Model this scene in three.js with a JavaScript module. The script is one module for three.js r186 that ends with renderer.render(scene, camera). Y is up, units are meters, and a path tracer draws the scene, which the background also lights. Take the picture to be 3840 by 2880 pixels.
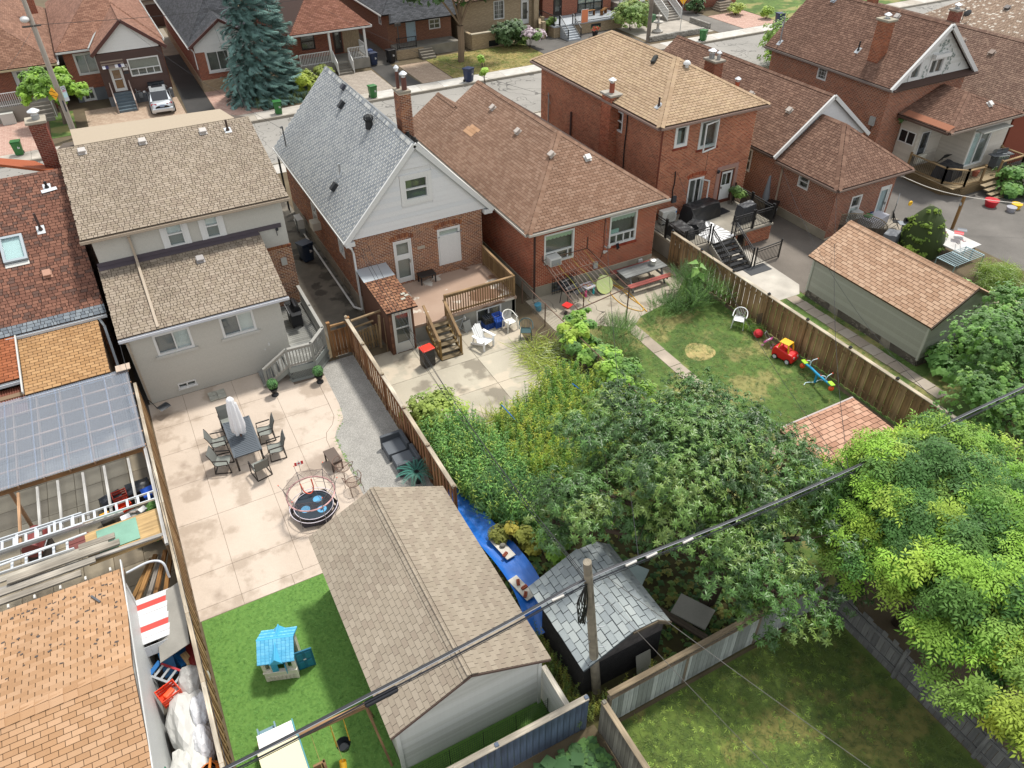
import*as THREE from 'three';
import{mergeGeometries}from 'three/addons/utils/BufferGeometryUtils.js';
import{RoundedBoxGeometry}from 'three/addons/geometries/RoundedBoxGeometry.js';
import{ConvexGeometry}from 'three/addons/geometries/ConvexGeometry.js';
import{FontLoader}from 'three/addons/loaders/FontLoader.js';
import{TextGeometry}from 'three/addons/geometries/TextGeometry.js';
// camera, sky, sun, exposure
const scene=new THREE.Scene();
const camera=new THREE.PerspectiveCamera(53.7784,4/3,.5,600);
{
const p=.680031,yaw=.478366,roll=-.0128537;
const f=new THREE.Vector3(Math.sin(yaw)*Math.cos(p),-Math.sin(p),-Math.cos(yaw)*Math.cos(p));
const r=new THREE.Vector3(Math.cos(yaw),0,Math.sin(yaw));
const u=new THREE.Vector3().crossVectors(r,f);
camera.position.set(0,20,0);
camera.up.copy(u).multiplyScalar(Math.cos(roll)).addScaledVector(r,-Math.sin(roll));
camera.lookAt(camera.position.clone().add(f));
}
const CAM=camera.position.clone();
const SUN=new THREE.Vector3(.40,1,-.2).normalize();
{
const w=128,h=64,d=new Float32Array(w*h*4);
for(let j=0;j<h;j++)for(let i=0;i<w;i++){
const el=((j+.5)/h-.5)*Math.PI,az=((i+.5)/w-.5)*2*Math.PI;
const dir=new THREE.Vector3(Math.cos(az)*Math.cos(el),Math.sin(el),Math.sin(az)*Math.cos(el));
const glow=Math.pow(Math.max(0,dir.dot(SUN)),6)*.5;
const hz=1-Math.max(0,Math.sin(el)),n=.06*Math.sin(az*5+el*7)*Math.cos(az*3-el*11);
const k=el>0?1+n:.55;
const o=(j*w+i)*4;
const b=.42*hz;d[o]=(.48+b+glow)*k;d[o+1]=(.51+b*.97+glow*.98)*k;d[o+2]=(.56+b*.92+glow*.93)*k;d[o+3]=1;
}
const t=new THREE.DataTexture(d,w,h,THREE.RGBAFormat,THREE.FloatType);
t.mapping=THREE.EquirectangularReflectionMapping;t.magFilter=THREE.LinearFilter;t.needsUpdate=true;
scene.background=t;scene.environment=t;
}
const sun=new THREE.DirectionalLight(new THREE.Color(1,.955,.88),2.8);
sun.name='sun';
sun.position.copy(SUN).multiplyScalar(80).add(new THREE.Vector3(14,0,-30));sun.target.position.set(14,0,-30);
sun.castShadow=true;sun.shadow.radius=13;
Object.assign(sun.shadow.camera,{left:-60,right:60,top:60,bottom:-60,near:1,far:200});
scene.add(sun,sun.target);
const renderer=new THREE.WebGLRenderer({antialias:true});
renderer.toneMapping=THREE.LinearToneMapping;
renderer.toneMappingExposure=1.5;
renderer.shadowMap.enabled=true;
// random, noise, textures
const rng=(s)=>()=>{s=(s+0x6d2b79f5)|0;let t=Math.imul(s ^(s>>>15),1|s);t=(t+Math.imul(t ^(t>>>7),61|t))^ t;return((t ^(t>>>14))>>>0)/4294967296;};
const R=rng(11);
const rr=(a,b)=>a+(b-a)*R();
const pick=(a)=>a[Math.floor(R()*a.length)];
const V3=(x,y,z)=>new THREE.Vector3(x,y,z);
function noiseGrid(n,seed){const q=rng(seed),a=new Float32Array(n*n);for(let i=0;i<n*n;i++)a[i]=q();return a;}
function makeNoise(seed){// periodic fractal value noise on [0,1)^2
const grids={};
const one=(x,y,n)=>{
const g=grids[n]||(grids[n]=noiseGrid(n,seed*131+n));
x=(x-Math.floor(x))*n;y=(y-Math.floor(y))*n;
const i=Math.floor(x),j=Math.floor(y),fx=x-i,fy=y-j,s=fx*fx*(3-2*fx),t=fy*fy*(3-2*fy);
const i1=(i+1)%n,j1=(j+1)%n;
return(g[j*n+i]*(1-s)+g[j*n+i1]*s)*(1-t)+(g[j1*n+i]*(1-s)+g[j1*n+i1]*s)*t;
};
return(x,y,n,oct=4)=>{let v=0,a=.5,tot=0;for(let o=0;o<oct;o++){v+=a*one(x,y,n<<o);tot+=a;a*=.55;}return v/tot;};
}
const clamp01=(x)=>Math.min(1,Math.max(0,x));
const sstep=(a,b,x)=>{x=clamp01((x-a)/(b-a));return x*x*(3-2*x);};
const mix3=(a,b,t)=>[a[0]+(b[0]- a[0])*t,a[1]+(b[1]- a[1])*t,a[2]+(b[2]- a[2])*t];
const hex3=(h)=>[(h>>16)/255,((h>>8)&255)/255,(h&255)/255];
function tex(size,metres,fn,srgb=true){
const d=new Uint8Array(size*size*4);
for(let j=0;j<size;j++)for(let i=0;i<size;i++){
const c=fn((i+.5)/size,(j+.5)/size,i,j),o=(j*size+i)*4;
if(typeof c==='number')d[o]=d[o+1]=d[o+2]=clamp01(c)*255;
else{d[o]=clamp01(c[0])*255;d[o+1]=clamp01(c[1])*255;d[o+2]=clamp01(c[2])*255;}
d[o+3]=255;
}
const t=new THREE.DataTexture(d,size,size,THREE.RGBAFormat);
t.wrapS=t.wrapT=THREE.RepeatWrapping;t.magFilter=THREE.LinearFilter;t.minFilter=THREE.LinearMipmapLinearFilter;
t.repeat.set(1/metres,1/metres);if(srgb)t.colorSpace=THREE.SRGBColorSpace;t.needsUpdate=true;
return t;
}
const N1=makeNoise(3),N2=makeNoise(7),N3=makeNoise(19);
const white=noiseGrid(512,99);
const wn=(i,j)=>white[(j&511)*512+(i&511)];
const T={
fine:tex(256,.5,(x,y,i,j)=>.80+.2*wn(i,j)*(.6+.4*N1(x,y,8,3))),
blotch:tex(512,3,(x,y,i,j)=>.70+.22*N1(x,y,4,5)+.08*wn(i,j)),
grain:tex(512,1.6,(x,y,i,j)=>.60+.26*N2(x*1,y*1,4,2)*.5+.34*N2(x*.06+.3,y,64,3)+.06*wn(i,j)),
weather:tex(512,1.9,(x,y,i,j)=>{const g=N2(x*.05,y,64,3),p=N1(x,y,3,5);return .50+.30*g+.25*p+.04*wn(i,j);}),
asph:tex(512,4,(x,y,i,j)=>.62+.22*N1(x,y,3,5)+.18*wn(i,j)*wn(j+77,i)),
agg:tex(512,1.2,(x,y,i,j)=>.56+.34*Math.pow(N3(x,y,64,2),1.2)+.1*N1(x,y,3,4)+.1*(wn(i,j)- .5)),
leafy:tex(256,2,(x,y,i,j)=>.6+.4*N1(x,y,16,4)),
};
const B={
rough:tex(256,.35,(x,y,i,j)=>.5*N1(x,y,16,4)+.5*wn(i,j),false),
soft:tex(256,1.2,(x,y)=>N2(x,y,6,5),false),
};
// materials
const lin=(h)=>new THREE.Color(h);
const matCache=new Map();
function M(hex,o={}){
const key=hex+JSON.stringify({...o,map:o.map?.uuid,bumpMap:o.bumpMap?.uuid,roughnessMap:o.roughnessMap?.uuid});
if(matCache.has(key))return matCache.get(key);
const phys='transmission' in o||'clearcoat' in o||'sheen' in o;
const{...q}=o;
const m=new(phys?THREE.MeshPhysicalMaterial:THREE.MeshStandardMaterial)({color:lin(hex),roughness:.85,metalness:0,...q});
matCache.set(key,m);return m;
}
const wood=(hex,o)=>M(hex,{map:T.grain,bumpMap:T.grain,bumpScale:.002,roughness:.9,...o});
const oldwood=(hex,o)=>M(hex,{map:T.weather,bumpMap:T.weather,bumpScale:.002,roughness:.95,...o});
const granule=(hex)=>M(hex,{map:T.fine,bumpMap:B.rough,bumpScale:.0015,roughness:.97});
const brickM=(hex)=>M(hex,{map:T.fine,bumpMap:B.rough,bumpScale:.002,roughness:.95});
const paint=(hex,o)=>M(hex,{map:T.fine,roughness:.55,...o});
const conc=(hex,o)=>M(hex,{map:T.blotch,bumpMap:B.rough,bumpScale:.002,roughness:.95,...o});
const metal=(hex,o)=>M(hex,{metalness:.85,roughness:.4,...o});
const plastic=(hex,o)=>M(hex,{roughness:.42,...o});
const leafM=(hex,o)=>M(hex,{transmission:.4,thickness:0,roughness:.8,side:THREE.DoubleSide,...o});
const glass=M(0xf4f8f8,{transmission:1,thickness:0,roughness:.03,ior:1.5});
const WHITE=paint(0xe8e8e5),BLACK=M(0x17181a,{roughness:.5}),GALV=metal(0xa9adb0,{roughness:.45}),DARKIN=M(0x77726a,{roughness:1});
// geometry helpers
const boxCache=new Map();
function box(w,h,d){
const key=[w,h,d].map((v)=>v.toFixed(3)).join();
if(boxCache.has(key))return boxCache.get(key);
const g=new THREE.BoxGeometry(w,h,d),uv=g.attributes.uv,pos=g.attributes.position,nor=g.attributes.normal,dims=[w,h,d];
for(let i=0;i<uv.count;i++){
const n=[nor.getX(i),nor.getY(i),nor.getZ(i)].map(Math.abs),p=[pos.getX(i),pos.getY(i),pos.getZ(i)];
const ax=[0,1,2].filter((k)=>n[k]<.5);let[a,b]=ax;if(dims[b]>dims[a])[a,b]=[b,a];
uv.setXY(i,p[a]+dims[0]*3.7,p[b]+dims[1]*1.3);
}
boxCache.set(key,g);return g;
}
const rboxCache=new Map();
function rbox(w,h,d,r=.02,s=2){
const key=[w,h,d,r].map((v)=>v.toFixed(3)).join();
if(!rboxCache.has(key))rboxCache.set(key,new RoundedBoxGeometry(w,h,d,s,Math.min(r,w/2.01,h/2.01,d/2.01)));
return rboxCache.get(key);
}
const cylCache=new Map();
function cyl(r1,r2,h,s=12,open=false){
const key=[r1,r2,h,s,open].join();
if(!cylCache.has(key))cylCache.set(key,new THREE.CylinderGeometry(r1,r2,h,s,1,open));
return cylCache.get(key);
}
const UNITBOX=new THREE.BoxGeometry(1,1,1);
const unitRod=new THREE.CylinderGeometry(1,1,1,8);
const mat4=(x,y,z,rx=0,ry=0,rz=0,s=1)=>new THREE.Matrix4().compose(V3(x,y,z),new THREE.Quaternion().setFromEuler(new THREE.Euler(rx,ry,rz)),typeof s==='number'?V3(s,s,s):s);
const at=(g,x=0,y=0,z=0,rx=0,ry=0,rz=0,s=1)=>g.clone().applyMatrix4(mat4(x,y,z,rx,ry,rz,s));
function merged(list){
const l=list.map((g)=>{const q=g.index?g.toNonIndexed():g.clone();for(const k of Object.keys(q.attributes))if(!['position','normal','uv'].includes(k))q.deleteAttribute(k);q.morphAttributes={};return q;});
return mergeGeometries(l);
}
function rodG(a,b,r,s=8,r2=r){
const d=b.clone().sub(a),L=d.length(),g=new THREE.CylinderGeometry(r2,r,L,s);
return g.applyMatrix4(new THREE.Matrix4().compose(a.clone().add(b).multiplyScalar(.5),new THREE.Quaternion().setFromUnitVectors(V3(0,1,0),d.normalize()),V3(1,1,1)));
}
const P3=(a)=>(a.isVector3?a:V3(...a));
const tubeG=(pts,r,s=24,rs=6,closed=false)=>new THREE.TubeGeometry(new THREE.CatmullRomCurve3(pts.map(P3),closed),s,r,rs,closed);
const pathRods=(pts,r,s=6)=>merged(pts.slice(1).map((p,i)=>rodG(P3(pts[i]),P3(p),r,s)));
function barG(a,b,w,h,up=V3(0,1,0)){// a squared bar from a to b
const d=b.clone().sub(a),L=d.length();d.normalize();
const x=d,z=new THREE.Vector3().crossVectors(x,up).normalize(),y=new THREE.Vector3().crossVectors(z,x);
const m=new THREE.Matrix4().makeBasis(x,y,z).setPosition(a.clone().add(b).multiplyScalar(.5));
return box(L,h,w).clone().applyMatrix4(m);
}
// things, parts
const used=new Map();
function numbered(n){const k=used.get(n)||0;used.set(n,k+1);return k?n+'_'+String(k).padStart(3,'0'):n;}
function thing(name,label,category,pos=[0,0,0],ry=0,group){
const o=new THREE.Group();o.name=numbered(name);scene.add(o);o.position.set(...pos);o.rotation.y=ry;
o.userData={label,category};if(group)o.userData.group=group;return o;
}
function dup(root,label,pos,ry=0,group){
const r=root.clone();r.name=numbered(root.name.replace(/_\d{3}$/,''));scene.add(r);r.position.set(...pos);r.rotation.y=ry;
r.userData={...root.userData,label};if(group)r.userData.group=group;return r;
}
function L(parent,name,geo,m,x=0,y=0,z=0,rx=0,ry=0,rz=0){// part in its parent's own axes
const o=new THREE.Mesh(geo,m);o.name=name;o.position.set(x,y,z);o.rotation.set(rx,ry,rz);parent.add(o);return o;
}
function offset(p){const v=V3(0,0,0);for(;p&&p!==scene;p=p.parent)v.add(p.position);return v;}
function W(parent,name,geo,m,matrix){// part given in world place (parents only moved, never turned)
const o=new THREE.Mesh(geo,m);o.name=name;if(matrix)matrix.decompose(o.position,o.quaternion,o.scale);
o.position.sub(offset(parent));parent.add(o);return o;
}
function struct(name,geo,m,x=0,y=0,z=0){const o=new THREE.Mesh(geo,m);o.name=numbered(name);o.position.set(x,y,z);o.userData.kind='structure';scene.add(o);return o;}
function single(name,label,category,geo,m,pos=[0,0,0],ry=0,group){
const o=new THREE.Mesh(geo,m);o.name=numbered(name);o.position.set(...pos);o.rotation.y=ry;o.userData={label,category};if(group)o.userData.group=group;scene.add(o);return o;
}
function inst(parent,name,geo,m,items,kind='stuff'){// items: {m: Matrix4, c: Color}
const o=new THREE.InstancedMesh(geo,m,items.length);o.name=name;items.forEach((it,i)=>{o.setMatrixAt(i,it.m);if(it.c)o.setColorAt(i,it.c);});
if(kind)o.userData.kind=kind;
o.position.sub(offset(parent));parent.add(o);return o;
}
// ground sheets: polygon in x,z at height y
function sheetG(pts,y=0){
const s=new THREE.Shape(pts.map(([x,z])=>new THREE.Vector2(x,-z)));
const g=new THREE.ShapeGeometry(s);g.rotateX(-Math.PI/2);g.translate(0,y,0);return g;
}
function slabG(pts,y0,y1,bevel=0){// polygon in x,z extruded from y0 to y1
const s=new THREE.Shape(pts.map(([x,z])=>new THREE.Vector2(x,-z)));
const g=new THREE.ExtrudeGeometry(s,{depth:y1-y0,bevelEnabled:false});g.rotateX(-Math.PI/2);g.translate(0,y0,0);return g;
}
const rect=(x0,z0,x1,z1)=>[[x0,z0],[x1,z0],[x1,z1],[x0,z1]];
function clipRect(poly,x0,z0,x1,z1){// Sutherland-Hodgman
const cut=(p,inside,cross)=>{const out=[];p.forEach((b,i)=>{const a=p[(i+p.length-1)%p.length];const ia=inside(a),ib=inside(b);if(ia!==ib)out.push(cross(a,b));if(ib)out.push(b);});return out;};
const cx=(v)=>(a,b)=>[v,a[1]+(b[1]- a[1])*(v-a[0])/(b[0]- a[0])],cz=(v)=>(a,b)=>[a[0]+(b[0]- a[0])*(v-a[1])/(b[1]- a[1]),v];
let p=cut(poly,(q)=>q[0]>=x0,cx(x0));if(p.length)p=cut(p,(q)=>q[0]<=x1,cx(x1));if(p.length)p=cut(p,(q)=>q[1]>=z0,cz(z0));if(p.length)p=cut(p,(q)=>q[1]<=z1,cz(z1));
return p;
}
function inPoly(p,x,z){let c=false;for(let i=0,j=p.length-1;i<p.length;j=i++)if((p[i][1]>z)!==(p[j][1]>z)&&x<(p[j][0]- p[i][0])*(z-p[i][1])/(p[j][1]- p[i][1])+p[i][0])c=!c;return c;}
function scatter(poly,n,f){const xs=poly.map((p)=>p[0]),zs=poly.map((p)=>p[1]),a=Math.min(...xs),b=Math.max(...xs),c=Math.min(...zs),d=Math.max(...zs);for(let i=0,k=0;i<n&&k<n*20;k++){const x=rr(a,b),z=rr(c,d);if(inPoly(poly,x,z)){f(x,z,i);i++;}}}
// faces of buildings
// n: which way the face looks; (u, v, d) = along, up, out of the wall
function face(n,x,y,z){
const u={S:V3(1,0,0),W:V3(0,0,1),E:V3(0,0,-1),N:V3(-1,0,0)}[n],N={S:V3(0,0,1),W:V3(-1,0,0),E:V3(1,0,0),N:V3(0,0,-1)}[n];
return new THREE.Matrix4().makeBasis(u,V3(0,1,0),N).setPosition(x,y,z);
}
function slopeFace(a,u,v){u=u.clone().normalize();v=v.clone().normalize();const n=new THREE.Vector3().crossVectors(u,v);return new THREE.Matrix4().makeBasis(u,v,n).setPosition(a);}
const onF=(F,u,v,d,rx=0,ry=0,rz=0,s=1)=>F.clone().multiply(mat4(u,v,d,rx,ry,rz,s));
function FP(parent,name,geo,m,F,u=0,v=0,d=0,rx=0,ry=0,rz=0){return W(parent,name,geo.clone().applyMatrix4(onF(F,u,v,d,rx,ry,rz)),m);}
const fbox=(parent,name,m,F,u0,v0,u1,v1,d0,d1)=>FP(parent,name,box(u1-u0,v1-v0,d1-d0),m,F,(u0+u1)/2,(v0+v1)/2,(d0+d1)/2);
function slabFace(parent,name,m,F,outline,holes=[],thick=.2,d=0){
const s=new THREE.Shape(outline.map(([a,b])=>new THREE.Vector2(a,b)));
for(const[u0,v0,u1,v1]of holes)s.holes.push(new THREE.Path([[u0,v0],[u0,v1],[u1,v1],[u1,v0]].map(([a,b])=>new THREE.Vector2(a,b))));
const g=new THREE.ExtrudeGeometry(s,{depth:thick,bevelEnabled:false});g.translate(0,0,d-thick);
return W(parent,name,g.applyMatrix4(F),m);
}
function spans(outline,v){// u intervals of a polygon at height v
const xs=[];for(let i=0,j=outline.length-1;i<outline.length;j=i++){const[a,b]=outline[i],[c,d]=outline[j];if((b>v)!==(d>v))xs.push(a+(c-a)*(v-b)/(d-b));}
xs.sort((p,q)=>p-q);const out=[];for(let i=0;i+1<xs.length;i+=2)out.push([xs[i],xs[i+1]]);return out;
}
function minus(list,a,b){const out=[];for(const[p,q]of list){if(b<=p||a>=q)out.push([p,q]);else{if(a>p)out.push([p,a]);if(b<q)out.push([b,q]);}}return out;}
// pieces (bricks, shingles): the 300 nearest of a thing become parts, the rest one stuff part
const bags=[];
function bag(t,name,geo,mats,stuffMat,limit=300){const b={t,name,geo,mats,stuffMat,limit,list:[]};bags.push(b);return b;}
function flush(){
for(const b of bags){
if(!b.list.length)continue;
const p=V3(0,0,0);for(const q of b.list){p.setFromMatrixPosition(q.m);q.d=p.distanceToSquared(CAM)*(q.hidden?9:1);}
b.list.sort((x,y)=>x.d-y.d);
for(const q of b.list.slice(0,b.limit))W(q.parent,b.name,b.geo,b.mats[q.k%b.mats.length],q.m);
const rest=b.list.slice(b.limit);
if(rest.length)inst(b.t,b.name==='brick'?'brickwork':b.name+'_courses',b.geo,b.stuffMat,rest.map((q)=>({m:q.m,c:b.mats[q.k%b.mats.length].color.clone().multiplyScalar(q.t||1)})));
}
}
const STUFFBRICK=brickM(0xffffff),STUFFSHINGLE=granule(0xffffff),STUFFWOOD=wood(0xffffff);
const brickBag=(t,hexes,limit)=>bag(t,'brick',UNITBOX,hexes.map(brickM),STUFFBRICK,limit);
const shingleBag=(t,hexes,limit)=>bag(t,'shingle',UNITBOX,hexes.map(granule),STUFFSHINGLE,limit);
function bricks(bg,parent,F,outline,holes=[],o={}){
const{L:bl=.215,H=.0755,gap=.02,d=-.003,dark=0,k0=null}=o;
const v0=Math.min(...outline.map((p)=>p[1])),v1=Math.max(...outline.map((p)=>p[1]));
let row=0;
for(let v=v0;v<v1-.02;v+=H,row++){
const h=Math.min(H,v1-v)- gap;let sp=spans(outline,Math.min(v+H/2,v1-.003));
for(const[a,b,c,e]of holes)if(v+H*.6>b&&v+H*.4<e)sp=minus(sp,a,c);
for(const[a,b]of sp){
const start=Math.floor(a/bl)*bl -(row%2?bl/2:0);
for(let u=start;u<b;u+=bl){
const p=Math.max(u,a),q=Math.min(u+bl-gap,b);if(q-p<.03)continue;
bg.list.push({parent,k:Math.floor(R()*97),t:(.88+.24*R())*(.84+.34*N2(p/9+.2,v/9,5,4)),m:onF(F,(p+q)/2,v+h/2+gap/2,d,0,0,0,V3(q-p,h,.016)),hidden:o.hidden});
}
}
}
}
function archBricks(bg,parent,F,u0,u1,v,rise,o={}){// soldier course over an opening, slightly arched
const w=u1-u0,r=(w*w/4+rise*rise)/(2*rise),c=(u0+u1)/2,n=Math.round(w/.085),ang=Math.asin(w/2/r);
for(let i=0;i<n;i++){const a=-ang+(2*ang)*(i+.5)/n;bg.list.push({parent,k:i,t:.95+.2*R(),m:onF(F,c+(r+.11)*Math.sin(a),v+rise-r+(r+.11)*Math.cos(a),.006,0,0,-a,V3(.07,.2,.02))});}
}
function shingles(bg,parent,F,outline,o={}){
const{w=.31,e=.145,gap=.02,ext=.94,th=.012,mode='3tab',off=.5}=o;
const v1=Math.max(...outline.map((p)=>p[1])),v0=Math.min(...outline.map((p)=>p[1]));
let row=0;
for(let v=v0;v<v1-.02;v+=e,row++){
for(const[a,b]of spans(outline,Math.min(v+e/2,v1-.003))){
const shift=mode==='lam'?R()*w:(row%2)*w*off+(mode==='3tab'?.004*R():0);
let u=Math.floor(a/w)*w-shift-w;
let k=0;
while(u<b){
let ww=w;if(mode==='lam')ww=rr(.09,.30);if(mode==='weave')ww=(k%2?.10:.20);
const p=Math.max(u,a),q=Math.min(u+ww-gap,b);u+=ww;k++;
if(q-p<.03)continue;
const kk=mode==='weave'?(k%2?Math.floor(R()*3):3+Math.floor(R()*2)):Math.floor(R()*97);
const raise=mode==='lam'?(kk%3)*.002:mode==='weave'?(k%2?.004:0):0;
const st=o.stain?o.stain((p+q)/2,v):1;bg.list.push({parent,k:kk,t:(.97+.07*R())*st*(.86+.28*N1(p/11+row*.0003,v/11,5,4)),m:onF(F,(p+q)/2,v+e/2+(o.jit||0)*(R()- .5),th/2+.012+raise,-.075 -(o.curl||0)*R(),0,0,V3(q-p,e*ext,th)),hidden:o.hidden});
}
}
}
}
function ridgeCaps(bg,parent,a,b,n1,n2,o={}){// overlapping caps along a ridge or hip; n1, n2 the normals of the two slopes
const d=b.clone().sub(a),len=d.length();d.normalize();const step=o.step||.16,n=Math.max(2,Math.floor(len/step)),w=o.w||.16;
for(let i=0;i<n;i++)for(const nn of[n1,n2]){
const side=new THREE.Vector3().crossVectors(d,nn).normalize();if(side.y>0)side.negate();
const N=new THREE.Vector3().crossVectors(d,side);if(N.dot(nn)<0)N.negate();
const Y=new THREE.Vector3().crossVectors(N,d);
const m=new THREE.Matrix4().makeBasis(d,Y,N).setPosition(a.clone().addScaledVector(d,(i+.5)*len/n).addScaledVector(side,w*.5).addScaledVector(N,.04));
bg.list.push({parent,k:Math.floor(R()*97),t:.98+.1*R(),m:m.multiply(mat4(0,0,0,0,-.06,0,V3(len/n*1.1,w,.012)))});
}
}
// siding: one board per course
function siding(parent,F,outline,holes,step,m,o={}){
const v0=Math.min(...outline.map((p)=>p[1])),v1=Math.max(...outline.map((p)=>p[1]));
for(let v=v0;v<v1-.015;v+=step){
const h=Math.min(step,v1-v);let sp=spans(outline,v+h*.5);const lo=spans(outline,Math.max(v0+.001,v+.01));if(o.gable)sp=lo;
for(const[a,b,c,e]of holes)if(v+h*.9>b&&v+h*.1<e)sp=minus(sp,a,c);
for(const[a,b]of sp)if(b-a>.03)W(parent,o.name||'siding_board',box(b-a,h*1.06,.014),Array.isArray(m)?pick(m):m,onF(F,(a+b)/2,v+h/2,.012,-.085,0,0));
}
}
// window: frame mesh with its panes, sill, blind as sub-parts, set in a hole of the wall
function windowAt(parent,F,u0,v0,u1,v1,o={}){
const f=o.frame??.07,m=o.mat||WHITE,gs=[],d0=-.09,d1=o.proud??.03,w=u1-u0,h=v1-v0;
const bar=(a,b,c,d,e0=d0,e1=d1)=>gs.push(at(box(c-a,d-b,e1-e0),(a+c)/2,(b+d)/2,(e0+e1)/2));
bar(u0-.01,v0-.01,u0+f,v1+.01);bar(u1-f,v0-.01,u1+.01,v1+.01);bar(u0+f,v0-.01,u1-f,v0+f);bar(u0+f,v1-f,u1-f,v1+.01);
for(const s of o.vbars||[])bar(u0+w*s-.025,v0+f,u0+w*s+.025,v1-f,d0,.0);
for(const s of o.hbars||[])bar(u0+f,v0+h*s-.03,u1-f,v0+h*s+.03,d0,.012);
if(o.grid){const[nx,ny]=o.grid;for(let i=1;i<nx;i++)bar(u0+w*i/nx-.009,v0+f,u0+w*i/nx+.009,v1-f,-.05,-.03);for(let i=1;i<ny;i++)bar(u0+f,v0+h*i/ny-.009,u1-f,v0+h*i/ny+.009,-.052,-.028);}
if(o.trim){const t=o.trim;bar(u0-t,v0-t,u0-.012,v1+t,.002,.045);bar(u1+.012,v0-t,u1+t,v1+t,.002,.045);bar(u0-.012,v1+.012,u1+.012,v1+t,.002,.042);bar(u0-.012,v0-t,u1+.012,v0-.012,.002,.042);}
const win=W(parent,'window',merged(gs).applyMatrix4(F),m);
const vb=[0,...(o.vbars||[]),1],hb=[0,...(o.hbars||[]),1];
for(let i=0;i+1<vb.length;i++)for(let j=0;j+1<hb.length;j++)fbox(win,'pane',glass,F,u0+w*vb[i]+.02,v0+h*hb[j]+.02,u0+w*vb[i+1]- .02,v0+h*hb[j+1]- .02,-.070-.004*((i+j)%2),-.064-.004*((i+j)%2));
if(o.sill)fbox(win,'sill',o.sillMat||m,F,u0-.12,v0-.14,u1+.12,v0-.013 -(o.trim||0),-.02,.09);
for(const[a,b,c,e,hex]of o.blinds||[])fbox(win,'blind',M(hex,{roughness:.9}),F,u0+w*a,v0+h*b,u0+w*c,v0+h*e,-.125,-.11);
fbox(win,'room_back',M(0x77726a,{roughness:1}),F,u0-.02,v0-.02,u1+.02,v1+.02,-.36,-.30);
return win;
}
function doorAt(parent,F,u0,v0,u1,v1,o={}){
const m=o.mat||WHITE,f=.06,gs=[],bar=(a,b,c,d,e0,e1)=>gs.push(at(box(c-a,d-b,e1-e0),(a+c)/2,(b+d)/2,(e0+e1)/2));
bar(u0-f,v0,u0,v1+f,-.1,.03);bar(u1,v0,u1+f,v1+f,-.1,.03);bar(u0,v1,u1,v1+f,-.1,.03);
W(parent,'door_frame',merged(gs).applyMatrix4(F),o.frameMat||m);
const ps=o.panes||[],s=[],w=u1-u0,h=v1-v0;
const sh=new THREE.Shape([[u0,v0],[u1,v0],[u1,v1],[u0,v1]].map((p)=>new THREE.Vector2(...p)));
for(const[a,b,c,e]of ps)sh.holes.push(new THREE.Path([[a,b],[a,e],[c,e],[c,b]].map(([p,q])=>new THREE.Vector2(u0+p*w,v0+q*h))));
const door=W(parent,'door',new THREE.ExtrudeGeometry(sh,{depth:.045,bevelEnabled:false}).translate(0,0,-.06).applyMatrix4(F),m);
for(const[a,b,c,e]of ps){fbox(door,'pane',glass,F,u0+a*w-.005,v0+b*h-.005,u0+c*w+.005,v0+e*h+.005,-.045,-.038);}
if(o.blind)fbox(door,'curtain',M(o.blind,{roughness:.9}),F,u0+.03,v0+.03,u1-.03,v1-.03,-.13,-.115);
else fbox(door,'room_back',DARKIN,F,u0,v0,u1,v1,-.36,-.3);
fbox(door,'handle',metal(0x999490),F,o.left?u0+.06:u1-.10,v0+h*.46,o.left?u0+.10:u1-.06,v0+h*.53,-.015,.05);
return door;
}
function roofSheet(parent,name,m,polys,th=.1){// planar roof faces with thickness, in world coordinates
const gs=[];
for(const p of polys){
const P=p.map((q)=>V3(...q)),n=new THREE.Vector3().crossVectors(P[1].clone().sub(P[0]),P[P.length-1].clone().sub(P[0])).normalize();if(n.y<0)n.negate();
const low=P.map((q)=>q.clone().addScaledVector(n,-th)),idx=[],tri=[];
for(let i=1;i+1<P.length;i++){tri.push([P[0],P[i],P[i+1]],[low[0],low[i+1],low[i]]);}
for(let i=0;i<P.length;i++){const j=(i+1)%P.length;tri.push([P[i],low[i],P[j]],[P[j],low[i],low[j]]);}
const pos=[],uv=[];for(const t of tri)for(const q of t){pos.push(q.x,q.y,q.z);uv.push(q.x+q.y*.3,q.z+q.y*.7);}
const g=new THREE.BufferGeometry();g.setAttribute('position',new THREE.Float32BufferAttribute(pos,3));g.setAttribute('uv',new THREE.Float32BufferAttribute(uv,2));g.computeVertexNormals();gs.push(g);
}
return W(parent,name,merged(gs),m);
}
// a gutter of real U section along a-b, open to the sky; out = outward direction
function gutter(parent,a,b,out,m,s=.11){
const A=P3(a),Bq=P3(b),o=P3(out),g=[];
const q=(dx,dy,w,h)=>g.push(barG(A.clone().addScaledVector(o,dx).add(V3(0,dy,0)),Bq.clone().addScaledVector(o,dx).add(V3(0,dy,0)),w,h));
q(s,0,.012,s);q(.006,0,.012,s);q(s/2,-s/2,s+.012,.012);q(s+.004,s/2,.03,.014);
return W(parent,'gutter',merged(g),m);
}
function downspout(parent,pts,m,w=.07){return W(parent,'downspout',merged(pts.slice(1).map((p,i)=>barG(P3(pts[i]),P3(p),w,w*.9,Math.abs(P3(p).clone().sub(P3(pts[i])).normalize().y)>.9?V3(1,0,0):V3(0,1,0)))),m);}
function roofVent(parent,F,u,v,hex=0xb9b3ab,s=1){
const g=merged([at(box(.34*s,.34*s,.012),0,0,.036),at(box(.22*s,.22*s,.1),0,0,.085),at(rbox(.3*s,.3*s,.07,.02),0,0,.16)]);
return W(parent,'roof_vent',g.applyMatrix4(onF(F,u,v,0)),paint(hex));
}
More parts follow.
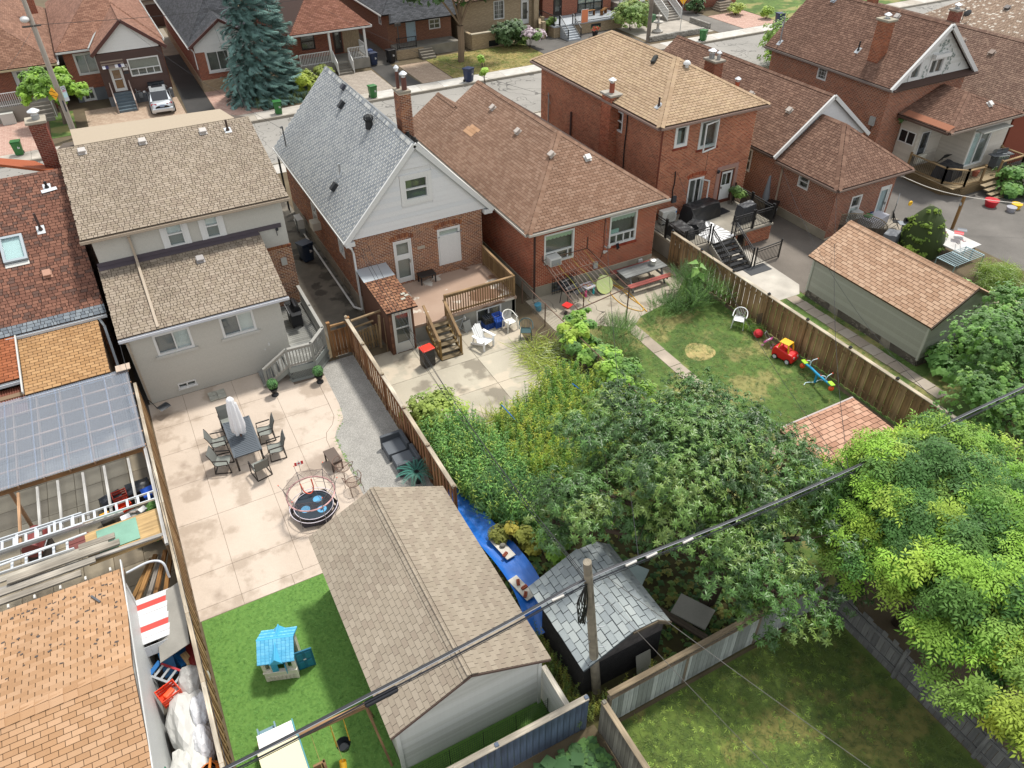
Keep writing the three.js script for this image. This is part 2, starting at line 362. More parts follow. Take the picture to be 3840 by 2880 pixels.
function ventPipe(parent,F,u,v,h=.45,m=M(0x2b2826)){
const p=V3(u,v,0).applyMatrix4(F);const n=V3(0,0,1).transformDirection(F);
const pipe=W(parent,'vent_pipe',merged([rodG(p,p.clone().add(V3(0,h,0)),.05,12),at(cyl(.07,.09,.07),p.x,p.y+.07,p.z)]),m);
W(pipe,'flashing',box(.3,.42,.01).clone().applyMatrix4(onF(F,u,v,.034)),metal(0xb5b8ba,{roughness:.5}));return pipe;
}
// =================== buildings ===================
const stucco=M(0xcbc8be,{map:T.fine,bumpMap:B.rough,bumpScale:.003,roughness:.95});
const mortarA=conc(0xdcc8b0),mortarB=conc(0xdcbf9f),cblock=conc(0xb4ada0),concM=conc(0xb3ada2),dirtyConc=conc(0x9a9488);
const sidingWhite=paint(0xe9e9e8,{roughness:.5}),sidingSage=[0xb2b5a8,0xb7baad,0xadb0a3].map((h)=>paint(h)),sidingCream=[0xcfc8bb,0xd6cfc2].map((h)=>paint(h));
const eaveWhite=paint(0xe4e4e1),eaveBrown=paint(0x4a362c),eaveTan=paint(0xb7a793);
function walls(t,x0,x1,z0,z1,h,m,holes={},o={}){
const k=o.thick||.24,y0=o.y0||0,lx=x1-x0,lz=z1-z0,out={};
const side=(n,F,len,a,b)=>{out[n]={F,len,mesh:slabFace(t,'wall',Array.isArray(m)?m[0]:m,F,o[n]||[[a,y0],[b,y0],[b,h],[a,h]],holes[n]||[],k),holes:holes[n]||[],outline:o[n]||[[0,y0],[len,y0],[len,h],[0,h]]};};
side('S',face('S',x0,0,z1),lx,0,lx);side('N',face('N',x1,0,z0),lx,0,lx);
side('W',face('W',x0,0,z0),lz,k,lz-k);side('E',face('E',x1,0,z1),lz,k,lz-k);
return out;
}
const inset=(holes,F)=>holes;
// gable roof with ridge along z; returns slope faces W and E (u along the eave, v up the slope)
function gableZ(t,x0,x1,z0,z1,he,hr,m,o={}){
const xm=o.xm??(x0+x1)/2;
const roof=roofSheet(t,'roof',m,[[[x0,he,z0],[x0,he,z1],[xm,hr,z1],[xm,hr,z0]],[[x1,he,z1],[x1,he,z0],[xm,hr,z0],[xm,hr,z1]]],o.th||.12);
const FW=slopeFace(V3(x0,he,z0),V3(0,0,1),V3(xm-x0,hr-he,0)),FE=slopeFace(V3(x1,he,z1),V3(0,0,-1),V3(xm-x1,hr-he,0));
return{roof,FW,FE,len:z1-z0,sw:Math.hypot(xm-x0,hr-he),se:Math.hypot(x1-xm,hr-he),xm,nW:V3(0,0,1).transformDirection(FW),nE:V3(0,0,1).transformDirection(FE)};
}
const quad=(l,s)=>[[0,0],[l,0],[l,s],[0,s]];
function hipZ(t,x0,x1,z0,z1,he,hr,zr0,zr1,m,o={}){
const xm=(x0+x1)/2,a=[x0,he,z0],b=[x0,he,z1],c=[x1,he,z1],d=[x1,he,z0],p=[xm,hr,zr0],q=[xm,hr,zr1];
const roof=roofSheet(t,'roof',m,[[a,b,q,p],[b,c,q],[c,d,p,q],[d,a,p]],o.th||.12);
const FW=slopeFace(V3(...a),V3(0,0,1),V3(xm-x0,hr-he,0)),FS=slopeFace(V3(...b),V3(1,0,0),V3(0,hr-he,zr1-z1)),FE=slopeFace(V3(...c),V3(0,0,-1),V3(xm-x1,hr-he,0)),FN=slopeFace(V3(...d),V3(-1,0,0),V3(0,hr-he,zr0-z0));
const sw=Math.hypot(xm-x0,hr-he),ss=Math.hypot(hr-he,z1-zr1),sn=Math.hypot(hr-he,zr0-z0),l=z1-z0,w=x1-x0;
return{roof,FW,FS,FE,FN,oW:[[0,0],[l,0],[zr1-z0,sw],[zr0-z0,sw]],oE:[[0,0],[l,0],[z1-zr0,sw],[z1-zr1,sw]],oS:[[0,0],[w,0],[w/2,ss]],oN:[[0,0],[w,0],[w/2,sn]],p:V3(...p),q:V3(...q),b:V3(...b),c:V3(...c),a:V3(...a),d:V3(...d)};
}
const nrm=(F)=>V3(0,0,1).transformDirection(F);
function chimney(t,x,z,y0,y1,w,d,bg,o={}){
const body=W(t,'chimney',at(box(w-.01,y1-y0,d-.01),x,(y0+y1)/2,z),o.mortar||mortarB);
for(const[n,fx,fz,len]of[['S',x-w/2,z+d/2,w],['W',x-w/2,z-d/2,d],['E',x+w/2,z+d/2,d]])bricks(bg,body,face(n,fx,0,fz),[[0,y0],[len,y0],[len,y1-.1],[0,y1-.1]],[],{d:-.001});
W(body,'chimney_cap',at(rbox(w+(o.over??.16),.11,d+(o.over??.16),.015),x,y1,z),o.cap||concM);
for(const[dx,dz,r,h,hex,met]of o.pots||[]){
const top=y1+.05+h;W(body,'flue',at(cyl(r,r,h,14),x+dx,y1+.05+h/2,z+dz),hex===0?GALV:M(hex,{roughness:.8}));
if(met)W(body,'flue_cap',merged([at(cyl(r*.8,r*.8,.16,14),x+dx,top+.08,z+dz),at(cyl(r*1.5,r*1.5,.05,16),x+dx,top+.14,z+dz),at(cyl(r*.5,r*1.55,.1,16),x+dx,top+.215,z+dz)]),metal(0xd5d8da,{roughness:.35,metalness:.6}));
}
return body;
}
// white gable house (house with the porch)
{
const t=thing('gable_house','brick house with grey shingle roof, white sided gable and concrete back porch','house',[10.9,0,-36]);
const bb=brickBag(t,[0x8f5638,0x985e3d,0x824b32,0xa56a44,0x8a543c,0x774734]),sb=shingleBag(t,[0x878d93,0x92979b,0x9da1a3,0xbfc0bc,0xc9c9c5],300);
const hs=[[1.82,1.08,2.70,3.28],[4.03,1.48,5.18,3.36]];
const hw=[[5.0,1.7,5.9,2.75],[9.6,2.05,10.4,3.2],[9.35,.12,10.5,.52]];
const w=walls(t,7.7,14.05,-42.3,-30.05,3.95,mortarA,{S:hs,W:hw});
bricks(bb,w.S.mesh,w.S.F,[[0,.95],[6.35,.95],[6.35,3.93],[0,3.93]],hs);
archBricks(bb,w.S.mesh,w.S.F,1.72,2.80,3.30,.12);archBricks(bb,w.S.mesh,w.S.F,3.93,5.28,3.38,.14);
bricks(bb,w.W.mesh,w.W.F,[[0,.75],[12.25,.75],[12.25,3.93],[0,3.93]],hw,{hidden:true});
fbox(t,'foundation',conc(0x9b9181),w.W.F,.01,0,12.24,.74,.0,.03);
windowAt(t,w.W.F,...hw[0],{hbars:[.5],blinds:[[0,0,1,1,0x8b887e]]});windowAt(t,w.W.F,...hw[1],{hbars:[.5],blinds:[[0,.5,1,1,0xaaa79c]]});windowAt(t,w.W.F,...hw[2],{vbars:[.5],frame:.05});
doorAt(t,w.S.F,1.88,1.08,2.64,3.24,{panes:[[.12,.68,.88,.95],[.12,.12,.88,.56]],blind:0x8f8f88});
// boarded window: white panel with a strip of pane above it, taped at its corners
const bw=windowAt(t,w.S.F,...hs[1],{hbars:[.80],blinds:[[0,.80,1,.9,0xd8d4c8]],frame:.1});
fbox(bw,'board',paint(0xe6e6e3),w.S.F,4.09,1.50,5.12,3.02,.035,.055);
fbox(bw,'tape',M(0x6f7478),w.S.F,4.04,2.96,4.13,3.0,.056,.06);fbox(bw,'tape',M(0x6f7478),w.S.F,5.0,3.04,5.28,3.075,.056,.06);
fbox(t,'patch',conc(0xbdb3a2),w.S.F,2.98,2.62,3.36,2.78,.0,.012);
// roof
const r=gableZ(t,7.38,14.52,-42.6,-29.86,3.88,7.66,granule(0x70757b),{xm:10.95});
shingles(sb,r.roof,r.FW,quad(r.len,r.sw),{mode:'weave',e:.145});
shingles(sb,r.roof,r.FE,quad(r.len,r.se),{mode:'weave',e:.145,hidden:true});
ridgeCaps(sb,r.roof,V3(10.95,7.665,-42.6),V3(10.95,7.665,-29.86),r.nW,r.nE,{w:.17});
gutter(t,[7.38,3.80,-42.6],[7.38,3.80,-29.9],[-1,0,0],eaveWhite);gutter(t,[14.52,3.80,-42.6],[14.52,3.80,-29.9],[1,0,0],eaveWhite);
// gable: white siding, one board per course, with rakes and window
const G=face('S',7.7,0,-30.0),go=[[-.17,3.93],[6.6,3.93],[3.25,7.5]],gh=[[2.63,5.14,3.75,6.18]];
slabFace(t,'gable_wall',sidingWhite,G,[[-.12,3.93],[6.5,3.93],[3.25,7.42]],gh,.22,-.01);
siding(t,G,go,[[2.43,4.92,3.93,6.46]],.225,[sidingWhite,paint(0xe3e5e6),paint(0xebebea)],{gable:true});
windowAt(t,G,...gh[0],{hbars:[.5],trim:.19,blinds:[[0,0,1,.45,0x5d605e],[0,.5,.35,1,0x7d8266]],back:0x20241c});
W(t,'rake_board',merged([barG(V3(7.30,3.80,-29.90),V3(10.95,7.66,-29.90),.10,.22),barG(V3(14.60,3.80,-29.90),V3(10.95,7.66,-29.90),.10,.22)]),eaveWhite);
W(t,'rake_return',merged([at(box(.42,.2,.3),7.52,3.78,-29.98),at(box(.42,.2,.3),14.33,3.78,-29.98)]),eaveWhite);
downspout(t,[[7.42,3.74,-29.82],[7.55,3.55,-29.9],[7.63,3.3,-29.98],[7.63,.28,-29.98]],eaveWhite,.09);
W(t,'drain_pipe',merged([rodG(V3(7.6,.3,-29.98),V3(7.42,.12,-30.6),.055),rodG(V3(7.42,.12,-30.6),V3(7.35,.16,-41),.055)]),eaveWhite);
// chimney on the right slope
chimney(t,11.95,-33.6,6.0,8.75,.55,.72,bb,{mortar:mortarA,over:.06,cap:conc(0xa79d8c),pots:[[-.1,-.18,.08,.75,0x5d3a30,1],[.08,.15,.12,.55,0x5d3a30,1]]});
W(t,'chimney_saddle',at(box(.7,.3,.9),12.0,6.62,-33.55,0,0,-.8),M(0x1f1f20));
const V=W(t,'turbine_vent',at(cyl(.17,.19,.35,16),10.4,7.25,-34.2),M(0x232425));
{const fins=[];for(let i=0;i<18;i++){const a=i/18*Math.PI*2;fins.push(tubeG([[.1*Math.cos(a),0,.1*Math.sin(a)],[.22*Math.cos(a+.15),.13,.22*Math.sin(a+.15)],[.21*Math.cos(a+.3),.24,.21*Math.sin(a+.3)],[.05*Math.cos(a+.4),.33,.05*Math.sin(a+.4)]],.016,8,4));}
const g=merged([...fins,at(cyl(.09,.12,.3,12),0,.16,0)]);W(V,'vent_fins',at(g,10.4,7.4,-34.2),M(0x2e3031,{roughness:.4}));}
W(t,'slant_vent',box(.26,.4,.2).clone().applyMatrix4(onF(r.FW,4.6,4.3,.12)),M(0x2c2e31));W(t,'slant_vent',box(.26,.4,.2).clone().applyMatrix4(onF(r.FW,8.9,1.25,.12)),M(0x2c2e31));W(t,'slant_vent',box(.3,.3,.14).clone().applyMatrix4(onF(r.FW,3.6,5.02,.12)),M(0x3a3c44));
ventPipe(t,r.FW,8.55,1.85,.55,metal(0xb8bbbd));ventPipe(t,r.FE,3.1,3.9,.35);ventPipe(t,r.FE,2.5,3.8,.35);
W(t,'service_mast',merged([rodG(V3(7.75,3.9,-41.2),V3(7.75,5.3,-41.2),.035),tubeG([[7.75,5.3,-41.2],[7.72,5.42,-41.15],[7.62,5.38,-41.1]],.04,8),tubeG([[7.75,5.2,-41.2],[7.6,5.05,-41.0],[7.5,5.3,-40.8]],.012,10)]),M(0x58595b,{roughness:.5}));
// window air conditioner and wall boxes on the alley side
W(t,'window_air_conditioner',at(rbox(.5,.42,.62,.03),7.5,1.95,-36.2),paint(0xcfcabb));
const iron=[];for(let i=0;i<5;i++)iron.push(rodG(V3(7.45,0,-42.3-.02-i*.12),V3(7.45,3.2,-42.3-.02-i*.12),.015));iron.push(rodG(V3(7.45,3.2,-42.3),V3(7.45,3.2,-42.9),.02),rodG(V3(7.45,.9,-42.3),V3(7.45,.9,-42.9),.02));W(t,'iron_screen',merged(iron),BLACK);
// porch
const stain=M(0xffffff,{roughness:.95,bumpMap:B.rough,bumpScale:.002,map:tex(512,5.2,(x,y,i,j)=>{let c=mix3([.60,.50,.43],[.68,.59,.52],N1(x,y,4,4));const a=N2(x,y,5,5),b=N3(x,y,4,5);if(a>.585)c=mix3(c,[.80,.77,.72],sstep(.585,.62,a)*.9);if(b>.60)c=mix3(c,[.40,.28,.20],sstep(.60,.66,b)*.8);return mix3(c,[.3,.27,.24],.12*wn(i,j));})});
W(t,'porch_slab',slabG([[8.9,-30.04],[14.05,-30.04],[14.05,-26.5],[10.4,-26.5],[10.4,-26.42],[9.5,-26.42],[9.5,-26.5],[8.9,-26.5]],.88,1.0),stain);
const pw=face('S',8.9,0,-26.6),ph=[[3.1,.07,4.36,.78]];
slabFace(t,'porch_wall',conc(0xa5a39b,{map:T.blotch}),pw,[[0,0],[5.1,0],[5.1,.88],[0,.88]],ph,.2);
windowAt(t,pw,...ph[0],{vbars:[.5],blinds:[[.5,0,1,1,0x7a6f60]],frame:.05});
slabFace(t,'porch_wall',dirtyConc,face('E',14.05,0,-26.6),[[0,0],[3.4,0],[3.4,.88],[0,.88]],[],.2);
W(t,'outdoor_lamp',merged([at(cyl(.05,.05,.1),11.35,.72,-26.54,Math.PI/2),at(cyl(.03,.07,.12),11.35,.68,-26.45,.7)]),paint(0xd5d3cc));
// railings
const rw=oldwood(0xa58763),rails=(pts,h,name)=>{
const a=V3(...pts[0]),b=V3(...pts[1]),d=b.clone().sub(a),n=Math.round(d.length()/.125);
const rail=W(t,name||'railing',merged([barG(a.clone().add(V3(0,h,0)),b.clone().add(V3(0,h,0)),.11,.05),barG(a.clone().add(V3(0,h-.1,0)),b.clone().add(V3(0,h-.1,0)),.04,.08),barG(a.clone().add(V3(0,.12,0)),b.clone().add(V3(0,.12,0)),.04,.08)]),rw);
for(let i=1;i<n;i++){const p=a.clone().addScaledVector(d,i/n);W(rail,'baluster',at(box(.038,h-.05,.038),p.x,p.y+h/2+.02,p.z+.035),oldwood(pick([0x96784f,0xa3845a,0x8a6c48])));}
for(const p of pts)W(rail,'post',at(box(.09,h+.06,.09),p[0],p[1]+h/2+.01,p[2]),oldwood(0x9c7c54));
};
rails([[10.5,1.0,-26.6],[13.95,1.0,-26.6]],1.06);rails([[13.95,1.0,-26.72],[13.95,1.0,-29.8]],1.06);
// stairs
for(let i=0;i<6;i++){const z=-26.3+i*.27,y=.86-i*.165;W(t,'stair_tread',at(box(.98,.045,.3),9.95,y,z),oldwood(pick([0x9f8d70,0xab9a7e,0x8e7c5e])));W(t,'riser',at(box(.94,.12,.025),9.95,y-.085,z-.1),oldwood(0x8b7750));}
for(const x of[9.46,10.44]){
W(t,'stringer',barG(V3(x,.80,-26.46),V3(x,-.06,-24.86),.05,.26),oldwood(0x8f7342));
const a=V3(x,1.86,-26.6),b=V3(x,.92,-24.95),rail=W(t,'stair_railing',merged([barG(a,b,.12,.05),barG(a.clone().add(V3(0,-.11,0)),b.clone().add(V3(0,-.11,0)),.04,.09)]),rw);
W(rail,'post',at(box(.09,1.05,.09),x,.46,-24.95),oldwood(0x9a7a45));
for(let i=1;i<9;i++){const q=a.clone().lerp(b,i/9);W(rail,'baluster',at(box(.04,.8,.04),q.x+.04,q.y-.45,q.z),oldwood(0x93754c));}
}
// closet over the cellar stairs
const cw=paint(0x5a4236),cs=granule(0x6d4b39);
for(const[n,x,z,l]of[['W',7.72,-29.95,3.7],['E',8.85,-26.25,3.7]])slabFace(t,'closet_wall',cs,face(n,x,0,z),[[0,n==='W'?0:.9],[l,n==='W'?0:.9],[l,n==='W'?2.22:2.24],[0,2.24]],[],.06);
const cf=face('S',7.72,0,-26.25),ch=[[.16,.02,1.02,2.12]];slabFace(t,'closet_wall',cs,cf,[[0,0],[1.13,0],[1.13,2.24],[0,2.24]],ch,.05);
for(let v=0;v<2.2;v+=.2)for(const[a,b]of[[0,.1],[1.08,1.13]])fbox(t,'asphalt_siding',granule(pick([0x74503c,0x684534,0x7d5741])),cf,a,v,b,v+.19,0,.012);
doorAt(t,cf,.22,.03,.96,2.08,{mat:metal(0xb9bbb9,{roughness:.5,metalness:.3}),panes:[[.1,.24,.9,.6],[.1,.63,.9,.95]]});
const cr=roofSheet(t,'closet_roof',granule(0x2d2522),[[[7.62,2.26,-26.1],[9.04,2.26,-26.1],[9.04,2.36,-29.98],[7.62,2.36,-29.98]]],.05);
const CF=slopeFace(V3(7.62,2.265,-26.1),V3(1,0,0),V3(0,.1,-3.88)),cb=bag(t,'roof_shingle',UNITBOX,[0x9a6e52,0xa5785b,0x8b6148,0x7f5640].map(granule),STUFFSHINGLE);
shingles(cb,cr,CF,[[0,0],[1.42,0],[1.42,2.75],[0,2.75]],{w:.24,e:.2,gap:.035,ext:.92,jit:.02});
for(let i=0;i<3;i++)W(cr,'metal_sheet',box(1.46,.42,.012).clone().applyMatrix4(onF(CF,.71,2.95+i*.37,.03+i*.012,.03)),metal(0xb4bcc2,{roughness:.5,metalness:.5}));
for(const[u,v]of[[1.05,.75],[1.28,.95],[1.18,1.12]])W(cr,'pale_patch',box(.2,.13,.01).clone().applyMatrix4(onF(CF,u,v,.04,0,0,.2)),granule(0xb8b4a6));
}
// grey stucco house with the deck
{
const t=thing('stucco_house','grey stucco house with stepped tan shingle roofs and white windows','house',[1.2,0,-33]);
const sb=shingleBag(t,[0x9c8e7c,0xa19382,0x968876,0x938474,0xa59786]),bb=brickBag(t,[0x8f5c42,0x82513c,0x9a6848,0x6f4a3b,0xa6724e],220);
const hs=[[.96,2.14,2.33,3.10],[3.5,2.14,4.82,3.12],[1.24,.34,1.94,.58]];
const low=walls(t,-2.25,3.7,-31.3,-27.87,3.5,stucco,{S:hs});
windowAt(t,low.S.F,...hs[0],{vbars:[.53],blinds:[[.53,0,1,1,0xcfd0cd],[0,0,.53,1,0x77787a]],sill:true,sillMat:paint(0xc9c7bf),frame:.08});
windowAt(t,low.S.F,...hs[1],{vbars:[.53],blinds:[[.53,0,1,1,0xcfd0cd],[0,0,.53,1,0x727375]],sill:true,sillMat:paint(0xc9c7bf),frame:.08});
windowAt(t,low.S.F,...hs[2],{vbars:[.5],frame:.04,back:0x222222});fbox(t,'window_ledge',eaveWhite,low.S.F,1.2,.28,1.98,.335,-.01,.06);
fbox(t,'vent_cover',eaveWhite,low.S.F,5.1,1.2,5.17,1.34,0,.03);fbox(t,'vent_cover',eaveWhite,low.S.F,4.9,1.02,4.96,1.1,0,.03);
// lower roof
const lr=roofSheet(t,'roof',granule(0x564a3e),[[[-2.42,3.55,-27.45],[4.02,3.55,-27.45],[4.02,4.66,-31.36],[-2.42,4.66,-31.36]]],.12);
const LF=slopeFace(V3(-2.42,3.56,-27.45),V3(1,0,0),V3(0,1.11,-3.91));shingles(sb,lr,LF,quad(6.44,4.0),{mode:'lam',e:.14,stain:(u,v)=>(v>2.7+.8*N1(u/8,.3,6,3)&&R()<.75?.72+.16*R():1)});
gutter(t,[-2.42,3.47,-27.46],[4.06,3.47,-27.46],[0,0,1],paint(0xd9dbe0));roofVent(t,LF,3.78,3.1,0xa9a4a2);
slabFace(t,'gable_wall',stucco,face('E',3.7,0,-27.87),[[.24,3.5],[3.43,3.5],[3.43,4.5]],[],.24);slabFace(t,'gable_wall',stucco,face('W',-2.25,0,-31.3),[[0,3.5],[3.2,3.5],[0,4.5]],[],.24);
// upper storey
const hu=[[2.76,4.82,3.45,6.0],[4.28,4.82,4.88,6.0]].map(([a,b,c,d])=>[a-.05,b,c-.05,5.92]);
const up=walls(t,-2.3,5.2,-42.2,-31.37,6.0,stucco,{S:hu},{S:[[0,.4],[7.5,.4],[7.5,6.0],[0,6.0]]});
for(const h of hu)windowAt(t,up.S.F,...h,{hbars:[.5],trim:.2,blinds:[[0,.5,1,1,0xd5d7d4],[0,0,1,.5,0x868a88]],sill:true});
W(t,'roof_flashing',merged([at(box(7.4,.2,.03),1.3,4.74,-31.33),at(box(6.4,.012,.24),.8,4.655,-31.2,.27)]),M(0x4a4248,{roughness:.6}));
fbox(t,'brick_band',mortarA,up.S.F,5.72,.4,7.52,3.77,.004,.05);bricks(bb,up.S.mesh,face('S',-2.3,0,-31.32),[[5.72,.75],[7.53,.75],[7.53,3.7],[5.72,3.7]]);
for(let i=0;i<20;i++)fbox(t,'brick_sill',brickM(pick([0x8a5236,0x7a4630,0x96603c])),up.S.F,5.74+i*.09,3.68,5.82+i*.09,3.79,.03,.1);
bricks(bb,up.E.mesh,face('E',5.205,0,-31.37),[[0,.1],[4,.1],[4,3.7],[0,3.7]],[],{hidden:true});
fbox(t,'meter_box',paint(0xb9b7b0),up.S.F,6.95,2.86,7.2,3.2,.06,.16);
W(t,'roof_edge_return',at(box(.36,.2,10.8),5.38,5.85,-36.8),eaveTan);
const ur=roofSheet(t,'roof',granule(0x584c40),[[[-2.62,6.05,-31.05],[5.52,6.05,-31.05],[5.52,7.6,-37],[-2.62,7.6,-37]],[[5.52,7.6,-37],[-2.62,7.6,-37],[-2.62,6.0,-42.6],[5.52,6.0,-42.6]]],.12);
const UF=slopeFace(V3(-2.62,6.06,-31.05),V3(1,0,0),V3(0,1.55,-5.95));shingles(sb,ur,UF,quad(8.14,6.15),{mode:'lam',e:.14});
for(const[n,x,s]of[['E',5.2,1],['W',-2.3,-1]])slabFace(t,'gable_wall',stucco,face(n,x,0,s>0?-31.37:-42.2),s>0?[[0,6],[10.8,6],[5.5,7.4]]:[[0,6],[10.8,6],[5.2,7.4]],[],.24);
gutter(t,[-2.66,5.97,-31.06],[5.56,5.97,-31.06],[0,0,1],eaveTan);
downspout(t,[[-.95,5.9,-30.98],[-.95,5.7,-31.3],[-.95,4.82,-31.3],[-.95,4.70,-31.0],[-.95,3.62,-27.5]],eaveTan,.1);
downspout(t,[[-2.3,3.4,-27.4],[-2.18,3.1,-27.8],[-2.18,.1,-27.82]],eaveTan,.07);
for(const u of[.95,3.38,5.95])roofVent(t,UF,u,5.55 -(u-3.4)*.02,0xc6c0ba);ventPipe(t,UF,7.0,5.35,.5,M(0x3f3029));
// smooth tan roofing on the street side of the ridge
W(t,'flat_roof',merged([slabG([[-1.9,-37.0],[4.9,-37.0],[4.55,-38.6],[-1.95,-39.2]],7.52,7.66)]),M(0xb3a48f,{map:T.fine,roughness:.95}));
W(t,'wall_lamp',merged([rodG(V3(4.75,4.55,-31.3),V3(4.75,4.3,-31.3),.015),at(new THREE.SphereGeometry(.07,10,8),4.78,4.6,-31.27)]),M(0x2a2b2e));
// deck
const dw=[0x9d9d98,0xa5a59f,0x95958f,0x9fa09c],dm=()=>oldwood(pick(dw));
for(let z=-31.25;z<-26.45;z+=.142){const front=z>-27.4;const x0=z>-27.9?3.28+Math.max(0,0):3.74;const x1=z>-27.35?5.15 -(z+27.35)*.9:5.15;W(t,'deck_board',at(box(x1-x0,.03,.134),(x0+x1)/2,.745,z),dm());}
for(const[a,b]of[[[3.28,-27.9],[3.28,-26.5]],[[3.28,-26.5],[4.35,-26.42]],[[4.35,-26.42],[5.15,-27.3]],[[5.15,-27.3],[5.15,-31.2]]]){W(t,'skirt',merged([barG(V3(a[0],.62,a[1]),V3(b[0],.62,b[1]),.03,.26),barG(V3(a[0],.06,a[1]),V3(b[0],.06,b[1]),.03,.12)]),paint(0x99a09c));
const d=V3(b[0]- a[0],0,b[1]- a[1]),n=Math.round(d.length()/.07),gs=[];for(let i=0;i<n;i++)for(const s of[-1,1]){const p=V3(a[0],.3,a[1]).addScaledVector(d,(i+.5)/n),e=d.clone().normalize().multiplyScalar(.17*s);gs.push(barG(p.clone().sub(e).add(V3(0,-.19,0)),p.clone().add(e).add(V3(0,.19,0)),.01+s*.003,.02));}W(t,'lattice',merged(gs),paint(0x8c928e));W(t,'deck_shade_panel',barG(V3(a[0],.3,a[1]).lerp(V3(4.3,.3,-28.5),.06),V3(b[0],.3,b[1]).lerp(V3(4.3,.3,-28.5),.06),.02,.5),M(0x2a2b2b));}  // dark panel behind the lattice, its colour standing in for shade under the deck
const rail=(a,b,ha=.75,hb=ha,n0)=>{const A=V3(a[0],ha,a[1]),Bq=V3(b[0],hb,b[1]),d=Bq.clone().sub(A),n=n0||Math.max(2,Math.round(d.length()/.13)),up9=V3(0,.93,0);const rl=W(t,'railing',merged([barG(A.clone().add(up9),Bq.clone().add(up9),.14,.04),barG(A.clone().add(V3(0,.84,0)),Bq.clone().add(V3(0,.84,0)),.04,.09),barG(A.clone().add(V3(0,.1,0)),Bq.clone().add(V3(0,.1,0)),.04,.09)]),paint(0xa3a19a));for(let i=1;i<n;i++){const p=A.clone().addScaledVector(d,i/n);W(rl,'baluster',at(box(.04,.84,.04),p.x,p.y+.46,p.z),paint(0x96968f));}W(rl,'post',at(box(.1,1.0,.1),b[0],hb+.45,b[1]),paint(0x9b9b94));};
rail([5.12,-31.2],[5.12,-29.3]);rail([5.12,-29.3],[5.12,-27.35]);rail([5.12,-27.35],[4.35,-26.47]);rail([4.35,-26.47],[3.32,-26.53]);
// steps down beside the wall
for(let i=0;i<4;i++)W(t,'deck_step',at(box(.3,.04,1.15),3.1-i*.27,.58-i*.16,-27.22),dm());
W(t,'stringer',barG(V3(3.3,.66,-26.6),V3(2.25,.06,-26.6),.05,.28),paint(0x8f948f));rail([3.32,-26.56],[2.3,-26.6],.75,.08,8);
}
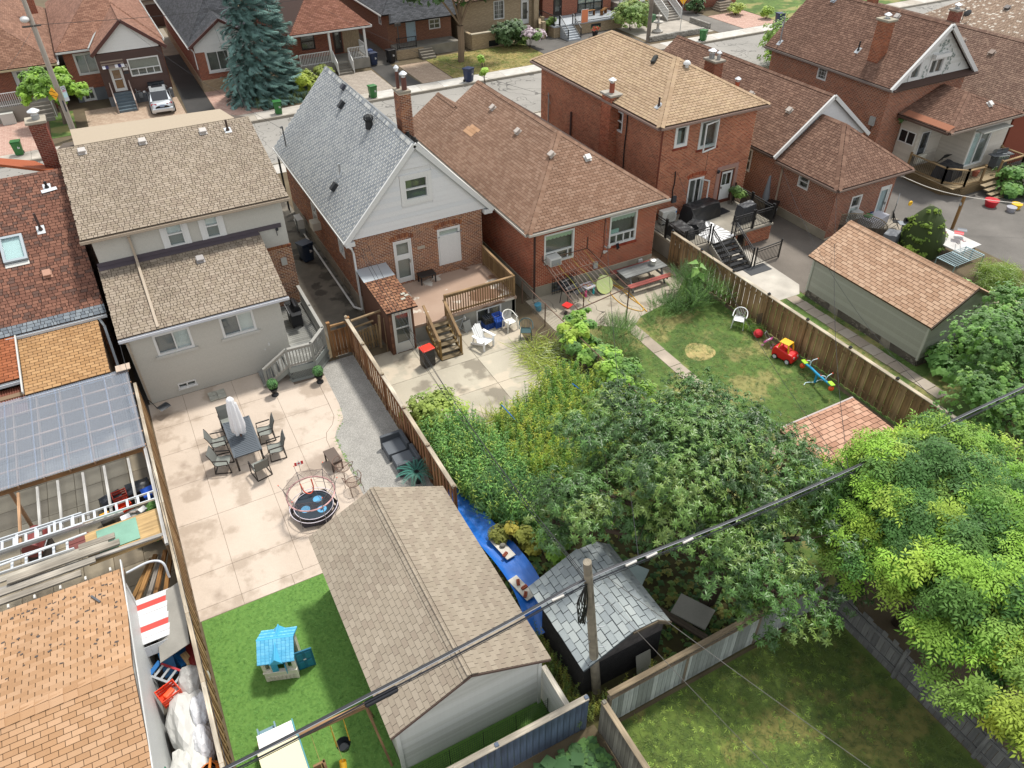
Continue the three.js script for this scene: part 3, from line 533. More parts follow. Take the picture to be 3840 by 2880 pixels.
// brick bungalow with the brown hip roof
{
const t=thing('brick_bungalow','red brick bungalow with brown hip roof and two back windows over a picnic table','house',[18.8,0,-33.5]);
const bb=brickBag(t,[0xa9482b,0x9e4026,0xb25233,0x933a23,0xac4e30]),sb=shingleBag(t,[0x8b6c58,0x91725e,0x856652,0x967864]);
const hs=[[.60,1.72,2.22,3.27],[4.25,1.76,5.83,3.33],[1.05,.06,2.25,.57]];
const w=walls(t,15.35,22.35,-40,-27.3,3.7,mortarB,{S:hs});
bricks(bb,w.S.mesh,w.S.F,[[0,.62],[7,.62],[7,3.68],[0,3.68]],hs);bricks(bb,w.W.mesh,w.W.F,[[0,.62],[12.7,.62],[12.7,3.68],[0,3.68]],[],{hidden:true});
fbox(t,'foundation',conc(0xb1a897),w.S.F,.0,.0,1.05,.6,0,.03);fbox(t,'foundation',conc(0xb1a897),w.S.F,2.25,0,7.0,.6,0,.03);fbox(t,'foundation',conc(0xb1a897),w.W.F,0,0,12.69,.6,0,.03);
windowAt(t,w.S.F,...hs[0],{hbars:[.36],blinds:[[0,.82,1,1,0xaebfa2]],back:0x1f2a18});windowAt(t,w.S.F,...hs[1],{hbars:[.34],blinds:[[0,.84,1,1,0xb4bfae],[.05,.36,.4,.5,0xa5c0b4]],back:0x2b2d2a});
for(const[h,k]of[[hs[0],0],[hs[1],1]]){const v=h[1]+.07,top=h[1]+(k?.34:.36)*1.57;for(const f of k?[.28,.55,.8]:[.42,.82])fbox(t,'sash_bar',WHITE,w.S.F,h[0]+f*1.6-.025,v,h[0]+f*1.6+.025,top-.06,-.055,.0);}
{// scalloped valances
for(const[h,hex]of[[hs[0],0xaebfa2],[hs[1],0xb4bfae]]){const s=new THREE.Shape();const a=h[0]+.08,b=h[2]- .08,y=h[3]- .34;s.moveTo(a,y+.08);const n=7;for(let i=0;i<n;i++){const u=a+(b-a)*i/n,q=a+(b-a)*(i+1)/n;s.quadraticCurveTo((u+q)/2,y-.07,q,y+.05);}s.lineTo(b,y+.3);s.lineTo(a,y+.3);FP(t,'valance',new THREE.ExtrudeGeometry(s,{depth:.01,bevelEnabled:false}),M(hex,{roughness:.9}),w.S.F,0,0,-.1);}}
for(let i=0;i<18;i++)fbox(t,'brick_sill',brickM(pick([0x9c3f2b,0x913826,0xa8492f])),w.S.F,4.18+i*.095,1.62,4.265+i*.095,1.74,.0,.06);
W(t,'window_air_conditioner',at(rbox(.62,.42,.5,.03),16.35,1.98,-27.1),paint(0xd9d9d4));W(t,'air_conditioner_grille',at(box(.5,.3,.01),16.35,1.96,-26.845),M(0x8b8d8c));
windowAt(t,w.S.F,...hs[2],{frame:.05,mat:paint(0x6a6d6e),back:0x3a3f42});
const gr=[];for(let i=0;i<=10;i++)gr.push(rodG(V3(16.33+i*.135,.05,-27.1),V3(16.33+i*.135,1.0,-27.1),.012));for(const y of[.1,.9])gr.push(rodG(V3(16.33,y,-27.1),V3(17.68,y,-27.1),.014));W(t,'window_bars',merged(gr),BLACK);
W(t,'downspout',merged([rodG(V3(15.38,3.6,-27.2),V3(15.38,.05,-27.2),.05)]),M(0x3a2621));W(t,'wall_cable',tubeG([[19.3,3.6,-27.27],[19.28,2.6,-27.27],[19.3,1.6,-27.27],[19.0,.9,-27.27]],.012,16),BLACK);
W(t,'flood_lamp',merged([at(cyl(.03,.09,.2),19.42,1.95,-27.0,.7,0,.5),at(cyl(.03,.09,.2),19.25,1.7,-27.0,.9,0,-.3),rodG(V3(19.35,1.85,-27.28),V3(19.35,1.85,-27.05),.03)]),paint(0xd9d8d4));
W(t,'meter_box',at(box(.22,.34,.12),18.85,.95,-27.22),paint(0xb7b8b6));W(t,'solar_lamp',at(box(.2,.28,.03),20.02,1.75,-27.1,-.3,.3,.1),M(0x1e222a,{roughness:.2}));W(t,'dryer_vent',at(rbox(.25,.18,.12,.03),21.6,.45,-27.2),paint(0xd2d3d0));
const h=hipZ(t,14.88,22.75,-40.0,-26.95,3.76,6.4,-39.98,-31.1,granule(0x4d382e));
shingles(sb,h.roof,h.FW,h.oW,{w:.30,mode:'3tab'});shingles(sb,h.roof,h.FS,h.oS,{w:.30});
ridgeCaps(sb,h.roof,V3(18.815,6.41,-40),h.q.clone().add(V3(0,.01,0)),nrm(h.FW),nrm(h.FE));ridgeCaps(sb,h.roof,h.b,h.q,nrm(h.FW),nrm(h.FS),{w:.2});ridgeCaps(sb,h.roof,h.c,h.q,nrm(h.FE),nrm(h.FS),{w:.18});
// small front gable
const g2=gableZ(t,14.88,19.55,-42.2,-39.4,3.76,5.35,granule(0x4d382e));shingles(sb,g2.roof,g2.FW,quad(g2.len,g2.sw));shingles(sb,g2.roof,g2.FE,quad(g2.len,g2.se));ridgeCaps(sb,g2.roof,V3(17.215,5.36,-42.2),V3(17.215,5.36,-39.6),g2.nW,g2.nE);
slabFace(t,'gable_wall',mortarB,face('N',22.35,0,-39.97),[[0,3.7],[7,3.7],[3.55,6.2]],[],.2);
const porch=walls(t,15.3,19.2,-42.0,-40.02,3.7,mortarB,{});
gutter(t,[14.9,3.68,-26.96],[22.78,3.68,-26.96],[0,0,1],paint(0xcfc8be));gutter(t,[14.89,3.68,-42.2],[14.89,3.68,-26.98],[-1,0,0],paint(0xcfc8be));
for(const[u,v]of[[10.0,3.6],[6.6,3.6],[3.3,3.9],[8.0,4.25]].slice(0,3))roofVent(t,h.FW,u,v,0xc3b8ae);roofVent(t,h.FS,4.7,3.1,0xd8d5d0);
// patches of newer shingle
for(let i=0;i<9;i++)W(h.roof,'pale_shingle',box(.34,.19,.012).clone().applyMatrix4(onF(h.FW,3.0+(i%3)*.34+(i>5?.15:0),2.05+Math.floor(i/3)*.2,.034,-.04)),granule(pick([0xb98f6b,0xc49a76])));
}
// tall two-storey brick house
{
const t=thing('tall_brick_house','two storey red brick house with light tan hip roof','house',[27.1,0,-36]);
const bb=brickBag(t,[0xa95233,0x9d482c,0xb35c3c,0x914126,0xba6745]),sb=shingleBag(t,[0xb09679,0xb59b7f,0xaa9073,0xb89f80]);
const hs=[[.80,4.90,1.62,6.05],[2.40,4.52,3.6,6.02],[2.15,1.36,3.15,2.9],[4.35,1.02,5.25,2.92]],hw=[[8.15,4.7,8.85,5.78]];
const w=walls(t,24.05,30.2,-41.9,-29.6,6.3,mortarB,{S:hs,W:hw});
bricks(bb,w.S.mesh,w.S.F,[[0,1.0],[6.15,1.0],[6.15,6.28],[0,6.28]],hs);bricks(bb,w.W.mesh,w.W.F,[[0,.4],[12.3,.4],[12.3,6.28],[0,6.28]],hw,{hidden:true});
archBricks(bb,w.S.mesh,w.S.F,2.05,3.25,2.93,.12);archBricks(bb,w.S.mesh,w.S.F,.75,1.67,6.06,.03);
for(const[a,b,v]of[[.75,1.67,4.86],[2.3,3.7,4.48]])for(let i=0;i<(b-a)/.092;i++)fbox(t,'brick_sill',brickM(pick([0x9a4a35,0x8d402d,0xa6553d])),w.S.F,a+i*.092,v-.1,a+i*.092+.083,v,0,.06);
windowAt(t,w.S.F,...hs[0],{frame:.14,blinds:[[0,0,.6,.7,0x8a8f8c]]});windowAt(t,w.S.F,...hs[1],{frame:.13,back:0x1d2a16});
const sash=W(t,'open_sash',merged([at(box(.07,1.5,.05),-.5,0,0),at(box(.07,1.5,.05),.5,0,0),at(box(1.0,.07,.05),0,.72,0),at(box(1.0,.07,.05),0,-.72,0)]).applyMatrix4(onF(w.S.F,2.95,5.22,.28,0,.22,0)),WHITE);W(sash,'pane',box(.93,1.37,.008).clone().applyMatrix4(onF(w.S.F,2.95,5.22,.28,0,.22,0)),glass);
windowAt(t,w.S.F,...hs[2],{frame:.08,vbars:[.5]});const s2=W(t,'open_sash',merged([at(box(.06,1.4,.05),-.24,0,0),at(box(.06,1.4,.05),.24,0,0),at(box(.5,.06,.05),0,.68,0),at(box(.5,.06,.05),0,-.68,0)]).applyMatrix4(onF(w.S.F,3.05,2.12,.25,0,-1.05,0)),WHITE);W(s2,'pane',box(.45,1.3,.008).clone().applyMatrix4(onF(w.S.F,3.05,2.12,.25,0,-1.05,0)),glass);
fbox(t,'door_surround',conc(0xb79184),w.S.F,4.02,1.0,4.28,3.2,.01,.03);fbox(t,'door_surround',conc(0xb79184),w.S.F,4.28,2.99,5.5,3.22,.01,.03);fbox(t,'door_surround',conc(0xb79184),w.S.F,5.32,1.0,5.52,2.99,.01,.03);
doorAt(t,w.S.F,4.42,1.04,5.2,2.86,{frameMat:paint(0x5d3327),panes:[[.12,.55,.48,.92],[.52,.55,.88,.92]],left:true});fbox(t,'kick_plate',paint(0x6f3a2a),w.S.F,4.42,1.02,5.2,1.2,-.01,.02);
windowAt(t,w.W.F,...hw[0],{hbars:[.5]});
W(t,'wall_lamp',merged([at(cyl(.09,.06,.14,10),28.05,3.0,-29.45,.5)]),M(0x23262a));
chimney(t,23.82,-33.95,0,6.6,.62,.85,bb,{pots:[[0,0,.14,.5,0x8a4a36,1]],cap:concM,over:.2});
W(t,'conduit',tubeG([[24.0,6.2,-32.65],[23.99,5.3,-32.6],[24.0,4.0,-32.66],[23.99,2.6,-32.6]],.035,20),BLACK);W(t,'downspout',rodG(V3(24.0,6.2,-29.55),V3(24.0,.4,-29.55),.045),M(0x6a3626));
W(t,'wall_pipe',rodG(V3(23.98,2.4,-38.2),V3(23.98,4.3,-38.2),.06),M(0x4f3a34));W(t,'service_mast',merged([rodG(V3(23.95,2.8,-40.8),V3(23.95,4.6,-40.8),.04),tubeG([[23.95,4.6,-40.8],[23.9,4.72,-40.75],[23.85,4.6,-40.7],[23.9,4.1,-40.5]],.015,12)]),GALV);
W(t,'wall_conduit',tubeG([[25.15,3.6,-29.55],[25.18,3.0,-29.55],[25.1,2.5,-29.52],[25.2,2.1,-29.55]],.03,16),M(0x1c1d1f));fbox(t,'meter_box',M(0x3a3d40),w.S.F,1.08,1.85,1.34,2.2,0,.14);
fbox(t,'crack',M(0x4c3a33),w.S.F,3.16,3.0,3.185,4.3,.008,.014);
const h=hipZ(t,23.6,30.68,-42.4,-29.28,6.3,8.2,-39.1,-33.0,granule(0x63503c));
shingles(sb,h.roof,h.FW,h.oW,{w:.33,e:.16,jit:.012,curl:.03});shingles(sb,h.roof,h.FS,h.oS,{w:.33,e:.16,jit:.012,curl:.03});
ridgeCaps(sb,h.roof,h.p,h.q,nrm(h.FW),nrm(h.FE));ridgeCaps(sb,h.roof,h.b,h.q,nrm(h.FW),nrm(h.FS),{w:.2});ridgeCaps(sb,h.roof,h.c,h.q,nrm(h.FE),nrm(h.FS),{w:.18});ridgeCaps(sb,h.roof,h.a,h.p,nrm(h.FW),nrm(h.FN),{w:.16});
W(t,'soffit',slabG(rect(23.62,-42.38,30.66,-29.3),6.14,6.18),paint(0x6e4a3c));
gutter(t,[23.6,6.2,-42.4],[23.6,6.2,-29.3],[-1,0,0],paint(0x9d8478));gutter(t,[23.62,6.2,-29.29],[30.66,6.2,-29.29],[0,0,1],paint(0x9d8478));
W(t,'slant_vent',box(.22,.5,.16).clone().applyMatrix4(onF(h.FW,8.4,3.3,.1,0,0,.5)),M(0x2c2f2e));W(t,'round_vent',merged([at(cyl(.1,.1,.2),0,.1,0),at(new THREE.SphereGeometry(.2,16,8,0,6.3,0,1.57),0,.16,0)]).applyMatrix4(mat4(27.3,7.85,-32.3)),paint(0xe2e2e0));ventPipe(t,h.FW,11.7,1.0,.45,M(0x3d2d28));
// raised back terrace
W(t,'terrace',slabG([[23.45,-29.58],[29.6,-29.58],[29.6,-26.3],[26.75,-26.3],[26.75,-26.15],[23.45,-26.15]],.9,1.0),conc(0xa9a294));
W(t,'terrace_wall',merged([at(box(.2,.9,3.4),23.55,.45,-27.87),at(box(3.2,.9,.2),25.15,.45,-26.25)]),conc(0x8e8a82));
const tf=face('S',26.75,0,-26.42),tw=slabFace(t,'terrace_wall',mortarB,tf,[[0,0],[2.85,0],[2.85,.9],[0,.9]],[[.5,0,1.15,.8]],.15);bricks(bb,tw,tf,[[0,0],[2.85,0],[2.85,.88],[0,.88]],[[.5,0,1.15,.8]]);
const iron=M(0x121316,{roughness:.45}),railing=(a,b,n0)=>{const A=P3(a),Bq=P3(b),d=Bq.clone().sub(A),n=n0||Math.round(d.length()/.11),up=V3(0,.95,0);const g=[barG(A.clone().add(up),Bq.clone().add(up),.05,.04),barG(A.clone().add(V3(0,.1,0)),Bq.clone().add(V3(0,.1,0)),.03,.03),barG(A.clone().add(V3(0,.82,0)),Bq.clone().add(V3(0,.82,0)),.03,.03)];const r=W(t,'railing',merged(g),iron);for(let i=1;i<n;i++){const p=A.clone().addScaledVector(d,i/n);W(r,'baluster',at(box(.018,.75,.018),p.x,p.y+.46,p.z),iron);}for(const p of[A,Bq])W(r,'post',merged([at(box(.06,1.06,.06),p.x,p.y+.53,p.z),at(box(.075,.03,.075),p.x,p.y+1.07,p.z)]),iron);};
railing([23.5,1,-29.4],[23.5,1,-27.8]);railing([23.5,1,-27.7],[23.5,1,-26.25]);railing([23.6,1,-26.22],[25.1,1,-26.22]);railing([26.75,1,-26.38],[28.1,1,-26.38]);railing([28.2,1,-26.38],[29.5,1,-26.38]);railing([29.5,1,-26.48],[29.5,1,-28.0]);railing([29.5,1,-28.1],[29.5,1,-29.45]);
for(let i=0;i<6;i++)W(t,'stair_tread',at(box(1.5,.05,.3),25.93,.86-i*.16,-26.0+i*.27),M(0x232427,{map:T.fine})),W(t,'riser',at(box(1.5,.12,.03),25.93,.78-i*.16,-26.12+i*.27),conc(0x9a958c));
for(const x of[25.16,26.7]){W(t,'stringer',barG(V3(x,.86,-26.12),V3(x,.02,-24.6),.06,.3),conc(0xa9a59b));railing([x,.9,-26.1],[x,.05,-24.55],13);}
railing([26.85,.02,-24.5],[28.6,.02,-24.6]);
}
// brown roofed bungalow with hip addition
{
const t=thing('brown_roof_bungalow','dark brick bungalow with brown gable roof and lower hip roofed back room','house',[34.8,0,-34]);
const bb=brickBag(t,[0x863f2a,0x904830,0x7c3824,0x985238]),sb=shingleBag(t,[0x7a5c4c,0x826352,0x705242,0x896a58,0x765848]);
const hw=[[1.2,2.12,1.95,2.85]],hs=[[1.35,.75,2.1,2.2],[3.5,.15,4.3,2.3]];
const w=walls(t,31.95,37.9,-42.2,-28.7,3.45,mortarA,{W:[[10.55,1.6,11.15,2.9]]});
bricks(bb,w.W.mesh,w.W.F,[[0,.5],[13.5,.5],[13.5,3.4],[0,3.4]],[[10.55,1.6,11.15,2.9]],{hidden:true});windowAt(t,w.W.F,10.55,1.6,11.15,2.9,{hbars:[.45]});
const a=walls(t,32.1,36.6,-28.68,-24.85,3.2,mortarA,{W:hw,S:hs});
bricks(bb,a.W.mesh,a.W.F,[[0,.5],[3.83,.5],[3.83,3.18],[0,3.18]],hw);bricks(bb,a.S.mesh,a.S.F,[[0,.1],[4.5,.1],[4.5,3.18],[0,3.18]],hs);
fbox(t,'foundation',conc(0xaaa08c),a.W.F,0,0,3.83,.48,0,.04);fbox(t,'foundation',conc(0xaaa08c),w.W.F,0,0,13.5,.48,0,.04);
windowAt(t,a.W.F,...hw[0],{hbars:[.5]});windowAt(t,a.S.F,...hs[0],{hbars:[.55],blinds:[[0,0,1,.5,0xd5d5d0]]});doorAt(t,a.S.F,3.55,.2,4.25,2.24,{panes:[[.12,.1,.88,.9]],blind:0xaab9c0});
W(t,'window_air_conditioner',at(rbox(.5,.36,.42,.02),34.0,1.15,-24.7),paint(0xd0d0cc));fbox(t,'satellite_bracket',paint(0xd0d0ce),a.E.F,.2,.7,.6,1.5,0,.2);
const r=gableZ(t,31.2,38.45,-42.5,-28.75,3.52,6.2,granule(0x3d2b24));shingles(sb,r.roof,r.FW,quad(r.len,r.sw),{mode:'lam'});ridgeCaps(sb,r.roof,V3(34.825,6.21,-42.5),V3(34.825,6.21,-28.75),r.nW,r.nE);
slabFace(t,'gable_wall',sidingWhite,face('S',31.95,0,-28.9),[[0,3.5],[5.95,3.5],[2.9,5.95]],[],.2);siding(t,face('S',31.95,0,-28.9),[[-.5,3.5],[6.3,3.5],[2.875,6.02]],[],.2,sidingWhite,{gable:true});
W(t,'rake_board',merged([barG(V3(31.2,3.42,-28.7),V3(34.825,6.16,-28.7),.1,.2),barG(V3(38.45,3.42,-28.7),V3(34.825,6.16,-28.7),.1,.2)]),eaveWhite);
const h=hipZ(t,31.45,37.0,-28.78,-24.3,3.25,5.25,-28.77,-27.05,granule(0x3d2b24));shingles(sb,h.roof,h.FW,h.oW,{mode:'lam'});shingles(sb,h.roof,h.FS,h.oS,{mode:'lam'});ridgeCaps(sb,h.roof,h.p,h.q,nrm(h.FW),nrm(h.FE));ridgeCaps(sb,h.roof,h.b,h.q,nrm(h.FW),nrm(h.FS),{w:.2});ridgeCaps(sb,h.roof,h.c,h.q,nrm(h.FE),nrm(h.FS));
gutter(t,[31.46,3.17,-28.7],[31.46,3.17,-24.3],[-1,0,0],paint(0x8a7468));gutter(t,[31.46,3.17,-24.31],[37.0,3.17,-24.31],[0,0,1],paint(0x8a7468));gutter(t,[31.21,3.44,-42.5],[31.21,3.44,-28.8],[-1,0,0],eaveBrown);
for(const u of[9.1,12.2])roofVent(t,r.FW,u,2.7,0xbfb5ab);
chimney(t,31.75,-35.2,2.0,6.9,.62,.9,bb,{over:.18,cap:conc(0xaca497),pots:[[-.05,-.2,.16,.25,0,1],[.1,.22,.1,.2,0,1]]});chimney(t,32.3,-33.6,3,5.2,.5,.5,bb,{over:.1,pots:[[0,0,.12,.75,0xa8563a,1]]});
}
// brick house with the flowered gable
{
const t=thing('flowered_gable_house','tall brick house whose white gable is painted with grey leaves, beside a sided extension','house',[43.8,0,-35]);
const bb=brickBag(t,[0x9c5030,0x90472a,0xa85b38,0x823e25,0x964d2e]),sb=shingleBag(t,[0x765848,0x7e5f4f,0x6c4f40,0x856655,0x725445]);
const hw=[[4.2,4.55,4.95,5.25]];const w=walls(t,40.5,47.1,-39.4,-29.65,5.5,mortarA,{W:hw});
bricks(bb,w.W.mesh,w.W.F,[[0,1],[9.75,1],[9.75,5.45],[0,5.45]],hw);bricks(bb,w.S.mesh,w.S.F,[[0,1],[6.6,1],[6.6,5.45],[0,5.45]],[]);windowAt(t,w.W.F,...hw[0],{grid:[3,3]});
const r=gableZ(t,40.15,47.45,-39.8,-29.35,5.5,8.55,granule(0x3b2a23));shingles(sb,r.roof,r.FW,quad(r.len,r.sw),{mode:'lam'});ridgeCaps(sb,r.roof,V3(43.8,8.56,-39.8),V3(43.8,8.56,-29.35),r.nW,r.nE);
const G=face('S',40.5,0,-29.62),gh=[[1.3,5.72,2.05,6.7],[2.85,5.76,4.0,6.62]],go=[[-.1,5.55],[6.7,5.55],[3.3,8.38]];
slabFace(t,'gable_wall',sidingWhite,G,[[0,5.52],[6.6,5.52],[3.3,8.3]],gh,.2,-.01);siding(t,G,go,gh.map(([a,b,c,d])=>[a-.12,b-.12,c+.12,d+.2]),.15,[paint(0xd5d6d0),paint(0xdddeda)],{gable:true});
windowAt(t,G,...gh[0],{trim:.1});windowAt(t,G,...gh[1],{vbars:[.5],trim:.1,blinds:[[.5,0,1,1,0x6a5a50]]});fbox(t,'window_hood',eaveWhite,G,2.75,6.74,4.1,6.95,.02,.3);
{// painted leaves on the gable, each a thin flake of paint
const q=rng(5),gs=[],leaf=new THREE.CircleGeometry(.05,5);for(let i=0;i<420;i++){const u=.4+q()*5.8,v=5.6+q()*2.2;if(v>5.45+2.9*(1-Math.abs(u-3.3)/3.3)- .35)continue;if(gh.some(([a,b,c,d])=>u>a-.2&&u<c+.2&&v>b-.2&&v<d+.4))continue;if(N1(u/6,v/6,6,3)<.46)continue;gs.push(leaf.clone().applyMatrix4(mat4(u,v,.034+(i%5)*.0006,0,0,q()*6,V3(1.5+q(),.7+.5*q(),1))));}
const p=W(t,'painted_leaves',merged(gs).applyMatrix4(G),M(0x7d8781));p.userData.kind='stuff';}
W(t,'rake_board',merged([barG(V3(40.12,5.42,-29.3),V3(43.8,8.5,-29.3),.14,.24),barG(V3(47.48,5.42,-29.3),V3(43.8,8.5,-29.3),.14,.24)]),eaveWhite);
const pent=roofSheet(t,'pent_roof',granule(0x4a352c),[[[40.2,5.42,-29.1],[47.5,5.42,-29.1],[47.5,5.62,-29.62],[40.2,5.62,-29.62]]],.08);gutter(t,[40.16,5.42,-39.8],[40.16,5.42,-29.3],[-1,0,0],paint(0x8f8178));
chimney(t,41.35,-31.85,5.3,8.6,.6,.72,bb,{over:.2,cap:conc(0xb3ab98),pots:[[0,0,.14,.05,0,1]]});chimney(t,45.5,-36.5,7.0,8.9,.5,.5,bb,{over:.1,pots:[[0,0,.14,.6,0x8a5648,0]]});
W(t,'chimney_flashing',at(box(.8,.2,.95),41.3,6.25,-31.8,0,0,.7),M(0x34302e));roofVent(t,r.FW,7.0,4.3,0xbdb6b0);roofVent(t,r.FW,2.0,4.3,0xbdc4cc);ventPipe(t,r.FW,6.5,1.6,.55);ventPipe(t,r.FW,.9,.5,1.6,GALV);
fbox(t,'meter_box',paint(0xaeb0ad),w.W.F,9.0,3.1,9.35,3.6,0,.14);W(t,'wall_cable',tubeG([[40.47,3.1,-30.2],[40.46,2.4,-30.3],[40.47,1.9,-30.9],[40.47,1.8,-32.5]],.02,16),BLACK);
// extension: sided walls under a hip roof
const a=walls(t,42.4,44.7,-29.6,-28.3,3.6,sidingCream[0],{W:[[-5,-5,-4,-4]].slice(1),S:[[.35,1.0,1.15,2.85]]}),b=walls(t,44.72,48.0,-29.6,-26.35,3.6,sidingCream[0],{S:[[.05,.95,1.75,3.1]]});
const awH=[[-.7,2.05,.85,2.78]].map(()=>[.1,2.05,1.2,2.8]);siding(t,a.W.F,[[0,.6],[1.3,.6],[1.3,3.55],[0,3.55]],awH,.11,sidingCream);siding(t,a.S.F,[[0,.7],[2.3,.7],[2.3,3.55],[0,3.55]],[[.3,.7,1.2,2.9]],.11,sidingCream);siding(t,b.S.F,[[0,.7],[3.28,.7],[3.28,3.55],[0,3.55]],[[0,.7,1.8,3.15]],.11,sidingCream);siding(t,b.W.F,[[1.3,.7],[3.25,.7],[3.25,3.55],[1.3,3.55]],[],.11,sidingCream);
{const g=[],F=a.W.F,bar=(p,q,r2,s)=>g.push(at(box(r2-p,s-q,.05),(p+r2)/2,(q+s)/2,.03));bar(.08,2.03,.14,2.82);bar(1.16,2.03,1.22,2.82);bar(.14,2.03,1.16,2.09);bar(.14,2.76,1.16,2.82);bar(.62,2.09,.68,2.76);const wn2=W(t,'window',merged(g).applyMatrix4(F),WHITE);fbox(wn2,'pane',M(0x1c2022,{roughness:.05}),F,.14,2.09,1.16,2.76,.008,.022);}
doorAt(t,a.S.F,.42,1.0,1.08,2.78,{mat:paint(0x4f5356),frameMat:WHITE,panes:[[.25,.45,.75,.9]]});windowAt(t,b.S.F,.05,.95,1.75,3.1,{vbars:[.45],frame:.07,blinds:[[.45,0,1,1,0x6b6c66],[0,0,.45,1,0xb9c6c4]]});
const h=hipZ(t,41.75,48.4,-29.6,-26.0,3.75,4.95,-29.59,-27.8,granule(0x3b2a23));shingles(sb,h.roof,h.FW,h.oW,{mode:'lam'});shingles(sb,h.roof,h.FS,h.oS,{mode:'lam'});ridgeCaps(sb,h.roof,h.b,h.q,nrm(h.FW),nrm(h.FS),{w:.2});ridgeCaps(sb,h.roof,h.c,h.q,nrm(h.FE),nrm(h.FS));roofVent(t,h.FS,4.3,1.1,0xdcdad6);
W(t,'soffit',slabG(rect(41.78,-29.6,48.38,-26.03),3.6,3.63),paint(0x5c4438));gutter(t,[41.76,3.67,-29.5],[41.76,3.67,-26.0],[-1,0,0],paint(0x5b463c));gutter(t,[41.76,3.67,-26.0],[48.4,3.67,-26.0],[0,0,1],paint(0x9a8b7e));
const eaveStrip=W(t,'rolled_roofing',box(3.2,.5,.012).clone().applyMatrix4(onF(h.FW,1.9,.3,.05,0,0,0)),granule(0xa06a50));
fbox(t,'awning',paint(0xb9b9b0),b.S.F,.0,3.2,2.6,3.26,.02,.6);
// timber deck
for(let x=42.2;x<48;x+=.145)W(t,'deck_board',at(box(.138,.03,x<44.7?3.4:1.9),x,.69,x<44.7?-26.55:-25.7),oldwood(pick([0xb59f7c,0xa9936f,0xbfa985])));
const rl=(p,q,ha=.7,hb=ha)=>{const A=V3(p[0],ha,p[1]),Q=V3(q[0],hb,q[1]),d=Q.clone().sub(A),n=Math.max(2,Math.round(d.length()/.12));const m=W(t,'railing',merged([barG(A.clone().add(V3(0,.95,0)),Q.clone().add(V3(0,.95,0)),.14,.045),barG(A.clone().add(V3(0,.1,0)),Q.clone().add(V3(0,.1,0)),.05,.08)]),oldwood(0xab9069));for(let i=1;i<n;i++){const c=A.clone().addScaledVector(d,i/n);W(m,'baluster',at(cyl(.011,.011,.84,6),c.x,c.y+.52,c.z),M(0x2a221e));}for(const c of[A,Q])W(m,'post',at(box(.1,1.12,.1),c.x,c.y+.5,c.z),oldwood(0x9d8159));};
rl([42.25,-28.2],[42.25,-25.7]);rl([42.25,-25.7],[43.1,-24.85]);rl([43.1,-24.85],[44.4,-24.75]);rl([45.9,-24.75],[48,-24.75]);rl([48,-24.75],[48,-26.3]);
for(const[p,q]of[[[42.3,-28.2],[42.3,-25.7]],[[42.3,-25.7],[43.1,-24.9]],[[43.1,-24.9],[48,-24.8]]]){W(t,'skirt',barG(V3(p[0],.6,p[1]),V3(q[0],.6,q[1]),.03,.2),oldwood(0xa68c66));const d=V3(q[0]- p[0],0,q[1]- p[1]),n=Math.round(d.length()/.1),gs=[];for(let i=0;i<n;i++)for(const s of[-1,1]){const c=V3(p[0],.26,p[1]).addScaledVector(d,(i+.5)/n),e=d.clone().normalize().multiplyScalar(.2*s);gs.push(barG(c.clone().sub(e).add(V3(0,-.24,0)),c.clone().add(e).add(V3(0,.24,0)),.012+s*.003,.03));}W(t,'lattice',merged(gs),oldwood(0x96805f));W(t,'deck_shade_panel',barG(V3(p[0]+.15,.27,p[1]- .1),V3(q[0]+.15,.27,q[1]- .1),.02,.5),M(0x241f1a));}  // near-black sheet inside the skirt paints in the shade below the boards
for(let i=0;i<4;i++)W(t,'deck_step',at(box(1.4,.05,.32),45.15,.52-i*.16,-24.55+i*.28),oldwood(0xb5a283));
}
// roofs at the right edge
{
const t=thing('edge_house','brown shingled house at the right edge, right of the flowered gable','house',[52.5,0,-33]);
const sb=shingleBag(t,[0x7b6254,0x83695a,0x73594c,0x8a7060]),w=walls(t,48.7,56.3,-42,-26.6,3.5,[brickM(0x8a452e)],{});
const r=gableZ(t,48.2,56.8,-42.4,-26.2,3.6,6.35,granule(0x3f2d25));shingles(sb,r.roof,r.FW,quad(r.len,r.sw),{mode:'lam'});ridgeCaps(sb,r.roof,V3(52.5,6.36,-42.4),V3(52.5,6.36,-26.2),r.nW,r.nE);
slabFace(t,'gable_wall',sidingCream[0],face('S',48.7,0,-26.6),[[0,3.5],[7.6,3.5],[3.8,6.1]],[],.2);
for(const[u,v]of[[9.0,3.9],[11.4,3.6]])roofVent(t,r.FW,u,v,0x8f7d70,1.2);ventPipe(t,r.FW,11.2,2.0,.55);chimney(t,52.9,-35.5,5.5,7.1,.6,.6,brickBag(t,[0x8a3a30,0x7a3028],60),{over:.14,pots:[[0,0,.16,.1,0,1]]});
const t2=thing('tan_roof_house','house with tan flecked hip roof in the top right corner','house',[60.5,0,-36]);const s2=shingleBag(t2,[0xa28b78,0xa9927e,0x98816e,0xcfc3b4,0xa08a77,0x9b8471]);
walls(t2,57.2,64,-41,-27,4.8,[brickM(0x8a5040)],{});const h=hipZ(t2,56.7,64.5,-41.5,-26.5,4.9,7.0,-38.4,-29.5,granule(0x5f4f42));shingles(s2,h.roof,h.FW,h.oW,{mode:'lam'});shingles(s2,h.roof,h.FS,h.oS,{mode:'lam'});
roofVent(t2,h.FW,5.5,3.0,0x6c6460,1.2);roofVent(t2,h.FW,7.7,3.2,0x4c4a48,1.2);W(t2,'satellite_dish',merged([rodG(V3(57.6,5.4,-38),V3(57.6,6.2,-38),.03),at(new THREE.SphereGeometry(.35,14,6,0,6.3,0,.9),57.5,6.0,-37.8,1.9,0,.4)]),M(0x55585a));
}
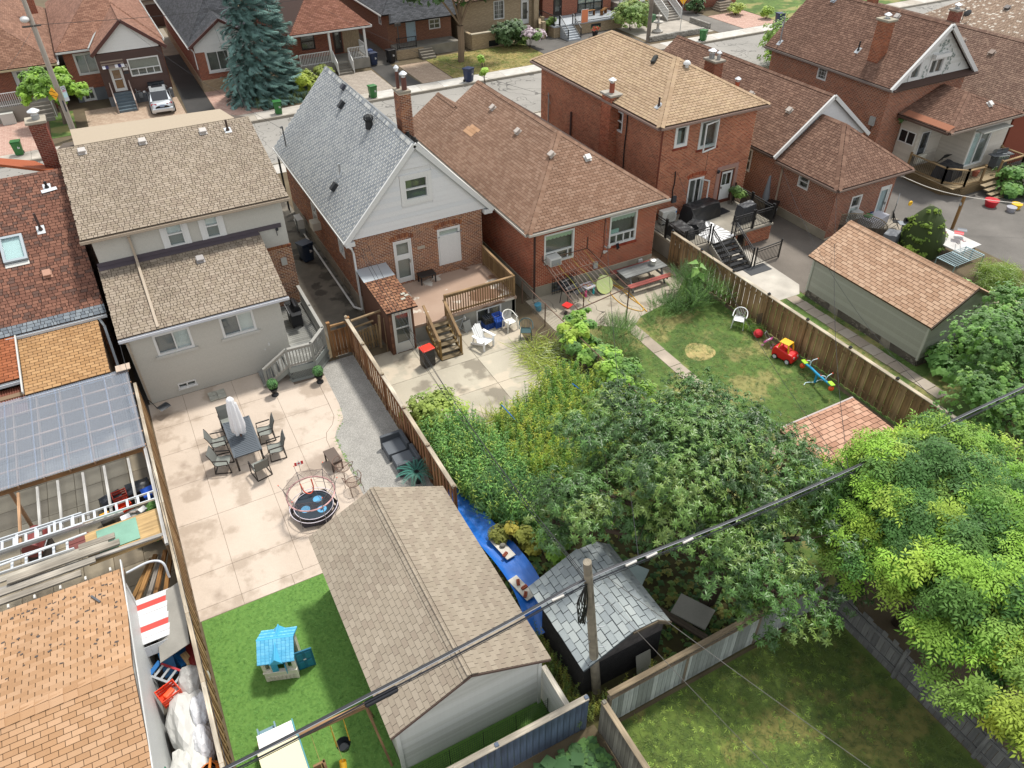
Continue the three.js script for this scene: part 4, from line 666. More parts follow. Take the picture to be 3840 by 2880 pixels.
// house at the left edge with the skylight
{
const t=thing('skylight_house','house at the left edge with dark red-brown shingles and a skylight','house',[-5.5,0,-34]);
const sb=shingleBag(t,[0x7d5444,0x855b4a,0x644a40,0x704c3e,0x8c614f]),bb=brickBag(t,[0x84402f,0x763628,0x914a38],300);
walls(t,-10.2,-2.95,-41,-30.1,3.3,[brickM(0x8a5a3a)],{});
const r=roofSheet(t,'roof',granule(0x3c2820),[[[-10.6,3.45,-29.85],[-2.62,3.45,-29.85],[-2.72,7.0,-36.5],[-10.6,7.0,-36.5]],[[-2.72,7.0,-36.5],[-10.6,7.0,-36.5],[-10.6,3.6,-42],[-2.72,3.6,-42]]],.12);
const F=slopeFace(V3(-10.6,3.46,-29.85),V3(1,0,0),V3(0,3.55,-6.65));shingles(sb,r,F,[[3,.42],[7.96,.42],[7.9,7.5],[3,7.5]],{mode:'lam'});
const gb=bag(t,'grey_shingle',UNITBOX,[0x7d858c,0x8a9298,0x707880].map(granule),STUFFSHINGLE);shingles(gb,r,F,[[3,.0],[7.98,0],[7.98,.42],[3,.42]],{mode:'lam'});
slabFace(t,'gable_wall',brickM(0x6b4a38),face('E',-2.95,0,-30.1),[[0,3.3],[10.9,3.3],[6.3,6.7]],[],.2);
const sk=W(t,'skylight',merged([at(box(.1,1.25,.16),-.38,0,.1),at(box(.1,1.25,.16),.38,0,.1),at(box(.66,.1,.16),0,.575,.1),at(box(.66,.1,.16),0,-.575,.1)]).applyMatrix4(onF(F,5.43,3.85,0)),metal(0x9aa3a8,{roughness:.5,metalness:.4}));
W(sk,'pane',box(.68,1.07,.01).clone().applyMatrix4(onF(F,5.43,3.85,.14)),glass);W(sk,'skylight_shade',box(.66,1.05,.01).clone().applyMatrix4(onF(F,5.43,3.85,.05)),M(0xb9cdcc));W(sk,'flashing',box(.86,.16,.02).clone().applyMatrix4(onF(F,5.43,3.12,.045,.06)),paint(0xdadad4));
ventPipe(t,F,6.55,4.55,.75,M(0x4a3a35));roofVent(t,F,6.35,2.35,0xbd8e76);W(t,'roof_flashing',box(.6,.16,.02).clone().applyMatrix4(onF(F,7.25,6.45,.05,0,0,.12)),metal(0xc9ced2));ventPipe(t,F,7.2,6.6,.3);
gutter(t,[-6.2,3.37,-29.86],[-2.64,3.37,-29.86],[0,0,1],paint(0xcfd3d6));downspout(t,[[-2.95,3.3,-29.8],[-2.85,3.0,-29.6],[-2.85,.3,-27.2]],metal(0x9fa5a9,{metalness:.3}),.09);W(t,'pipe_bend',tubeG([[-2.8,.2,-27.6],[-2.8,1.4,-27.9],[-2.75,1.7,-28.1],[-2.7,1.4,-28.3],[-2.7,.2,-28.4]],.06,20),paint(0x8f959a));
chimney(t,-3.05,-38.3,6.2,8.55,.62,.62,bb,{mortar:conc(0xb89b88),over:.2,cap:conc(0xb7ad9b),pots:[[.05,0,.16,.18,0,1]]});
const of=roofSheet(t,'street_side_roof',granule(0xa4552f),[[[-2.8,6.6,-37.2],[-6.8,7.6,-38.4],[-6.8,7.0,-40.5],[-3.8,6.5,-39.4]]],.1);
// low back room: tan shingles and an orange-brown roof
walls(t,-10,-3.1,-30.05,-27.0,2.62,[M(0x77624c)],{});
const r2=roofSheet(t,'back_roof',granule(0x5a4430),[[[-5.84,2.72,-26.75],[-3.0,2.72,-26.75],[-3.0,3.3,-29.9],[-5.84,3.3,-29.9]]],.1),F2=slopeFace(V3(-5.84,2.73,-26.75),V3(1,0,0),V3(0,.58,-3.15));
const tb=bag(t,'tan_shingle',UNITBOX,[0xb48b5e,0xbc9467,0xa98156,0xae875d].map(granule),STUFFSHINGLE);shingles(tb,r2,F2,quad(2.84,3.1),{w:.3,gap:.02,e:.155});
const r3=roofSheet(t,'orange_roof',granule(0x5a3420),[[[-10,2.95,-27.6],[-5.9,2.95,-27.6],[-5.9,3.5,-30.3],[-10,3.5,-30.3]]],.1),F3=slopeFace(V3(-10,2.96,-27.6),V3(1,0,0),V3(0,.55,-2.7));const ob=bag(t,'orange_shingle',UNITBOX,[0x9f5c38,0xa86440,0x955533].map(granule),STUFFSHINGLE);shingles(ob,r3,F3,[[2.6,0],[4.1,0],[4.1,2.7],[2.6,2.7]],{w:.3});
W(t,'roof_edging',merged([at(box(.05,.1,3.2),-5.87,3.16,-28.3,.17)]),paint(0xd0d0cc));gutter(t,[-5.84,2.62,-26.74],[-2.98,2.62,-26.74],[0,0,1],paint(0xc6cacc));gutter(t,[-9,2.86,-27.58],[-5.9,2.86,-27.58],[0,0,1],paint(0xc9ced2));
const cor=[];for(let i=0;i<26;i++)cor.push(at(cyl(.035,.035,1.6,8),-8+i*.082,2.55,-26.8,Math.PI/2+.08));W(t,'brown_corrugated_roof',merged([...cor,at(box(2.2,.015,1.6),-6.95,2.55,-26.8,.08)]),paint(0x7d4a38));
}
// =================== ground, street, paving ===================
function col(fn,size,metres){return tex(size,metres,fn);}
const soilM=M(0xffffff,{roughness:1,bumpMap:B.rough,bumpScale:.004,map:tex(512,5,(x,y,i,j)=>mix3([.30,.25,.19],[.42,.38,.29],N1(x,y,6,5)+.2*(wn(i,j)- .5)))});
const lawnTex=(a,b,dry,amount,metres,seed)=>tex(1024,metres,(x,y,i,j)=>{const n=N1(x,y,9,5),g=.75*N2(x+seed,y,24,4)+.25*wn(i,j),d=N3(x,y+seed,5,5);let c=mix3(a,b,g);c=mix3(c,dry,sstep(amount,amount+.12,d)*.75);return c.map((v)=>v*(.8+.28*n));});
const lawnM=M(0xffffff,{roughness:1,bumpMap:B.rough,bumpScale:.006,map:lawnTex([.24,.34,.14],[.42,.51,.24],[.60,.55,.36],.55,9,.1)});
const shadeLawnM=M(0xffffff,{roughness:1,bumpMap:B.rough,bumpScale:.006,map:lawnTex([.26,.34,.13],[.43,.50,.22],[.53,.49,.28],.56,7,.4)});
const turfM=M(0xffffff,{roughness:1,bumpMap:B.rough,bumpScale:.006,map:tex(512,2,(x,y,i,j)=>mix3([.27,.42,.17],[.44,.58,.28],.35+.5*(N1(x,y,24,4)- .5)+.5*wn(i,j)*.7))});
const asphaltM=(hex)=>M(hex,{map:T.asph,roughness:.95,bumpMap:B.rough,bumpScale:.003});
const paverTex=(a,b,joint)=>tex(512,1.2,(x,y)=>{const r=Math.floor(y*12),X=x*6+(r%2)*.5,fx=X-Math.floor(X),fy=y*12-r;const id=((Math.floor(X)%6+6)%6)*31+r*17;const e=Math.min(fx*.2,(1-fx)*.2,fy*.1,(1-fy)*.1);const c=mix3(a,b,wn(id,id*7));return mix3(joint,c,sstep(.004,.011,e));});
const paverTan=M(0xffffff,{map:paverTex([.62,.53,.45],[.72,.64,.56],[.42,.36,.30]),roughness:.95}),paverPink=M(0xffffff,{map:paverTex([.66,.52,.47],[.75,.64,.58],[.48,.38,.33]),roughness:.95}),paverGrey=M(0xffffff,{map:paverTex([.56,.52,.48],[.66,.62,.57],[.40,.37,.33]),roughness:.95});
struct('ground',sheetG(rect(-260,-400,320,160),-.2),soilM);
struct('terrain',merged([sheetG(rect(-120,-48.3,160,60),-.012),sheetG(rect(-120,-200,160,-60.42),-.012)]),soilM);
struct('road',sheetG(rect(-120,-58.42,160,-49.9),-.12),M(0xa5a19a,{map:tex(1024,17,(x,y,i,j)=>{const c1=Math.abs(N2(x,y,5,4)- .5),c2=Math.abs(N3(x,y,7,4)- .5);return(.72+.16*N1(x,y,5,5)+.10*wn(i,j))*(c1<.006||c2<.004?.72:1);}),roughness:.95,bumpMap:B.rough,bumpScale:.003}));
{// sidewalks: separate slabs with joints, each with its kerb
const far=new THREE.Group();far.name='sidewalk';far.userData.kind='structure';scene.add(far);far.position.set(25,0,-59.4);
const near=new THREE.Group();near.name='sidewalk_001';near.userData.kind='structure';scene.add(near);near.position.set(25,0,-49.1);
const cs=[0xbfb6a8,0xc8bfb2,0xb7ad9e,0xcdc6bb,0xd3cec5].map((h)=>conc(h));
for(let x=-40,i=0;x<95;x+=1.9,i++){const pale=x>18&&x<34||x>46&&x<66;W(far,'paving_slab',at(box(1.88,.14,1.74),x+.95,-.065,-59.52),pale?conc(i%3?0xdcd8d0:0xd3cdc3):pick(cs));W(near,'paving_slab',at(box(1.88,.14,1.5),x+.95,-.065,-49.0),pick(cs));}
for(let x=-40;x<95;x+=3.8){W(far,'kerb',at(box(3.78,.24,.2),x+1.9,-.06,-58.53),conc(pick([0xa79f92,0xb0a99c])));W(near,'kerb',at(box(3.78,.24,.2),x+1.9,-.06,-49.86),conc(pick([0xa79f92,0xb0a99c])));}
}
// driveways and front yards across the street
const sh=(name,pts,m,y=0)=>struct(name,sheetG(pts,y),m);
sh('driveway',[[-1.9,-60.42],[4.9,-60.42],[4.9,-67.2],[-1.9,-67.2]],paverTan,.002);sh('driveway',[[5.0,-62.5],[7.0,-62.5],[7.05,-79.5],[5.6,-79.5]],asphaltM(0x4b4947),.002);sh('driveway',rect(5.5,-90,7.1,-79.5),conc(0xa89d8c),.001);
sh('driveway',rect(-9.5,-69,-5.0,-60.42),paverPink,.002);sh('front_walk',rect(-4.95,-67.8,-4.45,-60.42),M(0xa4705f,{map:T.fine}),.003);sh('lawn',rect(-4.4,-67.8,-2.7,-62.2),lawnM,.004);sh('front_yard',rect(7.05,-67.4,10.2,-60.42),paverPink,.002);
sh('garden_bed',rect(10.2,-67.5,15.8,-60.5),soilM,.0);sh('front_yard',[[15.9,-66],[20.9,-66],[20.9,-60.42],[16.2,-60.42]],paverGrey,.003);sh('driveway',[[21.1,-67],[22.9,-67],[23.3,-60.5],[20.95,-60.42]],asphaltM(0x55524e),.002);sh('driveway',rect(21.1,-80,23.9,-67),asphaltM(0x77726a),.001);
sh('front_yard',rect(23.4,-66,26.1,-60.45),paverTan,.003);sh('lawn',rect(26.2,-67,36.2,-60.45),M(0xffffff,{roughness:1,map:lawnTex([.38,.42,.2],[.52,.52,.28],[.64,.55,.36],.42,11,.7),bumpMap:B.rough,bumpScale:.006}),.004);
sh('driveway',rect(36.3,-72,46.4,-60.45),asphaltM(0x77736e),.002);sh('front_yard',rect(46.9,-68,54.6,-61.2),conc(0xbcb4a8),.002);sh('driveway',rect(54.7,-72,57.6,-60.45),asphaltM(0x8d8881),.002);sh('driveway',rect(57.7,-66,62.5,-60.45),paverPink,.002);sh('lawn',rect(62.6,-80,90,-60.45),lawnM,.004);sh('lawn',rect(56,-58.2+9.9,90,-42),lawnM,.004);
// between the near houses
sh('alley',rect(5.55,-48.3,7.68,-27.2),M(0x827b6f,{map:tex(512,4,(x,y,i,j)=>{const a=N2(x,y,5,5);let c=.62+.3*N1(x,y,6,5)+.08*wn(i,j);c*=1-.3*sstep(.52,.66,a);return c;}),roughness:.97,bumpMap:B.rough,bumpScale:.004}),.002);
sh('alley',rect(-2.6,-48,-2.3,-27.2),M(0x4a453f,{roughness:1}),.002);
// stamped patio: saw-cut slabs with a border
{
const g=new THREE.Group();g.name='patio';g.userData.kind='structure';scene.add(g);g.position.set(1,0,-22);
const pm=[0,0,0].map((k)=>M(0xfdfbf8,{roughness:.8,bumpMap:B.soft,bumpScale:.006,map:tex(1024,6.5,(x,y,i,j)=>{const n=N1(x+k*.3,y,5,5),b=N2(x+k*.21,y,9,6),s=N3(x,y+k*.37,4,6);let c=mix3([.72,.665,.61],[.785,.735,.685],n*1.3-.15);c=mix3(c,[.52,.46,.40],sstep(.52,.74,b)*.42);c=mix3(c,[.48,.42,.37],sstep(.57,.78,s)*.5);return c.map((v)=>v*(.92+.11*wn(i,j)));})}));
const inner=[[-2.32,-27.85],[3.3,-27.85],[3.3,-26.3],[4.23,-26.3],[4.2,-24.4],[4.17,-23.6],[3.95,-23.1],[3.6,-22.75],[3.48,-22.35],[3.46,-21.4],[3.47,-20.2],[3.42,-18.7],[3.0,-17.6],[2.6,-16.75],[-2.32,-16.75]];
const outer=[[4.62,-26.3],[4.58,-24.2],[4.47,-23.3],[4.25,-22.95],[3.97,-22.65],[3.81,-22.3],[3.78,-21.2],[3.78,-20.2],[3.8,-18.9],[3.45,-17.9],[2.9,-16.75]];
const xs=[-2.4,-.98,1.0,2.45,5],zs=[-28,-26.05,-24.4,-22.5,-20.5,-18.1,-16.7],q=.006;
for(let i=0;i+1<xs.length;i++)for(let j=0;j+1<zs.length;j++){const p=clipRect(inner,xs[i]+q,zs[j]+q,xs[i+1]- q,zs[j+1]- q);if(p.length>2)W(g,'patio_slab',slabG(p,-.05,.004),pick(pm));}
const edge=inner.slice(3,14);for(let k=0;k+1<outer.length;k++){const n=edge.length-1,a=edge[Math.round(k*n/(outer.length-1))],b=edge[Math.round((k+1)*n/(outer.length-1))];const f=(p,q2,t)=>[p[0]+(q2[0]- p[0])*t,p[1]+(q2[1]- p[1])*t];W(g,'border_slab',slabG([f(a,outer[k],.05),f(outer[k],outer[k+1],k%3===2?.01:0),f(outer[k],outer[k+1],k%3===1?.99:1),f(b,outer[k+1],.05)],-.05,.003),pm[1]);}
for(const[a,b]of[[-2.32,-.98],[-.98,.6],[.6,1.62]])W(g,'border_slab',slabG(rect(a+q,-16.74,b-q,-16.32),-.05,.003),pm[0]);
struct('patio_bed',sheetG([[-2.34,-27.86],[3.3,-27.86],[4.6,-26.3],[4.5,-23],[3.8,-22],[3.8,-18.8],[2.9,-16.3],[-2.34,-16.3]],-.006),M(0x6b5d50));
}
sh('aggregate_strip',[[4.6,-27.15],[6.17,-27.15],[6.17,-15.9],[2.0,-15.9],[2.9,-16.75],[3.45,-17.9],[3.8,-18.9],[3.78,-20.2],[3.78,-21.2],[3.81,-22.3],[3.97,-22.65],[4.25,-22.95],[4.47,-23.3],[4.58,-24.2],[4.62,-26.3]].map(([x,z])=>[x,z]),M(0xc0bdb6,{map:T.agg,roughness:.95,bumpMap:T.agg,bumpScale:.006}),-.004);
sh('artificial_turf',[[-2.28,-16.3],[1.52,-16.3],[1.52,-9.3],[5.6,-9.3],[5.6,-8.15],[-2.28,-8.15]],turfM,.0);
// yard of the gable house: old concrete slabs
{
const g=new THREE.Group();g.name='concrete_yard';g.userData.kind='structure';scene.add(g);g.position.set(10,0,-23);
const cm=[0,1].map((k)=>M(0xffffff,{roughness:.95,bumpMap:B.rough,bumpScale:.003,map:tex(1024,7,(x,y,i,j)=>{let c=mix3([.60,.57,.51],[.72,.69,.62],N1(x+.4*k,y,5,5));c=mix3(c,[.42,.39,.34],sstep(.57,.7,N2(x,y+.3*k,6,6))*.6);c=mix3(c,[.78,.72,.64],sstep(.6,.68,N3(x,y,5,5))*.5);return c.map((v)=>v*(.94+.08*wn(i,j)));})}));
const out=[[6.35,-26.6],[14.1,-26.6],[13.5,-25.0],[13.2,-23.6],[13.3,-22.7],[12.9,-21.5],[12.0,-20.5],[11.2,-19.9],[10.0,-20.6],[8.8,-20.2],[7.9,-21.4],[6.35,-22.3]];
const xs=[6.3,8.6,10.9,14.2],zs=[-26.7,-24.3,-22.3,-19.8];for(let i=0;i<3;i++)for(let j=0;j<3;j++){const p=clipRect(out,xs[i]+.008,zs[j]+.008,xs[i+1]- .008,zs[j+1]- .008);if(p.length>2)W(g,'concrete_slab',slabG(p,-.06,.004),cm[(i+j)%2]);}
}
// bungalow yard
sh('concrete_patio',[[14.95,-27.3],[23.0,-27.3],[23.0,-25.3],[21.4,-24.0],[19.1,-23.55],[18.6,-23.2],[17.9,-23.05],[17.0,-23.8],[15.6,-24.2],[14.95,-24.4]],M(0xffffff,{roughness:.95,bumpMap:B.rough,bumpScale:.003,map:tex(512,5,(x,y,i,j)=>{let c=mix3([.60,.57,.51],[.70,.66,.59],N1(x,y,5,5));const k=Math.abs(N2(x,y,3,3)- .5);if(k<.004)c=[.3,.28,.25];c=mix3(c,[.45,.41,.35],sstep(.58,.7,N3(x,y,6,5))*.5);return c.map((v)=>v*(.94+.08*wn(i,j)));})}),.0);
sh('lawn',[[14.8,-24.3],[23.1,-25.2],[23.1,-8.2],[14.8,-8.2]],lawnM,-.006);
{const g=new THREE.Group();g.name='garden_path';g.userData.kind='structure';scene.add(g);g.position.set(18.2,0,-18);for(let z=-23.15;z<-11.5;z+=1.15)W(g,'path_slab',slabG([[17.88,z],[18.46,z],[18.46+.02,z+1.12],[17.88,z+1.12]],-.05,.012),conc(pick([0xbcae9d,0xb2a493,0xc3b6a6])));}
{const p=[],q=[];for(let i=0;i<28;i++){const a=i/28*6.283,r=.68*(1+.05*Math.sin(a*3));p.push([19.72+r*Math.cos(a),-20.0+r*.95*Math.sin(a)]);}sh('dry_grass',p,M(0xffffff,{roughness:1,map:lawnTex([.52,.52,.30],[.66,.62,.42],[.7,.62,.42],.5,2,.2)}),.0);}
// yard beyond the board fence
sh('concrete_pad',[[23.45,-26.1],[27.75,-26.1],[27.62,-22.07],[27.0,-21.42],[25.45,-21.45],[23.45,-22.2]],conc(0xd0c9bd),.004);sh('lawn',rect(23.3,-22.2,27.15,-8),lawnM,.0);sh('driveway',rect(27.2,-48.3,32.05,-21.4),asphaltM(0x8c8379),.0);sh('driveway',rect(33,-30,70,-13.2),asphaltM(0x86817b),.001);sh('terrace_paving',rect(32.1,-24.85,37.6,-21.6),conc(0xb0a697),.006);sh('garden_bed',rect(31.4,-21.5,38.5,-11),soilM,.004);sh('lawn',rect(27.1,-14.7,34,-8),lawnM,.006);
{const g=new THREE.Group();g.name='stepping_stone_path';g.userData.kind='structure';scene.add(g);g.position.set(26.4,0,-17.5);const zs=[-21.4,-20.8,-20.15,-19.5,-18.85,-18.2,-17.55,-16.8,-16.1,-15.4,-14.7,-14.0,-13.4,-12.8];for(let i=0;i+1<zs.length;i++)W(g,'stepping_stone',at(box(.62,.05,zs[i+1]- zs[i]- .025),26.42+.02*(i%2),.005,(zs[i]+zs[i+1])/2,0,.02*(i%3-1)),conc(pick([0xb9ac9c,0xc0b4a5,0xb0a292])));}
// yards at the bottom of the picture
sh('lawn',[[6.55,-7.7],[14.7,-7.7],[14.7,8],[6.55,8]],shadeLawnM,.004);sh('garden_bed',rect(-4,-8.0,6.5,6),soilM,.004);sh('garden_bed',[[6.3,-20],[14.75,-20],[14.75,-7.8],[6.3,-7.8]],M(0xffffff,{roughness:1,map:tex(512,4,(x,y,i,j)=>mix3([.20,.17,.11],[.33,.33,.17],N1(x,y,8,5)+.25*(wn(i,j)- .5)))}),-.004);
// neighbour's yard on the left
{const g=new THREE.Group();g.name='old_paved_yard';g.userData.kind='structure';scene.add(g);g.position.set(-5,0,-22);for(let x=-8;x<-2.6;x+=.9)for(let z=-26.8;z<-17.5;z+=.9)W(g,'paving_slab',at(box(.88,.05,.88),x+.45,-.02+.006*R(),z+.45),conc(pick([0xa1957f,0x978b77,0xaa9e88])));}
// =================== houses across the street ===================
const brickTex=(a,b,mo)=>tex(512,.86,(x,y)=>{const r=Math.floor(y*12),X=x*4+(r%2)*.5,fx=X-Math.floor(X),fy=y*12-r;const id=(Math.floor(X)%4)*41+r*13;const e=Math.min(fx*.215,(1-fx)*.215,fy*.0717,(1-fy)*.0717);return mix3(mo,mix3(a,b,wn(id,id*5)),sstep(.003,.009,e));});
const farBrick=(a,b,mo)=>{const t=brickTex(a,b,mo);return M(0xffffff,{map:t,bumpMap:t,bumpScale:.008,roughness:.95});};
const brickRed=farBrick([.46,.24,.18],[.58,.32,.23],[.66,.55,.47]),brickBrown=farBrick([.42,.27,.20],[.52,.34,.25],[.56,.47,.40]),stoneM=farBrick([.60,.53,.43],[.70,.63,.52],[.48,.42,.34]);
const farShingle=(t,hexes)=>bag(t,'shingle',UNITBOX,hexes.map(granule),STUFFSHINGLE,0);
const whiteRail=(t,a,b,h=.95,m=WHITE,step=.14,r=.018)=>{const A=P3(a),Q=P3(b),d=Q.clone().sub(A),n=Math.max(2,Math.round(d.length()/step));const g=[barG(A.clone().add(V3(0,h,0)),Q.clone().add(V3(0,h,0)),.06,.05),barG(A.clone().add(V3(0,.1,0)),Q.clone().add(V3(0,.1,0)),.05,.05)];const rl=W(t,'railing',merged(g),m);for(let i=0;i<=n;i++){const p=A.clone().addScaledVector(d,i/n);W(rl,'baluster',at(box(i%n?r*2:.07,h,i%n?r*2:.07),p.x,p.y+h/2,p.z),m);}return rl;};
const steps=(t,x,w,z,y,n,m,run=.28)=>{for(let i=0;i<n;i++){const h=y*(n-i)/(n+1)*1;W(t,'step',at(box(w,h,run+.02),x,h/2,z+(i+.5)*run),m);}};
{
const t=thing('edge_bungalow','bungalow at the upper left corner with white double doors and red chimney','house',[-6,0,-74]);const sb=farShingle(t,[0x8b6652,0x96705c,0x7f5b49]);
const w=walls(t,-10,-3.0,-86,-69,3.4,brickRed,{S:[[4.2,1.15,5.5,3.2],[6.0,1.9,6.7,3.1]]});doorAt(t,w.S.F,4.3,1.15,5.4,3.15,{panes:[[.2,.5,.45,.9],[.55,.5,.8,.9]]});windowAt(t,w.S.F,6.0,1.9,6.7,3.1,{hbars:[.5]});
const h=hipZ(t,-11,-2.57,-87,-67.9,3.5,6.6,-82,-72,granule(0x4d382d));shingles(sb,h.roof,h.FS,h.oS);shingles(sb,h.roof,h.FE,h.oE);gutter(t,[-2.57,3.4,-87],[-2.57,3.4,-67.9],[1,0,0],eaveWhite);gutter(t,[-11,3.4,-67.9],[-2.57,3.4,-67.9],[0,0,1],paint(0xcbbb96));W(t,'chimney',at(box(.7,2,.7),-3.3,6.0,-78),brickRed);W(t,'porch_floor',at(box(4.5,1.1,1.6),-6,.55,-68.1),conc(0xa9a398));whiteRail(t,[-8.2,1.1,-67.4],[-5.6,1.1,-67.4]);steps(t,-4.6,1.3,-67.3,1.1,4,conc(0xa09a90));whiteRail(t,[-3.9,1.1,-67.4],[-3.8,.2,-66.2]);W(t,'outdoor_unit',at(rbox(.9,.8,.4),-7.0,.4,-67.0),paint(0xd0d0c8));
}
{
const t=thing('brown_sided_house','bungalow with white gable and brown sided sunroom, number 953, behind silver car','house',[1.3,0,-72]);const sb=farShingle(t,[0x8f6653,0x9a715d,0x835c4a]);
const hs=[[.75,2.05,2.15,3.48],[.5,.12,1.25,.95]];const w=walls(t,-2.1,5.0,-86,-69.5,3.85,brickRed,{S:hs},{S:[[0,0],[2.2,0],[2.2,3.85],[0,3.85]]});windowAt(t,w.S.F,...hs[0],{vbars:[.5],trim:.08,blinds:[[0,0,1,1,0x9a9c9a]],back:0x777777});windowAt(t,w.S.F,...hs[1],{vbars:[.5],trim:.08});fbox(t,'foundation',conc(0x7d8288),w.S.F,0,0,.48,.95,0,.03);fbox(t,'foundation',conc(0x7d8288),w.S.F,1.28,0,2.15,.95,0,.03);
const brown=paint(0x563c34),dk=paint(0x4e362f),ss=[[2.08,1.98,4.32,3.25],[.62,1.05,1.52,2.78]];const s=walls(t,.05,4.75,-69.48,-67.2,3.85,brown,{S:ss},{y0:.6});siding(t,s.S.F,[[0,.75],[4.7,.75],[4.7,3.8],[0,3.8]],[[2.0,1.9,4.4,3.3],[.55,.75,1.6,2.85]],.2,[brown,dk]);siding(t,s.E.F,[[0,.75],[2.2,.75],[2.2,3.8],[0,3.8]],[],.2,[brown,dk]);fbox(t,'foundation',conc(0x8b9096),s.S.F,0,0,4.7,.75,-.2,.01);
windowAt(t,s.S.F,...ss[0],{vbars:[],hbars:[.4],frame:.08,blinds:[[0,.4,1,1,0x8a857a]],back:0x6a6a64});for(const f of[.26,.52,.76])fbox(t,'sash_bar',WHITE,s.S.F,2.08+2.24*f-.03,2.02,2.08+2.24*f+.03,2.46,-.05,.01);doorAt(t,s.S.F,.7,1.05,1.46,2.74,{panes:[[.14,.12,.86,.5],[.14,.54,.86,.92]],blind:0x8a5a2a});
slabFace(t,'gable_wall',WHITE,face('S',.05,0,-67.25),[[.2,3.9],[4.6,3.9],[2.4,5.85]],[],.2);siding(t,face('S',.05,0,-67.24),[[.2,3.9],[4.6,3.9],[2.4,5.85]],[],.25,WHITE,{gable:true});
const h=hipZ(t,-2.5,5.2,-87,-68.9,3.95,7.0,-82,-74.5,granule(0x4d382d));shingles(sb,h.roof,h.FS,h.oS);shingles(sb,h.roof,h.FE,h.oE);shingles(sb,h.roof,h.FW,h.oW);
const g=gableZ(t,-.15,5.1,-73.5,-67.0,3.9,6.0,granule(0x4d382d),{xm:2.45});shingles(sb,g.roof,g.FW,quad(g.len,g.sw));shingles(sb,g.roof,g.FE,quad(g.len,g.se));W(t,'rake_board',merged([barG(V3(-.2,3.8,-66.95),V3(2.45,5.98,-66.95),.1,.24),barG(V3(5.15,3.8,-66.95),V3(2.45,5.98,-66.95),.1,.24)]),paint(0x59322b));gutter(t,[-2.5,3.86,-68.9],[-.1,3.86,-68.9],[0,0,1],eaveWhite);gutter(t,[5.2,3.86,-87],[5.2,3.86,-69],[1,0,0],eaveWhite);W(t,'valley_flashing',barG(V3(-.2,4.0,-68.7),V3(1.9,5.75,-72.6),.12,.02),metal(0xb9b9b4));
for(let i=0;i<7;i++)fbox(t,'striped_awning',M([0xe8e8ea,0x3a3560,0x8b7c70,0x8b7c70,0xe8e8ea,0x3a3560,0xe8e8ea][i],{roughness:.7}),s.S.F,.25+i*.22,2.95,.468+i*.22,3.0,.02,.75);
fbox(t,'awning_side',M(0x8a7a6c),s.S.F,.22,2.9,1.8,3.4,.0,.02);
steps(t,1.1,1.35,-67.18,1.15,6,paint(0x66757e),.3);for(const x of[.42,1.8])W(t,'stair_wall',merged([barG(V3(x,1.75,-67.2),V3(x,.75,-65.35),.08,.07),barG(V3(x,1.0,-67.2),V3(x,.1,-65.35),.06,.25),at(box(.08,.7,.08),x,.42,-65.35),at(box(.08,.75,.08),x,1.4,-67.1)]),paint(0xc0aca0));
W(t,'gas_meter',merged([at(rbox(.3,.4,.2),2.35,.6,-67.0),rodG(V3(2.1,0,-67.0),V3(2.1,1.1,-67.0),.03),rodG(V3(2.1,.9,-67.0),V3(2.4,.9,-67.0),.03)]),M(0x777b7d));
fbox(t,'number_board',WHITE,s.S.F,1.62,2.5,1.98,2.68,.02,.03);fbox(t,'mailbox',M(0x3c3c3e),s.S.F,1.62,2.25,1.95,2.42,.02,.1);
}
{
const t=thing('black_roof_house','red brick bungalow with black roof and white gable left of spruce','house',[9,0,-73]);const sb=farShingle(t,[0x3e4045,0x494b50,0x34363a]);
const hs=[[.8,1.5,2.5,2.98],[2.9,.8,3.6,2.9]],w=walls(t,7.1,12.6,-86,-67.2,3.55,brickRed,{S:hs});windowAt(t,w.S.F,...hs[0],{vbars:[.5],trim:.08,sill:true});doorAt(t,w.S.F,2.98,.82,3.55,2.85,{panes:[[.1,.45,.9,.92]]});fbox(t,'foundation',stoneM,w.S.F,0,0,5.5,.9,0,.04);fbox(t,'foundation',stoneM,w.W.F,0,0,18.8,.9,0,.04);
slabFace(t,'gable_wall',WHITE,face('S',7.1,0,-67.18),[[0,3.5],[4.6,3.5],[2.3,5.15]],[],.2);siding(t,face('S',7.1,0,-67.17),[[0,3.5],[4.6,3.5],[2.3,5.15]],[],.25,WHITE,{gable:true});fbox(t,'fascia',WHITE,w.S.F,0,3.0,4.6,3.5,.0,.03);
const g=gableZ(t,6.75,12.0,-72.5,-66.9,3.55,5.3,granule(0x1f2022));shingles(sb,g.roof,g.FW,quad(g.len,g.sw));shingles(sb,g.roof,g.FE,quad(g.len,g.se));const h=hipZ(t,6.75,13,-87,-67.6,3.5,6.6,-82,-72,granule(0x1f2022));shingles(sb,h.roof,h.FW,h.oW);shingles(sb,h.roof,h.FS,h.oS);
W(t,'rake_board',merged([barG(V3(6.7,3.45,-66.85),V3(9.375,5.25,-66.85),.1,.2),barG(V3(12.05,3.45,-66.85),V3(9.375,5.25,-66.85),.1,.2)]),paint(0x59322b));gutter(t,[6.75,3.42,-87],[6.75,3.42,-67],[-1,0,0],eaveWhite);downspout(t,[[6.85,3.4,-67],[7.02,3.1,-67.1],[7.02,1.8,-67.1]],eaveWhite);
steps(t,10.3,1.2,-67.1,.8,4,conc(0x8a8378));W(t,'railing',merged([rodG(V3(9.7,.8,-67),V3(9.7,1.7,-67),.02),rodG(V3(9.7,1.7,-67),V3(9.7,.9,-65.9),.02),rodG(V3(9.7,.9,-65.9),V3(9.7,0,-65.9),.02)]),BLACK);W(t,'mailbox',at(box(.3,.2,.1),9.6,1.25,-67.1),BLACK);
}
